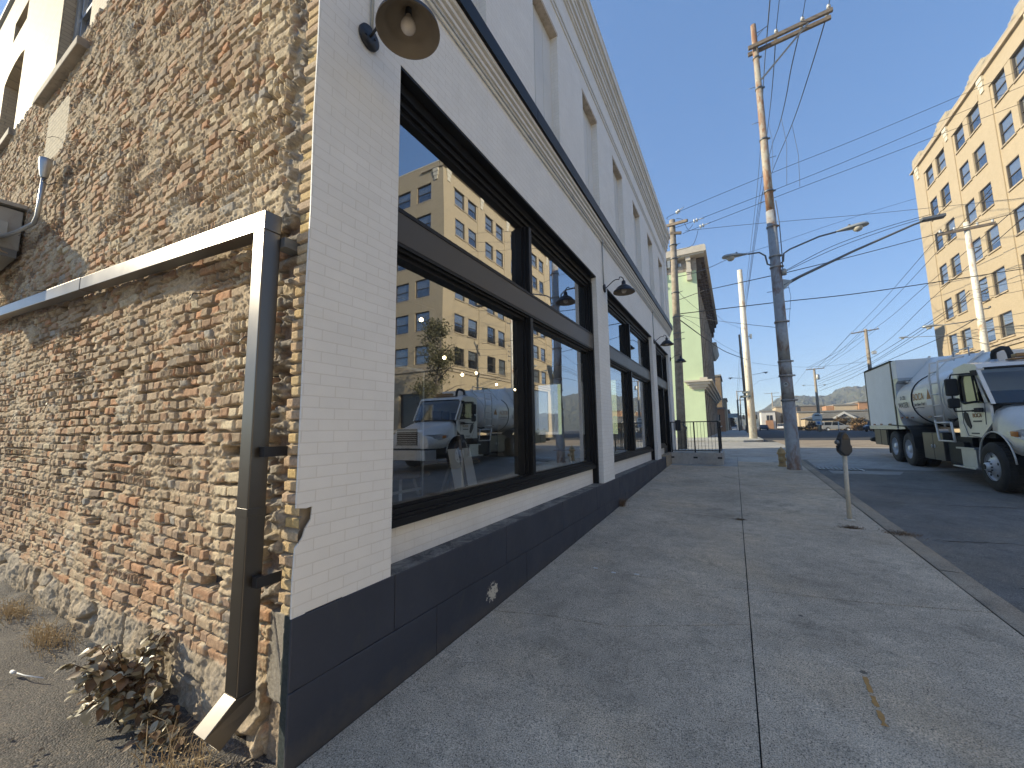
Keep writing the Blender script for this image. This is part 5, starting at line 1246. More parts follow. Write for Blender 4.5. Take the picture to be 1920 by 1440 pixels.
    ws = MB(); ws.tube([vs[2*k] for k in range(nn+1)], .030, 6); ws.tube([vs[2*k+1] for k in range(nn+1)], .030, 6); ws.tube([vs[0], vs[1]], .028, 6); ws.tube([vs[-2], vs[-1]], .028, 6); ws.tube([(7.5, 11.17, 2.2), (7.9, 11.14, 2.26), (8.3, 11.13, 2.24)], .014, 6); ws.build('windscreen_seal', M['chassis'], T)
    s = MB()
    s.tube([(xn-.003, 12.66, 2.95), (xn-.003, 12.66, 1.75), (xn-.003, 12.5, 1.46), (xn-.003, 12.0, 1.43)], .006, 5); s.tube([(xn-.003, 11.60, 2.2), (xn-.003, 11.66, 1.72)], .006, 5); s.build('door_seam', M['chassis'], T)
    h = MB(); h.prism([(12.60, 2.00), (12.52, 2.04), (12.40, 1.99), (12.30, 1.68), (12.36, 1.62), (12.50, 1.72), (12.60, 1.88)], 'x', xn-.012, xn+.0); h.build('door_handle', M['chassis'], T)
    text('lettering', 'BOCA', .14, M['letter_orange'], T, side(12.0, 1.93, xn-.006)); 
    s = MB(); s.box(xn-.006, xn-.001, 11.84, 12.2, 2.02, 2.07); s.box(xn-.006, xn-.001, 11.83, 12.2, 1.78, 1.815); s.box(xn-.006, xn-.001, 12.0, 12.35, 1.50, 1.53); s.build('door_decal', M['letter_dark'], T)
    # hood with wheel arches
    def hood_ring(y):
        u = (11.42-y)/1.55
        A = [(0, 2.17), (.62, 2.16), (.92, 2.12), (1.05, 2.03), (1.11, 1.86), (1.135, 1.70), (1.14, 1.50), (1.14, 1.35), (1.13, 1.08)]
        C = [(0, 1.83), (.48, 1.81), (.64, 1.74), (.76, 1.62), (.93, 1.58), (1.04, 1.52), (1.10, 1.40), (1.11, 1.28), (1.09, 1.10)]
        k = u*u*(3-2*u)*.5+u*.5
        return [(a[0]+(c[0]-a[0])*k, a[1]+(c[1]-a[1])*k) for a, c in zip(A, C)]
    hd = MB(); ys = [11.42, 11.2, 11.0, 10.8, 10.6, 10.4, 10.2, 10.02, 9.90, 9.86]; cx = 8.23; n = 9; rows = []
    for i, y in enumerate(ys):
        r = hood_ring(y); k = 1 if i < 7 else (.985, .95, .90)[i-7]
        rows.append([(cx-a*k, y, 1.08+(z-1.08)*(1 if i < 7 else (.99, .97, .93)[i-7])) for a, z in reversed(r)]+[(cx+a*k, y, 1.08+(z-1.08)*(1 if i < 7 else (.99, .97, .93)[i-7])) for a, z in r[1:]])
    vs = [v for r in rows for v in r]; m_ = len(rows[0])
    def arch_out(y, z): return ((y-11.44)**2+((z-.86))**2) < .66**2
    fs = []
    for i in range(len(ys)-1):
        for j in range(m_-1):
            fs.append((i*m_+j, i*m_+j+1, (i+1)*m_+j+1, (i+1)*m_+j))
    # push lower side vertices up to the arch line
    vv = []
    for (x, y, z) in vs:
        dy = abs(y-11.44)
        if abs(x-cx) > 1.0 and dy < .70:
            za = .86+math.sqrt(max(0, .70**2-dy**2))
            z = max(z, min(za, 1.72))
        vv.append((x, y, z))
    hd.add(vv, fs, True); hd.add([vv[(len(ys)-1)*m_+j] for j in range(m_)], [tuple(range(m_))], False)
    HD = hd.build('hood', M['truck_white'], T)
    so = HD.modifiers.new('thick', 'SOLIDIFY'); so.thickness = .02; so.offset = -1
    # arch lip, inner well
    a = MB(); pts = [(7.095, 11.44+.70*math.cos(t_), .86+.70*math.sin(t_)) for t_ in [math.pi*(-.02+1.0*k/18) for k in range(19)]]; a.tube(pts, .016, 6); a.build('arch_lip', M['truck_white'], T)
    for s_, xx in ((1, 7.14), (-1, 9.30)):
        a = MB()
        p2 = [(11.44+.69*math.cos(t_), .86+.69*math.sin(t_)) for t_ in [math.pi*k/14 for k in range(15)]]
        a.add([(xx, y, z) for y, z in p2]+[(xx+s_*.55, y, z) for y, z in p2], [(k, k+1, k+16, k+15) for k in range(14)], True)
        a.box(min(xx+s_*.55, xx+s_*.57), max(xx+s_*.55, xx+s_*.57), 10.7, 12.2, .7, 1.6)
        a.box(min(xx, xx+s_*.3), max(xx, xx+s_*.3), 12.05, 12.2, .65, 1.45)
        a.build('wheel_well', M['chassis'], T)
    # side skirt of the fender behind the wheel is part of the cab; steps
    s = MB(); s.box(7.06, 7.5, 12.25, 13.15, 1.12, 1.16); s.box(7.02, 7.5, 12.2, 13.3, .66, .70); s.box(7.10, 7.45, 12.3, 13.0, .70, 1.12); s.build('cab_step', M['truck_alu'], T, bevel=.006)
    # grille, headlamps, bumper
    g = MB(); g.box(7.72, 8.74, 9.835, 9.86, 1.22, 1.80)
    G_ = g.build('grille', M['chassis'], T)
    g = MB()
    for k in range(7): g.box(7.74, 8.72, 9.815, 9.835, 1.26+k*.078, 1.285+k*.078)
    g.box(7.70, 8.76, 9.81, 9.84, 1.80, 1.83); g.box(7.70, 8.76, 9.81, 9.84, 1.19, 1.22); g.build('grille_bar', M['truck_alu'], G_)
    for s_ in (-1, 1):
        x0 = cx+s_*.80
        h = MB(); pts = []
        q = [(x0-s_*.16, 9.86, 1.36), (x0-s_*.16, 9.86, 1.52), (x0+s_*.14, 9.90, 1.58), (x0+s_*.30, 10.25, 1.60), (x0+s_*.345, 10.62, 1.55), (x0+s_*.345, 10.62, 1.49), (x0+s_*.31, 10.2, 1.38), (x0+s_*.16, 9.88, 1.34)]
        q = [(x-s_*-.022, y+(.0 if y < 9.95 else .2), z+.02) for x, y, z in q]
        c_ = (sum(v[0] for v in q)/8+s_*.10, sum(v[1] for v in q)/8-.10, 1.47)
        h.add(q+[c_], [(k, (k+1) % 8, 8) for k in range(8)], True); L = h.build('headlight', M['headlamp'], T)
        h = MB(); q = [(x0+s_*.34, 10.50, 1.46), (x0+s_*.34, 10.50, 1.57), (x0+s_*.375, 10.68, 1.58), (x0+s_*.375, 10.68, 1.48)]; c_ = (x0+s_*.385, 10.59, 1.52)
        h.add([(x+s_*.012, y, z) for x, y, z in q]+[c_], [(0, 1, 4), (1, 2, 4), (2, 3, 4), (3, 0, 4)], True); h.build('indicator', M['amber'], L)
    b = MB(); b.prism([(7.10, 10.18), (7.25, 9.74), (7.6, 9.66), (8.86, 9.66), (9.2, 9.74), (9.36, 10.18), (9.28, 10.18), (9.14, 9.82), (8.84, 9.74), (7.62, 9.74), (7.32, 9.82), (7.18, 10.18)], 'z', .68, 1.04); b.build('bumper', M['truck_alu'], T, bevel=.012)
    b = MB(); b.prism([(7.14, 10.15), (7.29, 9.80), (7.6, 9.73), (8.86, 9.73), (9.17, 9.80), (9.32, 10.15), (9.2, 10.3), (7.2, 10.3)], 'z', .76, 1.10); b.build('lower_valance', M['chassis'], T)
    # mirrors
    for s_, xm in ((-1, 6.83), (1, 9.63)):
        m = MB(); m.box(xm-.11, xm+.11, 12.20, 12.32, 2.42, 2.84); m.build('mirror', M['chassis'], T, bevel=.035)
        m = MB(); m.box(xm-.10, xm+.10, 12.18, 12.31, 2.12, 2.36); m.build('mirror', M['chassis'], T, bevel=.035)
        xe = 7.08 if s_ < 0 else 9.38
        m = MB(); m.tube([(xe, 11.82, 2.90), (xe+s_*.06, 11.95, 2.92), (xm, 12.22, 2.93), (xm, 12.28, 2.86), (xm, 12.28, 2.10), (xm, 12.24, 2.04), (xe+s_*.04, 11.80, 2.04), (xe, 11.76, 2.06)], .016, 8); m.box(min(xe, xe+s_*.06), max(xe, xe+s_*.06), 11.70, 11.84, 2.85, 2.97); m.box(min(xe, xe+s_*.08), max(xe, xe+s_*.08), 11.64, 11.84, 2.0, 2.10); m.build('mirror_arm', M['chassis'], T)
    # roof gear: light bar, exhaust
    b = MB(); b.box(7.75, 8.75, 11.98, 12.20, 3.19, 3.225); b.box(7.85, 8.65, 11.99, 12.19, 3.25, 3.33); b.build('amber_light_bar', M['amber_bar'], T, bevel=.02)
    e = MB(); e.tube([(7.95, 13.12, 3.0), (7.95, 13.12, 3.34)], .075, 14); e.build('air_stack', M['truck_alu'], T)
    e = MB(); e.tube([(7.95, 13.12, 3.32), (7.95, 13.12, 3.46), (7.95, 13.06, 3.54), (8.0, 12.85, 3.58), (8.03, 12.72, 3.54), (8.04, 12.66, 3.42), (8.05, 12.62, 3.14)], .055, 14); e.build('exhaust_elbow', M['chassis'], T)
    h = MB(); h.tube([(7.6, 13.3, 3.5), (7.6, 13.3, 3.72), (7.62, 14.2, 3.74), (7.62, 14.2, 3.5)], .016, 8); h.build('grab_rail', M['truck_alu'], T)
    w = MB()
    for k in range(3): w.tube([(7.2, 13.0+.05*k, 1.9), (7.1, 13.2, 1.86-.03*k), (7.15, 13.6, 1.88), (7.3, 13.9, 1.80)], .014, 6)
    w.build('air_hose', M['chassis'], T)
truck()

# ---------------------------------------------------------------- buff office building across the street
def office():
    X = 18.5; Y0, Y1 = 24.6, 47.95; ZB = .75
    T = thing('office_building', 'tall buff brick office building with paired sash windows and stepped parapet', 'building', (24, 36, ZB))
    bays = [(45.65-5.27*k) for k in range(4)]   # north edge of window pair
    floors = [(22.5, 24.1), (19.55, 21.2), (16.55, 18.2), (13.55, 15.2), (10.5, 12.2), (7.5, 9.15)]
    w = MB(); wp = MB()
    D = .06
    # piers between bays (proud), bay infill set back
    edges = [Y1]
    for b in bays: edges += [b+.25, b-3.75]
    edges.append(Y0)
    for i in range(0, len(edges), 2): w.box(X, X+.5, edges[i+1], edges[i], 7.25, 24.9)
    def wins(b): return [(b-1.48, b+.02), (b-3.52, b-2.08)]
    for b in bays:
        ya, yb = b-3.75, b+.25
        z = 7.25
        for (z0, z1) in sorted(floors):
            w.box(X+D, X+.5, ya, yb, z, z0); 
            cuts = [yb]+[v for q in wins(b) for v in (q[1], q[0])]+[ya]
            for i in range(0, len(cuts), 2):
                if cuts[i]-cuts[i+1] > .01: w.box(X+D if i in (0, 4) else X+D-.06, X+.5, cuts[i+1], cuts[i], z0, z1)
            z = z1
        w.box(X+D-.08, X+.5, ya, yb, z, 24.55); w.box(X, X+.5, ya, yb, 24.55, 24.9)
    w.box(X, X+.5, Y0, Y1, 24.9, 25.3)
    # parapet with stepped centre to each pier
    w.box(X+.02, X+.4, Y0, Y1, 25.42, 25.95)
    for b in bays+[Y0+1.3]:
        c = b+1.35 if b != Y0+1.3 else Y0+.7
        for dz, hw in ((26.08, 1.5), (26.22, 1.15), (26.42, .85)): w.box(X+.02, X+.4, max(Y0, c-hw), min(Y1, c+hw), 25.95, dz) if dz == 26.42 else w.box(X+.025, X+.395, max(Y0, c-hw), min(Y1, c+hw), 25.95, dz)
    # end walls and body
    w.box(X+.501, X+16, Y1-.3, Y1, ZB, 25.9)
    # south end with two window pairs
    ex = [(X+1.5, X+3.2), (X+4.0, X+5.7), (X+8.0, X+9.7), (X+10.5, X+12.2)]
    cuts = [X]+[v for q in ex for v in q]+[X+16]
    for i in range(0, len(cuts), 2): w.box(cuts[i]+(.501 if i == 0 else 0), cuts[i+1], Y0, Y0+.4, 7.25, 24.2)
    for x0, x1 in ex:
        z = 7.25
        for z0, z1 in sorted(floors): w.box(x0, x1, Y0, Y0+.4, z, z0); z = z1
        w.box(x0, x1, Y0, Y0+.4, z, 24.2)
    w.box(X+.501, X+16, Y0, Y0+.4, 24.2, 25.9)
    # ground floor: corner piers and shopfronts
    for y0, y1 in ((Y0, 27.4), (30.0, 31.4), (35.2, 36.8), (40.4, 42.0), (45.8, Y1)): w.box(X, X+.5, y0, y1, ZB-.3, 6.6)
    w.box(X, X+.5, Y0, Y1, 6.6, 6.85)
    for y0, y1 in ((27.4, 30.0), (31.4, 35.2), (36.8, 40.4), (42.0, 45.8)): w.box(X, X+.5, y0, y1, 5.4, 6.6)
    for x0, x1 in ((X+.501, X+2), (X+5, X+7.5), (X+11, X+16)): w.box(x0, x1, Y0, Y0+.4, ZB-.3, 6.85)
    for x0, x1 in ((X+2, X+5), (X+7.5, X+11)): w.box(x0, x1, Y0, Y0+.4, 5, 6.85); w.box(x0, x1, Y0, Y0+.4, ZB-.3, 2)
    w.build('wall', M['buff_brick'], T)
    r = MB(); r.box(X+16, X+16.3, Y0, Y1, ZB, 25.5); r.box(X+.5, X+16, Y0+.4, Y1-.3, 25, 25.1); r.build('roof', M['far_grey'], T)
    c = MB(); c.box(X-.10, X+.5, Y0-.10, Y1+.12, 6.86, 7.24); c.box(X-.2, X+.5, Y0-.2, Y1+.2, 7.12, 7.2); c.box(X+.5, X+16, Y0-.1, Y0, 6.86, 7.24); c.build('belt_course', M['buff_stone'], T)
    c = MB(); c.box(X-.18, X+.5, Y0-.1, Y1+.2, 25.3, 25.42); c.box(X+.5, X+2.6, Y0-.14, Y0, 25.3, 25.42); c.build('parapet_ledge', M['buff_stone'], T)
    cp = MB()
    cp.box(X, X+.42, Y0, Y1, 25.95, 25.99); cp.box(X+.42, X+16, Y0-.02, Y0+.42, 25.9, 26.0)
    for b in bays+[Y0+1.3]:
        cc = b+1.35 if b != Y0+1.3 else Y0+.7
        for dz, hw in ((26.08, 1.5), (26.22, 1.15), (26.42, .85)): cp.box(X-.0, X+.43, max(Y0, cc-hw), min(Y1, cc+hw), dz+.001*hw, dz+.045)
    cp.build('coping', M['coping'], T)
    for y in [e+(-.95 if i % 2 == 0 else .95)*0 for i, e in enumerate(())]: pass
    for i in range(0, len(edges), 2):
        yc = (edges[i]+edges[i+1])/2; br = MB()
        for hw, z0, z1, d in ((.32, 24.94, 25.25, .14), (.27, 24.58, 24.94, .10), (.20, 24.2, 24.58, .07)): br.box(X-d, X-.001, yc-hw, yc+hw, z0, z1)
        br.build('pier_ornament', M['coping'], T)
    br = MB()
    for hw, z0, z1, d in ((.32, 24.94, 25.25, .14), (.27, 24.58, 24.94, .10), (.20, 24.2, 24.58, .07)): br.box(X+.85-hw, X+.85+hw, Y0-d, Y0-.001, z0, z1)
    br.build('pier_ornament', M['coping'], T)
    rs = random.Random(2)
    def window(x, y0, y1, z0, z1, ax):
        f = MB()
        def bx(a0, a1, b0, b1, d0, d1):
            f.box(x+d0, x+d1, a0, a1, b0, b1) if ax == 'x' else f.box(a0, a1, x+d0, x+d1, b0, b1)
        zm = (z0+z1)/2
        bx(y0, y0+.07, z0, z1, .0, .08); bx(y1-.07, y1, z0, z1, .0, .08); bx(y0+.07, y1-.07, z0, z0+.07, .0, .08); bx(y0+.07, y1-.07, z1-.06, z1, .0, .08); bx(y0+.07, y1-.07, zm-.03, zm+.03, .02, .08)
        F = f.build('window', M['sash'], T)
        g = MB(); d = .06
        P = (lambda a, b: (x+d, a, b)) if ax == 'x' else (lambda a, b: (a, x+d, b))
        g.add([P(y0+.06, z0+.06), P(y1-.06, z0+.06), P(y1-.06, z1-.05), P(y0+.06, z1-.05)], [(0, 1, 2, 3)], False); g.build('pane', M['win_glass'], F)
        b = MB(); k = rs.choice((.0, .5, .5, .95, .95, .7, .97)); zb = z1-(z1-z0)*k; d = .12
        if k: b.add([P(y0+.05, zb), P(y1-.05, zb), P(y1-.05, z1), P(y0+.05, z1)], [(0, 1, 2, 3)], False)
        o = len(b.v); b.m = 1; d = .3; b.add([P(y0-.1, z0-.1), P(y1+.1, z0-.1), P(y1+.1, z1+.1), P(y0-.1, z1+.1)], [(0, 1, 2, 3)], False)
        b.build('blind', [M['blind'], M['dark_room']], F)
        s = MB()
        if ax == 'x': s.box(x-.10, x+.06, y0-.06, y1+.06, z0-.09, z0-.002)
        else: s.box(y0-.06, y1+.06, x-.10, x+.06, z0-.09, z0-.002)
        s.build('sill', M['buff_stone'], F)
    for b in bays:
        for z0, z1 in floors:
            for y0, y1 in wins(b): window(X+D+.02, y0, y1, z0, z1, 'x')
    for x0, x1 in ex:
        for z0, z1 in floors: window(Y0+.08, x0, x1, z0, z1, 'y')
    for y0, y1 in ((27.4, 30.0), (31.4, 35.2), (36.8, 40.4), (42.0, 45.8)):
        g = MB(); g.box(X+.35, X+.4, y0, y1, ZB, 5.4); g.build('shop_window', M['far_dark'], T)
    for y0, y1 in ((30.6, 35.0), (38.4, 42.0)):
        a = MB(); a.prism([(X-.02, 5.9), (X-1.3, 4.3), (X-1.3, 4.0), (X-.02, 4.0)], 'y', y0, y1); a.build('awning', M['awning'], T)
    for x0, x1 in ((X+2, X+5), (X+7.5, X+11)):
        g = MB(); g.box(x0, x1, Y0+.3, Y0+.34, 2, 5); g.build('shop_window', M['far_dark'], T)
office()

# block on the near side of the cross street, opposite the brick building (out of view, added to bounce sunlight onto the white front)
def opposite():
    X, Y0, Y1 = 18.6, -34.0, 7.0
    T = thing('added_bounce_building', 'long three storey pale brick building out of view, added to bounce sun onto the white shop front', 'building', (24, -10, 0))
    w = MB(); n = 9; p_ = (Y1-Y0)/n; e = Y0
    fl = [(1.0, 3.4), (5.2, 7.2), (8.8, 10.8)]
    for k in range(n):
        a, b = Y0+k*p_+1.1, Y0+(k+1)*p_-1.1
        w.box(X, X+.4, e, a, -.3, 12.6); z = -.3
        for z0, z1 in fl: w.box(X, X+.4, a, b, z, z0); z = z1
        w.box(X, X+.4, a, b, z, 12.6); e = b
    w.box(X, X+.4, e, Y1, -.3, 12.6); w.box(X+.4, X+14, Y1-.4, Y1, -.3, 12.6); w.box(X+.4, X+14, Y0, Y0+.4, -.3, 12.6); w.box(X+13.6, X+14, Y0+.4, Y1-.4, -.3, 12.6)
    w.build('wall', M['cream_brick'], T)
    r = MB(); r.box(X-.25, X+.6, Y0-.2, Y1+.2, 12.6, 12.9); r.box(X+.6, X+14, Y0, Y1, 12.4, 12.5); r.build('roof', M['old_cornice'], T)
    for k in range(n):
        for z0, z1 in fl:
            a, b = Y0+k*p_+1.1, Y0+(k+1)*p_-1.1; g = MB(); g.box(X+.12, X+.16, a, b, z0, z1); F = g.build('window', M['win_glass'], T)
            f = MB(); f.box(X+.06, X+.12, (a+b)/2-.04, (a+b)/2+.04, z0, z1); f.box(X-.06, X+.12, a-.1, b+.1, z0-.12, z0-.001); f.build('frame', M['sash'], F)
opposite()

# ---------------------------------------------------------------- green building on the far corner
def green():
    T = thing('green_building', 'tall old building with pale green stucco side and ornate bracketed cornice', 'building', (-8, 50, .8))
    X, Y0, Y1 = -.14, 40.0, 70.0; Z1 = 16.9
    w = MB(); w.box(-15, X+.01, Y0-.03, Y0+.3, .7, 17.0); w.build('side_wall', M['green_stucco'], T)
    w = MB(); w.box(-15, X-.3, Y0+.3, Y1, .7, 17.0); w.build('main_block', M['old_stone'], T)
    f = MB()
    yy = [Y0, Y0+1.0]
    n = 9; pitch = (Y1-Y0)/n
    for k in range(n+1):
        y = Y0+k*pitch; f.box(X-.46, X, y+.31 if k == 0 else y-.45, y+(.9 if k == 0 else .45 if k < n else 0), .7, 16.6)
    for z0, z1 in ((.7, 1.6), (5.3, 7.2), (10.6, 12.2), (15.4, 16.9)): f.box(X-.46, X-.12, Y0+.31, Y1, z0, z1)
    f.build('street_front', M['old_stone'], T)
    for k in range(n):
        for z0, z1 in ((1.6, 5.3), (7.2, 10.6), (12.2, 15.4)):
            g = MB(); a, b = Y0+k*pitch+(.9 if k == 0 else .45), Y0+(k+1)*pitch-.45; m_ = (a+b)/2
            g.box(X-.34, X-.3, a, m_-.12, z0, z1); g.box(X-.34, X-.3, m_+.12, b, z0, z1); g.box(X-.3, X-.2, m_-.12, m_+.12, z0, z1)
            g.build('window', M['far_dark'], T)
    # lower cornice at the shopfront
    c = MB()
    for z0, z1, o in ((5.3, 5.5, .15), (5.5, 5.75, .35), (5.75, 6.0, .55), (6.0, 6.15, .75)): c.box(X-.2, X+o, Y0-o, Y1, z0, z1); c.box(X-.9-o, X-.2, Y0-o, Y0, z0, z1)
    c.box(X-.3, X+.35, Y0-.4, Y0+.5, 6.15, 6.4); c.build('shop_cornice', M['old_cornice'], T)
    c = MB()
    c.prism([(-15, 18.45), (X+1.0, 18.45), (X+1.0, 18.95), (X+.9, 19.1), (-15, 19.1)], 'y', Y0-.9, Y1+.5)
    c.box(-15, X+.85, Y0-.75, Y1+.4, 18.3, 18.45); c.build('cornice', M['old_cornice'], T)
    fz = MB(); fz.box(-15, X+.05, Y0-.06, Y0+.02, 17.0, 18.3); fz.box(X-.45, X+.06, Y0+.02, Y1, 16.9, 18.3); fz.build('frieze', M['old_stone'], T)
    for i, x in enumerate((-.75, -3.9, -7.0)):
        b = MB(); b.box(x-.22, x+.22, Y0-.62, Y0-.06, 17.9, 18.3); b.box(x-.19, x+.19, Y0-.45, Y0-.06, 17.0, 17.9); b.box(x-.24, x+.24, Y0-.5, Y0-.06, 16.75, 17.0); b.box(x-.19, x+.19, Y0-.40, Y0-.02, 16.2, 16.75); b.box(x-.22, x+.22, Y0-.45, Y0-.02, 16.0, 16.2); b.build('bracket', M['old_cornice'], T)
    for x in (-1.9, -2.8, -4.9, -5.8):
        b = MB(); b.box(x-.2, x+.2, Y0-.5, Y0-.06, 17.85, 18.28); b.box(x-.16, x+.16, Y0-.3, Y0-.06, 17.55, 17.85); b.build('bracket', M['old_dark'], T)
    for k in range(26):
        y = Y0+.5+k*(Y1-Y0-.6)/25; b = MB(); b.box(X+.06, X+.75, y-.22, y+.22, 17.75, 18.28); b.box(X+.06, X+.48, y-.18, y+.18, 17.0, 17.75); b.box(X+.0, X+.32, y-.14, y+.14, 16.2, 17.0); b.build('bracket', M['old_dark'], T)
green()

def block(name, label, x0, x1, y0, y1, z0, z1, mat, wins=(), roofmat='far_grey', par=.0):
    T = thing(name, label, 'building', ((x0+x1)/2, (y0+y1)/2, z0))
    w = MB(); w.box(x0, x1, y0, y1, z0, z1); w.build('wall', M[mat], T)
    r = MB(); r.box(x0-.2, x1+.2, y0-.2, y1+.2, z1, z1+.35); r.build('roof', M[roofmat], T)
    for (a, b, c, d, face) in wins:
        g = MB()
        if face == 'y': g.box(a, b, y0-.06, y0+.02, c, d)
        else: g.box(x1-.02, x1+.06, a, b, c, d)
        F = g.build('window', M['far_dark'], T)
        f = MB()
        if face == 'y': f.box(a-.1, b+.1, y0-.12, y0, c-.14, c-.01); f.box((a+b)/2-.05, (a+b)/2+.05, y0-.09, y0-.06, c, d)
        else: f.box(x1, x1+.12, a-.1, b+.1, c-.14, c-.01); f.box(x1+.06, x1+.09, (a+b)/2-.05, (a+b)/2+.05, c, d)
        f.build('sill', M['old_cornice'], F)
    return T
T = block('row_building', 'second old building with a carved cornice directly beyond the green one', -14, -.6, 70.6, 84, .7, 14.6, 'old_stone', [(72+3*k, 73.4+3*k, z, z+2.2, 'x') for k in range(4) for z in (2, 6.5, 10.5)])
c = MB(); c.prism([(-.7, 15.0), (.25, 15.0), (.45, 15.5), (-.7, 15.5)], 'y', 70.4, 84.2); c.prism([(-.7, 14.4), (-.2, 14.4), (.25, 15.0), (-.7, 15.0)], 'y', 70.4, 84.2); c.build('cornice', M['old_cornice'], T)
block('brown_tower', 'narrow brown brick building with pale lower wall down the far street', -12, .15, 92, 104, .7, 12.3, 'far_brown', [(-2.6, -1.4, 6.5, 8, 'y'), (-2.6, -1.4, 3, 4.5, 'y')])
block('orange_house', 'low orange brick building at the foot of the brown tower', -6, .55, 88.5, 91.8, .7, 5.3, 'far_orange', [(-.9, -.3, 3.0, 4.2, 'y'), (-2.9, -2.1, 3.0, 4.2, 'y')])
block('pale_shop_block', 'pale stucco building just beyond the brown tower', -10, .75, 106, 118, .7, 8.2, 'far_tan', [(-1.2, -.2, 4.5, 6.5, 'y')])
block('dark_shop_block', 'low dark shop building farther down the left side of the street', -10, 1.0, 120, 150, .7, 6.0, 'far_brown', [(122+5*k, 124+5*k, 2, 4.5, 'x') for k in range(5)])
S = thing('hanging_shop_sign', 'pale blue rectangular sign hanging over the far left pavement', 'sign', (1.6, 108, 5)); k = MB(); k.box(.9, 2.9, 108, 108.12, 3.9, 4.9); k.build('sign_board', pmat('pale_blue_sign', (.28,.38,.48), .5), S); k = MB(); k.box(1.1, 2.7, 107.94, 108, 4.5, 4.62); k.box(1.3, 2.5, 107.94, 108, 4.2, 4.3); k.build('sign_marks', M['sign_white'], S)
# beyond the crossing, right side
block('white_garage', 'small white building with an orange lower panel beyond the cream pole', 9.8, 13.6, 150, 160, .7, 6.3, 'far_white', [(11.2, 12.8, 3.5, 5.2, 'y')])
T = block('tan_corner_block', 'tan rendered building with brown ivy patch, left of the steel pole', 14.0, 18.2, 152, 165, .7, 7.8, 'far_tan', [(15.2, 16.4, 2.0, 3.4, 'y')])
k = MB(); k.box(10.9, 12.9, 149.6, 149.95, .9, 3.6); k.build('orange_panel', M['far_orange'], T)
block('brown_warehouse', 'brown warehouse with a white garage door behind the parked cars', 17.5, 30, 172, 185, .7, 8.6, 'far_brown', [(22, 23.6, 3.6, 5.2, 'y'), (19.4, 20.8, 3.6, 5.2, 'y')])
k = MB(); k.box(18.4, 22.5, 168, 171.5, .7, 3.9); tag(k.build('garage_door', M['far_white']), 'plain white garage front between two parked cars and the brown warehouse', 'garage')
T = block('long_tan_building', 'long low tan building stretching right of the steel pole', 17.4, 34.0, 131, 150, .7, 5.3, 'far_tan', [(19.5, 22.5, 3.0, 3.8, 'y')])
T = block('tan_store_building', 'higher tan building with a dark roof stub behind the parking sign', 25.8, 30.6, 134, 150, .7, 7.0, 'far_tan')
k = MB(); k.box(24.1, 25.7, 134.2, 140, 5.7, 7.0); k.build('red_stub', M['far_orange'], T)
block('orange_brick_building', 'orange brick building with three dark arched windows beside the truck box', 30.7, 36.5, 133, 150, .7, 7.6, 'far_orange', [(31.9, 32.9, 4.4, 5.9, 'y'), (33.6, 34.6, 4.4, 5.9, 'y'), (35.3, 36.3, 4.4, 5.9, 'y')])
T = thing('gabled_store', 'low cream building with grey shingle roof and a small gable behind the parked suv', 'building', (22, 118, .7))
k = MB(); k.box(17.0, 26, 117, 124, .7, 3.4); k.build('wall', M['far_tan'], T)
k = MB(); k.prism([(16.6, 3.4), (26.5, 3.4), (25.4, 4.7), (21.0, 4.7)], 'y', 116.5, 125); k.prism([(26.5, 2.4), (40, 2.4), (39, 4.6), (25.4, 4.7)], 'y', 119, 126); k.build('roof', M['far_grey'], T)
k = MB(); k.box(20.0, 24.5, 116.9, 116.98, 3.0, 3.35); k.box(18.5, 21, 116.9, 116.98, 3.6, 4.2); k.build('window_band', M['far_dark'], T)
k = MB(); k.prism([(22.2, 3.4), (24.4, 4.9), (26.6, 3.4), (26.2, 3.2), (24.4, 4.4), (22.6, 3.2)], 'y', 116.2, 116.5); k.build('gable_trim', M['far_white'], T)

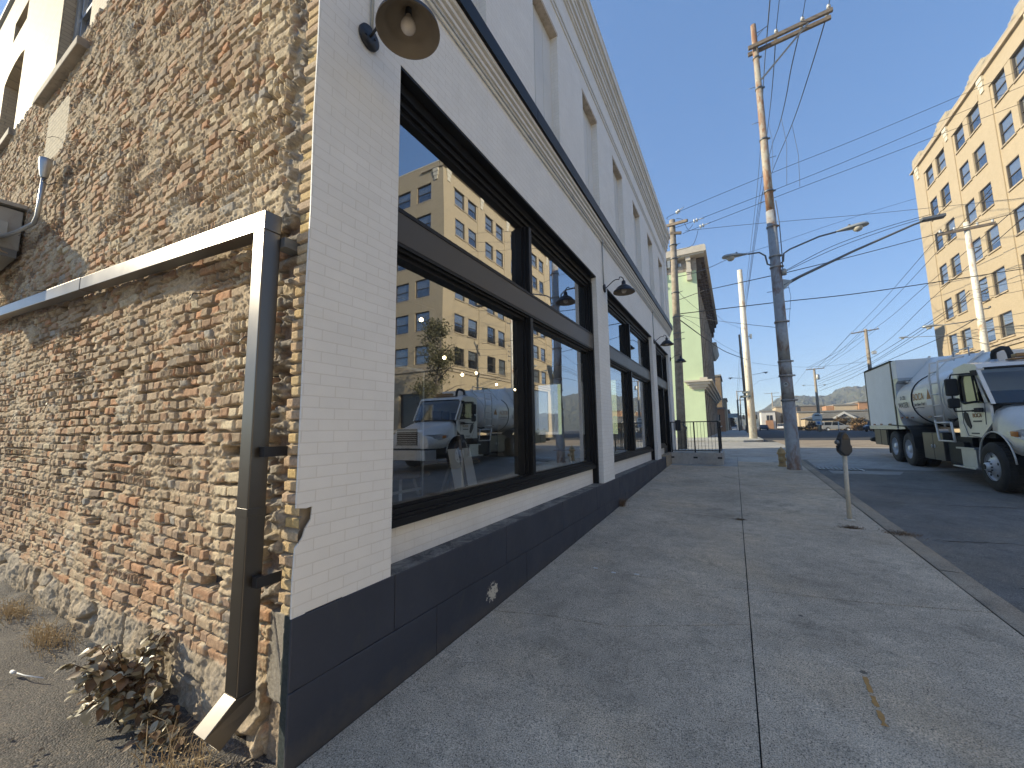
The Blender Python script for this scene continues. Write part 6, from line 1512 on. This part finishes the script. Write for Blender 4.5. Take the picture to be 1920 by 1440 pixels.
# ---------------------------------------------------------------- parked and distant cars
def car(label, x, y, rz, mat, L=4.7, suv=True, z=.67):
    T = thing('parked_car', label, 'car', (x, y, z), rz, 'cars beyond the crossing', worldspace=False)
    h = 1.75 if suv else 1.42; w = .92
    low = [(-L/2, .35), (-L/2-.02, .6), (-L/2+.08, 1.0), (-L/2+.3, 1.08), (L/2-1.15, 1.08), (L/2-.25, .95), (L/2, .75), (L/2, .35), (L*.31+.38, .35), (L*.31+.28, .62), (L*.31, .72), (L*.31-.28, .62), (L*.31-.38, .35), (-L*.31+.38, .35), (-L*.31+.28, .62), (-L*.31, .72), (-L*.31-.28, .62), (-L*.31-.38, .35)]
    b = MB(); b.prism([(p, q) for p, q in low], 'y', -w, w); bo = b.build('body', M[mat], T, bevel=.05)
    up = [(-L/2+.18 if suv else -L/2+.9, 1.07), (-L/2+.42 if suv else -L/2+1.5, h), (L/2-2.3, h), (L/2-1.25, 1.07)]
    g = MB(); g.prism(up, 'y', -w+.12, w-.12); g.build('glazing', M['car_glass'], T, bevel=.04)
    r = MB(); r.prism([(up[1][0]-.05, h-.04), (up[1][0]+.05, h+.03), (up[2][0]-.1, h+.03), (up[2][0]+.1, h-.05)], 'y', -w+.10, w-.10)
    for xx in (up[0][0]+.12, (up[1][0]+up[2][0])/2, ): r.prism([(xx, 1.06), (xx+.12, 1.06), (xx+.24 if xx < 0 else xx+.12, h), (xx+.14 if xx < 0 else xx, h)], 'y', -w+.105, w-.105)
    r.prism([(up[3][0]-.05, 1.06), (up[3][0]+.05, 1.06), (up[2][0]+.05, h), (up[2][0]-.05, h)], 'y', -w+.105, -w+.17); r.prism([(up[3][0]-.05, 1.06), (up[3][0]+.05, 1.06), (up[2][0]+.05, h), (up[2][0]-.05, h)], 'y', w-.17, w-.105)
    r.build('roof_and_pillars', M[mat], T)
    for sx in (-1, 1):
        for sy in (-1, 1):
            t = MB(); t.lathe([(.22, 0), (.34, .0), (.35, .03), (.35, .2), (.22, .22)], (sx*L*.31, sy*(w+.005), .35), (0, -sy, 0), 22); W = t.build('wheel', M['tyre'], T)
            t = MB(); t.lathe([(.22, .0), (.2, .03), (.06, .02), (0, .01)], (sx*L*.31, sy*(w+.005), .35), (0, -sy, 0), 16); t.build('rim', M['rim'], W)
    for sy in (-1, 1):
        t = MB(); t.box(L/2-.12, L/2+.012, sy*.72-.16, sy*.72+.16, .72, .84); t.build('headlight', M['headlamp'], T, bevel=.02)
        t = MB(); t.box(-L/2-.015, -L/2+.12, sy*.76-.12, sy*.76+.12, .82, 1.0); t.build('tail_light', M['red_reflector'], T, bevel=.02)
    return T
car('silver grey suv parked side-on in front of the brown hedge', 19.4, 97, 0, 'car_silver', 4.9)
car('dark suv seen nose-on just behind the truck box', 21.3, 80, R(-120), 'car_dark', 4.9)
car('white suv parked at the pale garage, right of the pair', 18.6, 150, R(70), 'car_white', 4.8)
car('white hatchback parked at the pale garage, left of the pair', 14.6, 146, R(80), 'car_white', 4.2, True)
car('white van far down the street left of the dark pole', 1.9, 150, R(90), 'car_white', 4.8)
car('blue car far down the street behind the dark pole', 5.6, 128, R(90), 'car_dark', 4.6, False)
car('dark car half hidden behind the cream pole', 8.6, 120, R(90), 'car_dark', 4.6, False)
car('pale sedan behind the bushes at the far right', 29.8, 112, R(-20), 'car_silver', 4.6, False)
# traffic lights far away
for i, (x, d) in enumerate(((4.2, 'leftmost'), (5.1, 'second'), (6.3, 'third'), (9.0, 'rightmost'))):
    S = thing('traffic_light', d+' of the four distant black traffic light heads hanging over the street', 'traffic light', (x, 165, 4.6), group='distant traffic lights')
    k = MB(); k.box(x-.35, x+.35, 165, 165.3, 4.3, 5.9); k.tube([(x, 165.1, 5.9), (x, 165.1, 6.5)], .06, 6); k.build('signal_head', M['chassis'], S)
k = MB(); k.tube([(3.2, 165.1, 6.5), (9.8, 165.1, 6.5)], .05, 6); k.tube([(9.8, 165.1, .7), (9.8, 165.1, 6.8)], .12, 8); tag(k.build('signal_mast', M['galv']), 'thin mast carrying the distant traffic lights', 'mast')
k = MB(); k.lathe([(0, 0), (.5, 0), (.45, .5), (.3, 1.2), (.12, 1.4), (0, 1.45)], (3.6, 118, .72), (0, 0, 1), 14); tag(k.build('traffic_barrel', M['far_orange']), 'small orange barrel at the foot of the dark pole', 'barrel')
for i, (x, d) in enumerate(((19.0, 'white'), (25.4, 'dark'))):
    k = MB(); k.tube([(x, 93, .7), (x, 93, 2.3)], .07, 8); k.lathe([(.09, 0), (.11, .1), (0, .18)], (x, 93, 2.3), (0, 0, 1), 8); tag(k.build('bollard', M['far_white' if i == 0 else 'far_dark']), d+' marker post standing by the brown hedge', 'post')

# ---------------------------------------------------------------- foliage
def leafcloud(mb, c, rad, n, size, rs, flat=.8, tilt=1.0, shell=.55):
    for _ in range(n):
        while True:
            v = Vector((rs.uniform(-1, 1), rs.uniform(-1, 1), rs.uniform(-1, 1)))
            if shell < v.length < 1: break
        k = .75+.35*math.sin(v.x*5+c[0])*math.sin(v.z*6+v.y*4+c[1]); v *= k
        p = Vector((c[0]+v.x*rad[0], c[1]+v.y*rad[1], c[2]+v.z*rad[2]))
        a = Vector((rs.gauss(0, 1), rs.gauss(0, 1), rs.gauss(0, 1)*flat)).normalized(); b = a.cross(Vector((rs.gauss(0, 1), rs.gauss(0, 1), rs.gauss(0, 1)))).normalized()
        s = size*rs.uniform(.5, 1.3)
        mb.add([p-a*s, p+b*s*.5, p+a*s, p-b*s*.5], [(0, 1, 2, 3)], False)
def bush(label, x, y, w, h, n, mat, size, rs, d=None, name='bush', z=.68):
    T = thing(name, label, 'bush', (x, y, z))
    m = MB()
    for k in range(max(3, int(w/1.2))):
        cx_ = x+rs.uniform(-.5, .5)*w*.7; leafcloud(m, (cx_, y+rs.uniform(-.4, .4), z+h*rs.uniform(.38, .55)), (w*.34, (d or w*.4), h*.52), n//max(3, int(w/1.2)), size, rs, shell=.2)
    m.build('crown', M[mat], T)
    m = MB()
    for k in range(5): m.tube([(x+rs.uniform(-.2, .2), y, z-.05), (x+rs.uniform(-.4, .4)*w, y, z+h*.6)], [.05, .02], 5)
    m.build('trunk', M['twig'], T)
rs = random.Random(12)
bush('round brown bush right of the steel pole base', 16.9, 100, 3.4, 2.1, 2600, 'bush', .14, rs)
bush('dark low shrub bed left of the parking sign post', 15.2, 99, 4.5, 1.0, 2200, 'bush', .12, rs)
bush('rounded brown bush left above the silver suv', 21.0, 104, 2.6, 2.9, 2400, 'bush', .15, rs)
bush('rounded brown bush right above the silver suv', 23.7, 104, 3.0, 2.9, 2600, 'bush', .15, rs)
bush('long orange brown hedge between the silver suv and the dark suv', 24.0, 95, 6.0, 1.5, 5200, 'hedge', .13, rs, name='hedge')
bush('tall dry brown bush behind the orange hedge', 27.5, 103, 4.0, 2.9, 2600, 'bush', .16, rs)
bush('brown ivy mass on the tan building left of the steel pole', 16.3, 151.4, 2.6, 6.0, 2400, 'bush', .2, rs)
def tree(label, x, y, z, h, w, n, mat, size, rs, name='tree', r=.16):
    T = thing(name, label, 'tree', (x, y, z))
    t = MB(); t.tube([(x, y, z-.1), (x+.06*h*rs.uniform(-1, 1), y, z+h*.4), (x+.05*h*rs.uniform(-1, 1), y, z+h*.85)], [r, r*.7, r*.2], 10)
    for k in range(9):
        a = rs.uniform(0, 6.28); hh = rs.uniform(.35, .8)*h; e = w*.45*(1.1-hh/h)+w*.1
        t.tube([(x, y, z+hh), (x+math.cos(a)*e*.6, y+math.sin(a)*e*.6, z+hh+.08*h), (x+math.cos(a)*e, y+math.sin(a)*e, z+hh+.1*h)], [r*.35, r*.2, r*.06], 6)
    t.build('trunk', M['trunk'], T)
    m = MB()
    for k in range(13):
        a = rs.uniform(0, 6.28); hh = rs.uniform(.32, .95); e = w*.36*(1.15-hh)*rs.uniform(.4, 1)
        leafcloud(m, (x+math.cos(a)*e, y+math.sin(a)*e, z+h*hh), (w*.24, w*.24, h*.10), n//13, size, rs, shell=.1)
    m.build('crown', M[mat], T)
tree('sparse conifer peeking out behind the far left corner of the buff building', 23.2, 58, .7, 10.8, 5.6, 5200, 'conifer', .16, rs, 'conifer_tree', .2)
tree('conifer beside the buff building seen in the shop glass', 24.8, 62, .7, 9.0, 5, 3600, 'conifer', .16, rs, 'conifer_tree', .2)
tree('street tree in front of the buff building end, seen in the shop glass', 16.4, 21.5, .7, 9.5, 5.4, 6500, 'conifer', .09, rs, 'street_tree', .14)
for i, (x, y, l) in enumerate(((2.6, 132, 'first'), (2.2, 140, 'second'))):
    tree(f'{l} small brown street tree down the far left pavement', x-1.4, y, .7, 4.6, 3.4, 1800, 'bush', .16, rs, 'street_tree', .1)

# leafy weed at the foot of the rough wall
def leafy(label, cx, cy, z, spread, n, rs, size, name='leafy_weed', lean=.35):
    T = thing(name, label, 'plant', (cx, cy, z))
    st = MB(); lf = MB(); dr = MB(); tips = []
    for k in range(n):
        a = rs.uniform(0, 6.28); ex = cx+math.cos(a)*spread[0]*rs.uniform(.15, 1); ey = min(cy+math.sin(a)*spread[1]*rs.uniform(.15, 1)-lean*.3, -.04); ez = z+spread[2]*rs.uniform(.1, 1)*(1-.45*abs(ex-cx)/spread[0])
        p0 = Vector((cx+(ex-cx)*.3, min(cy+(ey-cy)*.3, -.03), z-.01)); p2 = Vector((ex, ey, ez)); p1 = p0.lerp(p2, .5)+Vector((0, -.02, spread[2]*.22))
        pts = [p0, p0.lerp(p1, .5)+Vector((0, 0, .015)), p1, p1.lerp(p2, .5), p2]; st.tube(pts, [.006, .005, .004, .003, .002], 5)
        for q in range(rs.randint(6, 10)):
            u = rs.uniform(.25, 1); i = min(int(u*4), 3); p = pts[i].lerp(pts[i+1], u*4-i)
            d = Vector((rs.gauss(0, 1), rs.gauss(-.4, .9), rs.gauss(.15, .6))).normalized(); nrm = (Vector((rs.gauss(0, .6), -.3+rs.gauss(0, .6), 1))).normalized(); e = d.cross(nrm).normalized(); nrm = e.cross(d)
            L = size*rs.uniform(.55, 1.25); W = L*.34; cup = rs.uniform(.05, .35)*W; dro = rs.uniform(.05, .45)*L
            tgt = dr if rs.random() < .33 else lf; vs = []; m_ = 5
            for j in range(m_+1):
                t_ = j/m_; wdt = W*math.sin(math.pi*(t_**.8))*1.0+.0005; c = p+d*(L*t_)-Vector((0, 0, 1))*dro*t_*t_
                vs += [c-e*wdt+nrm*cup*(wdt/W), c, c+e*wdt+nrm*cup*(wdt/W)]
            tgt.add(vs, [(3*j+o_, 3*j+o_+1, 3*j+o_+4, 3*j+o_+3) for j in range(m_) for o_ in (0, 1)], True)
    st.build('stem', M['twig'], T); lf.build('leaves', M['leaf'], T); dr.build('dry_leaves', M['dry_leaf'], T)
rs = random.Random(31)
leafy('dusty olive leafy weed clump growing at the foot of the rough brick wall', -1.38, -.13, .02, (.60, .24, .46), 84, rs, .072)
leafy('low trailing leafy weed between the big clump and the downspout', -.88, -.12, -.0, (.30, .12, .16), 26, rs, .058)
def straw(label, cx, cy, spread, n, h, rs, mat='straw', name='dry_weed', clump=None, yr=None):
    T = thing(name, label, 'weed', (cx, cy, G(cy)))
    m = MB()
    for _ in range(n):
        x = cx+rs.gauss(0, spread[0]*.45); y = cy+rs.gauss(0, spread[1]*.45); z = G(y)-.01; a = rs.uniform(0, 6.28); L = h*rs.uniform(.4, 1.2); l = rs.uniform(.2, .9)
        m.tube([(x, y, z), (x+math.cos(a)*L*l*.4, y+math.sin(a)*L*l*.4, z+L*.55), (x+math.cos(a)*L*l, y+math.sin(a)*L*l, z+L*(.9-.4*l))], [.0022, .0016, .0007], 4, caps=False)
    m.build('stalks', M[mat], T, kind='stuff')
    m = MB()
    for _ in range(n*2):
        x = cx+rs.gauss(0, spread[0]*.5); y = cy+rs.gauss(0, spread[1]*.5); z = G(y)+rs.uniform(0, h*.45); a = Vector((rs.gauss(0,1), rs.gauss(0,1), rs.gauss(0,.6))).normalized(); b = a.cross(Vector((0,0,1))).normalized(); s = .008*rs.uniform(.5, 1.6)
        m.add([(x, y, z), Vector((x, y, z))+a*s+b*s*.5, Vector((x, y, z))+a*s*2, Vector((x, y, z))+a*s-b*s*.5], [(0,1,2,3)], False)
    m.build('crumbs', M['dry_leaf' if mat != 'straw' else 'straw'], T, kind='stuff')
straw('dry straw coloured grass beside the downspout foot', -.42, -.28, (.30, .14), 90, .26, rs)
straw('fine tan dead weed left of the leafy clump', -3.1, -.18, (.40, .10), 150, .2, rs)
straw('small dead weed tuft at the wall base farther left', -4.2, -.18, (.35, .10), 120, .2, rs)
straw('dry weed tuft sprouting in the joint at the parking meter foot', 3.60, 6.58, (.16, .035), 110, .07, rs, 'dry_leaf')
straw('dead grass gathered where a joint meets the kerb', 4.12, 6.50, (.20, .16), 190, .05, rs, 'dry_leaf')
straw('scrubby brown weed against the plinth below the second lamp', .07, 6.86, (.06, .10), 90, .22, rs, 'dry_leaf')
straw('small weed in the pavement joint near the middle line', 2.12, 6.52, (.10, .04), 60, .05, rs, 'dry_leaf')
# rubble and pebbles around the wall foot: nobody could count it
def rubble():
    m = MB(); rs = random.Random(77)
    for _ in range(900):
        x = rs.choice((rs.uniform(-.9, .05), rs.uniform(-5, .0), rs.uniform(-7, 0)))
        y = -abs(rs.gauss(0, .13))-.02 if rs.random() < .6 else -rs.uniform(0, 2.2)
        s = rs.uniform(.003, .010)*(2.2 if rs.random() < .06 else 1); z = G(y)+s*.35
        vs = [Vector((rs.gauss(0, 1), rs.gauss(0, 1), rs.gauss(0, .7))).normalized()*s*rs.uniform(.6, 1.3)+Vector((x, y, z)) for _ in range(8)]
        bmx = bmesh.new(); [bmx.verts.new(v) for v in vs]; r = bmesh.ops.convex_hull(bmx, input=bmx.verts); bmx.verts.index_update()
        vv = [v.co.copy() for v in bmx.verts]; m.add(vv, [tuple(v.index for v in f.verts) for f in bmx.faces], False); bmx.free()
    m.build('gravel', pmat('mixed_rubble', (.24,.20,.155), .9, var=.4, vs=40, bump=.3, bs=150), kind='stuff')
rubble()
k = MB(); 
for (x, y) in ((.55, 3.42), (.78, 3.37), (1.03, 3.43)): k.box(x, x+.05, y, y+.025, G(y), G(y)+.004)
tag(k.build('litter_scraps', M['litter']), 'three small white litter scraps on the pavement joint', 'litter')
k = MB(); k.tube([(-2.62, -.44, .02), (-2.50, -.42, .022), (-2.32, -.36, .02)], .004, 6); k.tube([(-2.66, -.45, .02), (-2.61, -.44, .02)], .012, 8); tag(k.build('discarded_stick', M['litter']), 'thin white tipped stick lying on the asphalt by the leafy clump', 'litter')

# ---------------------------------------------------------------- inside the shop
def stool(x, y, h, label):
    T = thing('bar_table', label, 'table', (x, y, .45), worldspace=False)
    k = MB(); k.lathe([(0, 0), (.36, 0), (.36, .035), (0, .035)], (0, 0, h), (0, 0, 1), 24); k.build('table_top', M['wood'], T)
    for sx, sy in ((1, 1), (1, -1), (-1, 1), (-1, -1)): MB().beam((sx*.1, sy*.1, h), (sx*.28, sy*.28, .0), .035, .035).build('leg', M['grey_metal'], T)
    return T
stool(-1.5, 2.3, .75, 'round wooden table with splayed legs behind the first shop window, nearest the corner')
stool(-2.1, 4.3, .75, 'round wooden table with splayed legs deeper behind the first shop window')
stool(-1.7, 8.4, .75, 'round wooden table behind the second shop window')
for i, (y, l) in enumerate(((1.35, 'left'), (1.85, 'right'))):
    pass
k = MB(); 
for a, b in (((-.55, 1.0, 1.2), (-.55, 1.0, 2.35)), ((-.55, 1.62, 1.2), (-.55, 1.62, 2.35)), ((-.55, 1.0, 2.35), (-.55, 1.62, 2.35)), ((-.55, 1.0, 1.75), (-.55, 1.62, 1.75)), ((-.55, 1.0, 1.2), (-.55, 1.62, 1.2)), ((-.55, 1.0, .45), (-.55, 1.0, 1.2)), ((-.55, 1.62, .45), (-.55, 1.62, 1.2))): k.beam(a, b, .022, .022)
tag(k.build('display_frame', M['grey_metal']), 'thin metal display frame standing just inside the first shop window', 'rack')
T = thing('easel', 'white sandwich board easel standing inside the first shop window', 'easel', (-1.0, 3.1, .45))
k = MB(); k.add([(-1.0, 2.9, .5), (-1.0, 3.12, .5), (-1.25, 3.12, 1.5), (-1.25, 2.9, 1.5)], [(0,1,2,3)], False); k.add([(-1.0, 3.2, .5), (-1.0, 3.42, .5), (-1.25, 3.42, 1.5), (-1.25, 3.2, 1.5)], [(0,1,2,3)], False); k.build('board', M['box_white'], T)
k = MB(); k.beam((-1.02, 3.16, .46), (-1.27, 3.16, 1.7), .04, .03); k.beam((-1.5, 3.16, .46), (-1.27, 3.16, 1.7), .04, .03); k.build('leg', M['wood'], T)
bulbm = mat_emit('lit_string_bulb', (1.0, .74, .42), 7.0)
S = thing('string_lights', 'string of small warm lit globe bulbs hanging inside the shop', 'string lights', (-2.5, 5, 4.2))
pts = [(-1.6, 1.0, 4.3), (-2.2, 2.2, 3.75), (-2.6, 4.2, 4.0), (-3.2, 5.6, 3.3), (-3.8, 7.5, 3.6), (-4.2, 9.8, 3.2), (-4.6, 12.0, 3.5)]
k = MB(); k.tube(pts, .006, 6); k.build('cord', M['wire'], S)
for p in ((-1.95, 1.75, 3.82), (-2.6, 3.85, 3.72), (-3.0, 5.0, 3.25), (-3.35, 6.1, 3.05), (-3.7, 7.2, 3.25), (-4.0, 8.7, 3.1), (-4.3, 10.4, 3.1)):
    k = MB(); k.lathe([(0, -.036)]+[(.036*math.cos(a), .036*math.sin(a)) for a in [math.pi*(-.5+i/8) for i in range(1, 8)]]+[(0, .036)], p, (0, 0, 1), 14); k.build('bulb', bulbm, S)
    k = MB(); k.tube([(p[0], p[1], p[2]+.04), (p[0], p[1], p[2]+.4)], .005, 5); k.build('pendant_cord', M['wire'], S)

# ---------------------------------------------------------------- wooded hills and air
def hills():
    ridge = [(-700, 20), (-300, 26), (-60, 14), (-3, 9), (16, 15), (40, 23), (52, 33), (64, 37), (75, 36.5), (91, 35), (106, 35), (111, 36), (119, 42), (127, 44), (139, 44), (146, 45.5), (170, 50), (210, 56), (260, 52), (330, 60), (420, 48), (700, 40)]
    S = 1.5; N = 900; ny = 60; rs = random.Random(6)
    xs = np.linspace(-700, 700, N+1); rz = np.interp(xs, [p[0] for p in ridge], [p[1] for p in ridge]); ys = np.linspace(0, 1, ny+1)
    Xg, Yg = np.meshgrid(xs*S, ys); hz = np.tile(rz, (ny+1, 1))
    Zg = 1.75+(hz-1.75)*S; prof = np.sin(np.clip(Yg/.72, 0, 1)*np.pi/2)
    Y = 640+Yg*360; Zg = Zg*prof*(Y/900.0)
    bump = fbm(Xg/9, Y/9, 300, 3, .6); big = fbm(Xg/60, Y/50, 310, 3)
    Zg = Zg+(bump-.5)*15*np.clip(Yg*6, 0, 1)+(big-.5)*8*np.clip(Yg*3, 0, 1)*(1-.8*Yg); Zg[0] = -1
    m = MB(); n = N+1
    m.add(np.stack([Xg, Y, Zg], -1).reshape(-1, 3).tolist(), [(j*n+i, j*n+i+1, (j+1)*n+i+1, (j+1)*n+i) for j in range(ny) for i in range(N)], False)
    t = NT('wooded_hillside'); p = t.pos()
    c = t.mix(t.ramp(t.noise(p, .06, 6, .7), [(.35, 0.0), (.65, 1.0)]), (.05,.07,.04), (.13,.12,.07)); c = t.mix(t.ramp(t.noise(p, .25, 4, .7), [(.55, 0.0), (.7, .6)]), c, (.16,.11,.05))
    t.fin(c, .95, 0, None, .1)
    m.build('wooded_hill', t.mat, kind='structure')
hills()
def haze():
    m = MB(); m.box(-1150, 1150, -160, 1150, -2.5, 125)
    t = NT('thin_haze'); t.nt.nodes.remove(t.b); v = t.n('ShaderNodeVolumePrincipled'); v.inputs['Color'].default_value = (.80, .86, 1.0, 1); v.inputs['Density'].default_value = .0006; v.inputs['Anisotropy'].default_value = .2
    t.link(v.outputs[0], t.out.inputs['Volume']); m.build('haze', t.mat, kind='stuff')
haze()
